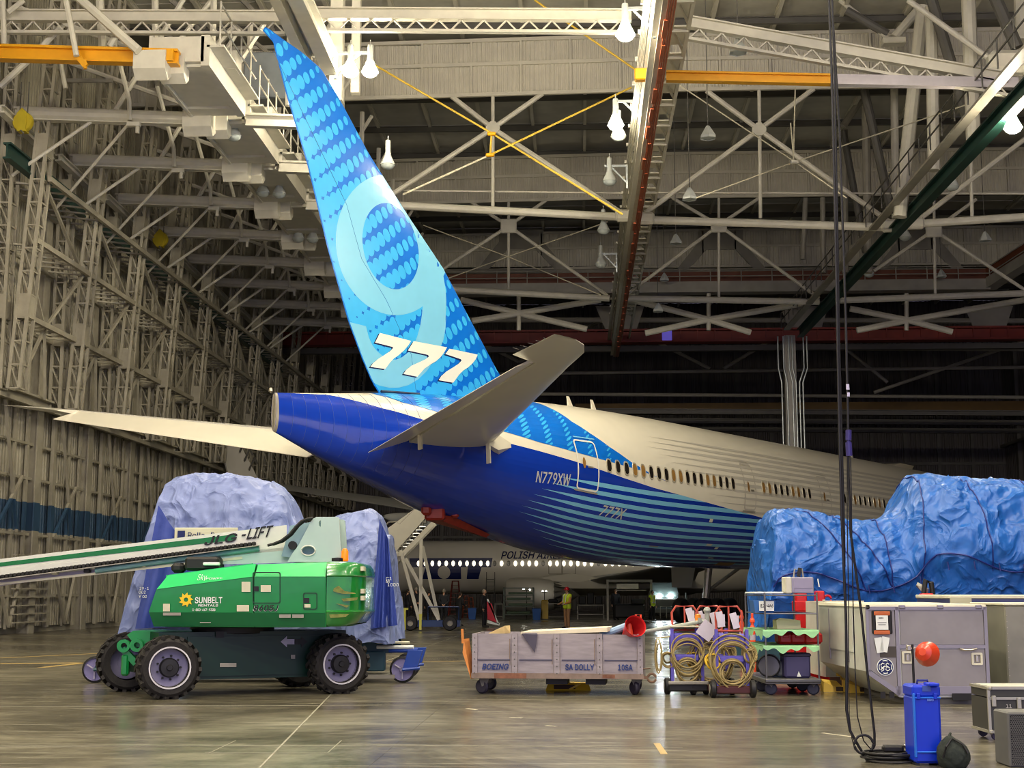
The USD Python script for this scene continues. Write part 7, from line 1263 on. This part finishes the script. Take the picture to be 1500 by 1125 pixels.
for px, y0, y1 in ((593, 891, 918), (616, 900, 928)): part(o, 'outrigger', G().beam(s_(px, y0, -.9), (s_(px, y0, -.9)[0], -.9, .04), .1, .12).box(s_(px, y0+1, -.9), (.3, .1, .08) if px < 600 else (.14, .14, .1)), M('outrigger_yellow', (206, 204, 80), .5), smooth=False)

# ================================================================ background equipment
def frm(nm, lab, cat, x0, x1, y, z, d, mat, shelves=(), extra=None, w=.08):
    o = thing(nm, lab, cat, ((x0+x1)/2, y, 0)); L = x1-x0
    for x in (-L/2, L/2):
        for yy in (0, d): part(o, 'post', G().box((x, yy, z/2), (w, w, z)), mat, smooth=False)
    for s in shelves: part(o, 'shelf', G().box((0, d/2, s), (L+w, d+w, .06)), mat, smooth=False)
    return o
AX = lambda px, Y: at(px, 868, Y)[0]
RKG = M('rack_green_grey', (112, 124, 112), .5, var=.1)
o = frm('parts_rack', 'grey-green shelf rack with trays in front of the far airliner engine', 'rack', AX(738, 90), AX(781, 90), 90, 1.95, 1.0, RKG, (.25, .75, 1.1, 1.45, 1.9))
for k, z in enumerate((.28, .78, 1.13, 1.48)): part(o, 'tray', G().cbox((.0+.1*(k % 2), .5, z+.1), (1.5, .7, .14), .03), M('tray_green', (96, 120, 92), .6, var=.15), smooth=False)
o = frm('work_table', 'dark work table left of the grey-green shelf rack', 'table', AX(725, 91), AX(737, 91), 91, .95, .8, GREYST, (.12, .9)); part(o, 'box', G().cbox((0, .4, 1.0), (.3, .3, .16), .02), DARKST)
o = frm('work_table', 'low steel table right of the yellow post, in front of the far engine', 'table', AX(801, 90), AX(828, 90), 90, .98, .9, GREYST, (.12, .95)); part(o, 'dark_parts', G().cbox((-.2, .4, 1.1), (.6, .5, .22), .06).cbox((.35, .4, 1.06), (.3, .4, .14), .04), BLACK)
o = frm('work_table', 'steel table with dark boxes right of the worker in the lime vest', 'table', AX(846, 88), AX(884, 88), 88, .9, 1.0, GREYST, (.3, .85))
for k in range(3): part(o, 'box', G().cbox((-.5+.5*k, .5, 1.15+.1*(k % 2)), (.42, .6, .5+.2*(k % 2)), .04), BLACK)
o = thing('yellow_post', 'broad yellow protective post in front of the far engine', 'post', (AX(798, 86.5), 86.5, 0)); part(o, 'shaft', G().cbox((0, 0, .6), (.42, .3, 1.16), .05), M('post_yellow', (176, 146, 48), .5, var=.1)); part(o, 'base', G().cbox((0, 0, .03), (.55, .42, .06), .02), DARKST)
for px, Y, lab in ((692, 88, 'bright blue bin standing beside the small orange ladders'), (786, 86, 'blue bin left of the yellow protective post')):
    o = thing('blue_bin', lab, 'bin', (AX(px, Y), Y, 0)); part(o, 'body', G().hull([(x, y, z) for x, y, z in ((-.2, -.2, 0), (.2, -.2, 0), (-.2, .2, 0), (.2, .2, 0), (-.26, -.26, .68), (.26, -.26, .68), (-.26, .26, .68), (.26, .26, .68))]), M('bin_bright_blue', (30, 84, 160), .45), smooth=False); part(o, 'rim', G().path([(-.27, -.27, .68), (.27, -.27, .68), (.27, .27, .68), (-.27, .27, .68)], .025, 6, closed=True), STBL)
def ladder(lab, px, Y, h, w, mat, rungs):
    o = thing('step_ladder', lab, 'ladder', (AX(px, Y), Y, 0))
    for s, dy_ in ((-1, -1), (1, -1), (-1, 1), (1, 1)): part(o, 'rail', G().beam((s*w, dy_*h*.22, 0), (s*w*.45, dy_*.08, h), .05, .07), mat, smooth=False)
    for k in range(1, rungs+1):
        f = k/(rungs+1); ww = w*(1-.55*f)*2; part(o, 'rung', G().box((0, -h*.22*(1-f)-.08*f, h*f), (ww, .09, .03)), mat, smooth=False); part(o, 'rung', G().box((0, h*.22*(1-f)+.08*f, h*f), (ww, .03, .03)), mat, smooth=False)
    part(o, 'top_cap', G().cbox((0, 0, h), (w*1.1, .26, .06), .01), mat)
LRED = M('ladder_red', (120, 44, 34), .5, var=.1); LOR = M('ladder_orange', (150, 74, 44), .5, var=.1)
ladder('tall dark red step ladder in front of the far airliner', 667, 92, 2.35, .42, LRED, 8); ladder('small orange step ladder beside the blue bin', 683, 93, 1.4, .25, LOR, 4); ladder('smallest orange step ladder, right of the other small one', 690, 93.5, 1.3, .22, LOR, 4)
o = thing('platform_ladder', 'dark platform ladder standing against the far airliner nose section', 'ladder', (AX(718, 97), 97, 0))
for s in (-1, 1): part(o, 'rail', G().beam((s*.28, -.8, 0), (s*.28, .5, 2.6), .06, .08).beam((s*.28, .5, 0), (s*.28, .5, 3.0), .05, .05), DARKST, smooth=False)
for k in range(9): part(o, 'step', G().box((0, -.8+1.3*k/9, .28*k+.1), (.56, .2, .04)), DARKST, smooth=False)
part(o, 'platform', G().box((0, .5, 2.5), (.6, .6, .06)), DARKST, smooth=False)
o = thing('portal_frame', 'pale steel portal frame standing on the floor left of the vehicle with headlights', 'frame', (AX(922, 84), 84, 0)); L = AX(954, 84)-AX(890, 84)
for s in (-1, 1): part(o, 'post', G().box((s*L/2, 0, 1.15), (.12, .12, 2.3)), GREYST, smooth=False)
part(o, 'beam', G().box((0, 0, 2.3), (L+.12, .14, .14)), GREYST, smooth=False); part(o, 'shelf', G().box((.1, .4, 1.75), (L*.7, .6, .06)), GREYST, smooth=False); part(o, 'white_board', G().box((-.1, .2, 1.98), (L*.5, .05, .3)), STW, smooth=False); part(o, 'crate', G().cbox((.0, .6, .55), (L*.7, 1.0, .8), .08).cbox((.5, .3, 1.1), (.8, .6, .3), .06), BLACK)
WLM = M('work_light', (255, 250, 235), .3, emit=14)
for (pa, pb), Y, lab in ((((767, 863), (776, 864)), 92, 'brighter pair of small work lights above the rack'), (((795, 866), (800, 866)), 95, 'fainter pair of small work lights right of the rack')):
    a, b = at(*pa, Y), at(*pb, Y); o = thing('work_light', lab, 'work light', (0, 0, 0)); part(o, 'stand', G().tube(((a[0]+b[0])/2, Y, 0), ((a[0]+b[0])/2, Y, a[2]-.05), .03, 6).box(((a[0]+b[0])/2, Y, a[2]-.06), (abs(b[0]-a[0])+.1, .05, .04)), DARKST, smooth=False)
    for c in (a, b): part(o, 'lamp', G().lathe([(0, -.02), (.06, 0), (.06, .05), (.03, .1), (0, .1)], c, (0, 1, 0), 12), WLM)
# vehicle with headlights
VX, VY = AX(974, 86), 86.0; o = thing('service_vehicle', 'service vehicle facing us with two bright headlights, under the big airliner belly', 'vehicle', (VX, VY, 0)); VB = M('vehicle_dark', (52, 60, 58), .4); HL = M('headlight', (236, 250, 255), .2, emit=420)
part(o, 'cab', G().hull([(x, y, z) for x, y, z in ((-.85, 0, .55), (.85, 0, .55), (-.85, 2.2, .55), (.85, 2.2, .55), (-.85, 0, 1.35), (.85, 0, 1.35), (-.7, .5, 2.2), (.7, .5, 2.2), (-.75, 2.2, 2.25), (.75, 2.2, 2.25))]), VB, smooth=False)
part(o, 'windscreen', G().add([(-.62, .06, 1.45), (.62, .06, 1.45), (.55, .43, 2.08), (-.55, .43, 2.08)], [[0, 1, 2], [0, 2, 3]]), M('windscreen_green', (170, 214, 170), .08, coat=1.0), smooth=False)
for x in (-.34, .34): part(o, 'headlight', G().lathe([(0, -.05), (.1, -.04), (.12, 0), (.12, .05), (0, .06)], (x, -.03, 1.42), (0, 1, 0), 16), HL)
part(o, 'bumper', G().cbox((0, -.12, .55), (1.8, .2, .25), .04).cbox((0, -.1, 1.0), (1.3, .1, .5), .03), DARKST); part(o, 'grille_frame', G().path([(-.3, -.25, .1), (-.3, -.25, .8), (.42, -.25, .8), (.42, -.25, .1)], .03, 6).tube((.06, -.25, .1), (.06, -.25, .8), .025, 6), GREYST)
for x in (-.78, .78):
    for y in (.4, 1.8): part(o, 'wheel', G().lathe([(0, -.12), (.26, -.12), (.3, -.06), (.3, .06), (.26, .12), (0, .12)], (x, y, .3), (1, 0, 0), 18), BLACK)
part(o, 'tank', G().lathe([(0, -1), (.7, -1), (.8, -.8), (.8, 1.6), (.7, 1.8), (0, 1.8)], (0, 3.4, 1.3), (0, 1, 0), 20), VB)
tl = Fr(AX(988, 84), 84); o = thing('a_frame_trestle', 'dark trestle ladder standing right of the vehicle with headlights', 'trestle', tl.o)
for s in (-1, 1): part(o, 'leg', G().beam((.45+s*.38, -.3, 0), (.45+s*.2, 0, 1.6), .06, .06), RKG, smooth=False)
for k in range(4): part(o, 'rung', G().box((.45, -.27+.06*k, .3+.33*k), (.68-.09*k, .05, .04)), RKG, smooth=False)
p = at(600, 905, 90)
o = thing('floor_light', 'white vertical daylight strip low on the left wall beside the covered engine', 'light', (XL+.45, 78.2, 0)); part(o, 'strip', G().box((0, 0, 2.6), (.1, .7, 2.4)), M('daylight_gap', (220, 236, 250), .5, emit=1.6), smooth=False); part(o, 'frame', G().box((-.02, -.42, 2.4), (.14, .14, 4.8)).box((-.02, .42, 2.4), (.14, .14, 4.8)), WALL, smooth=False)
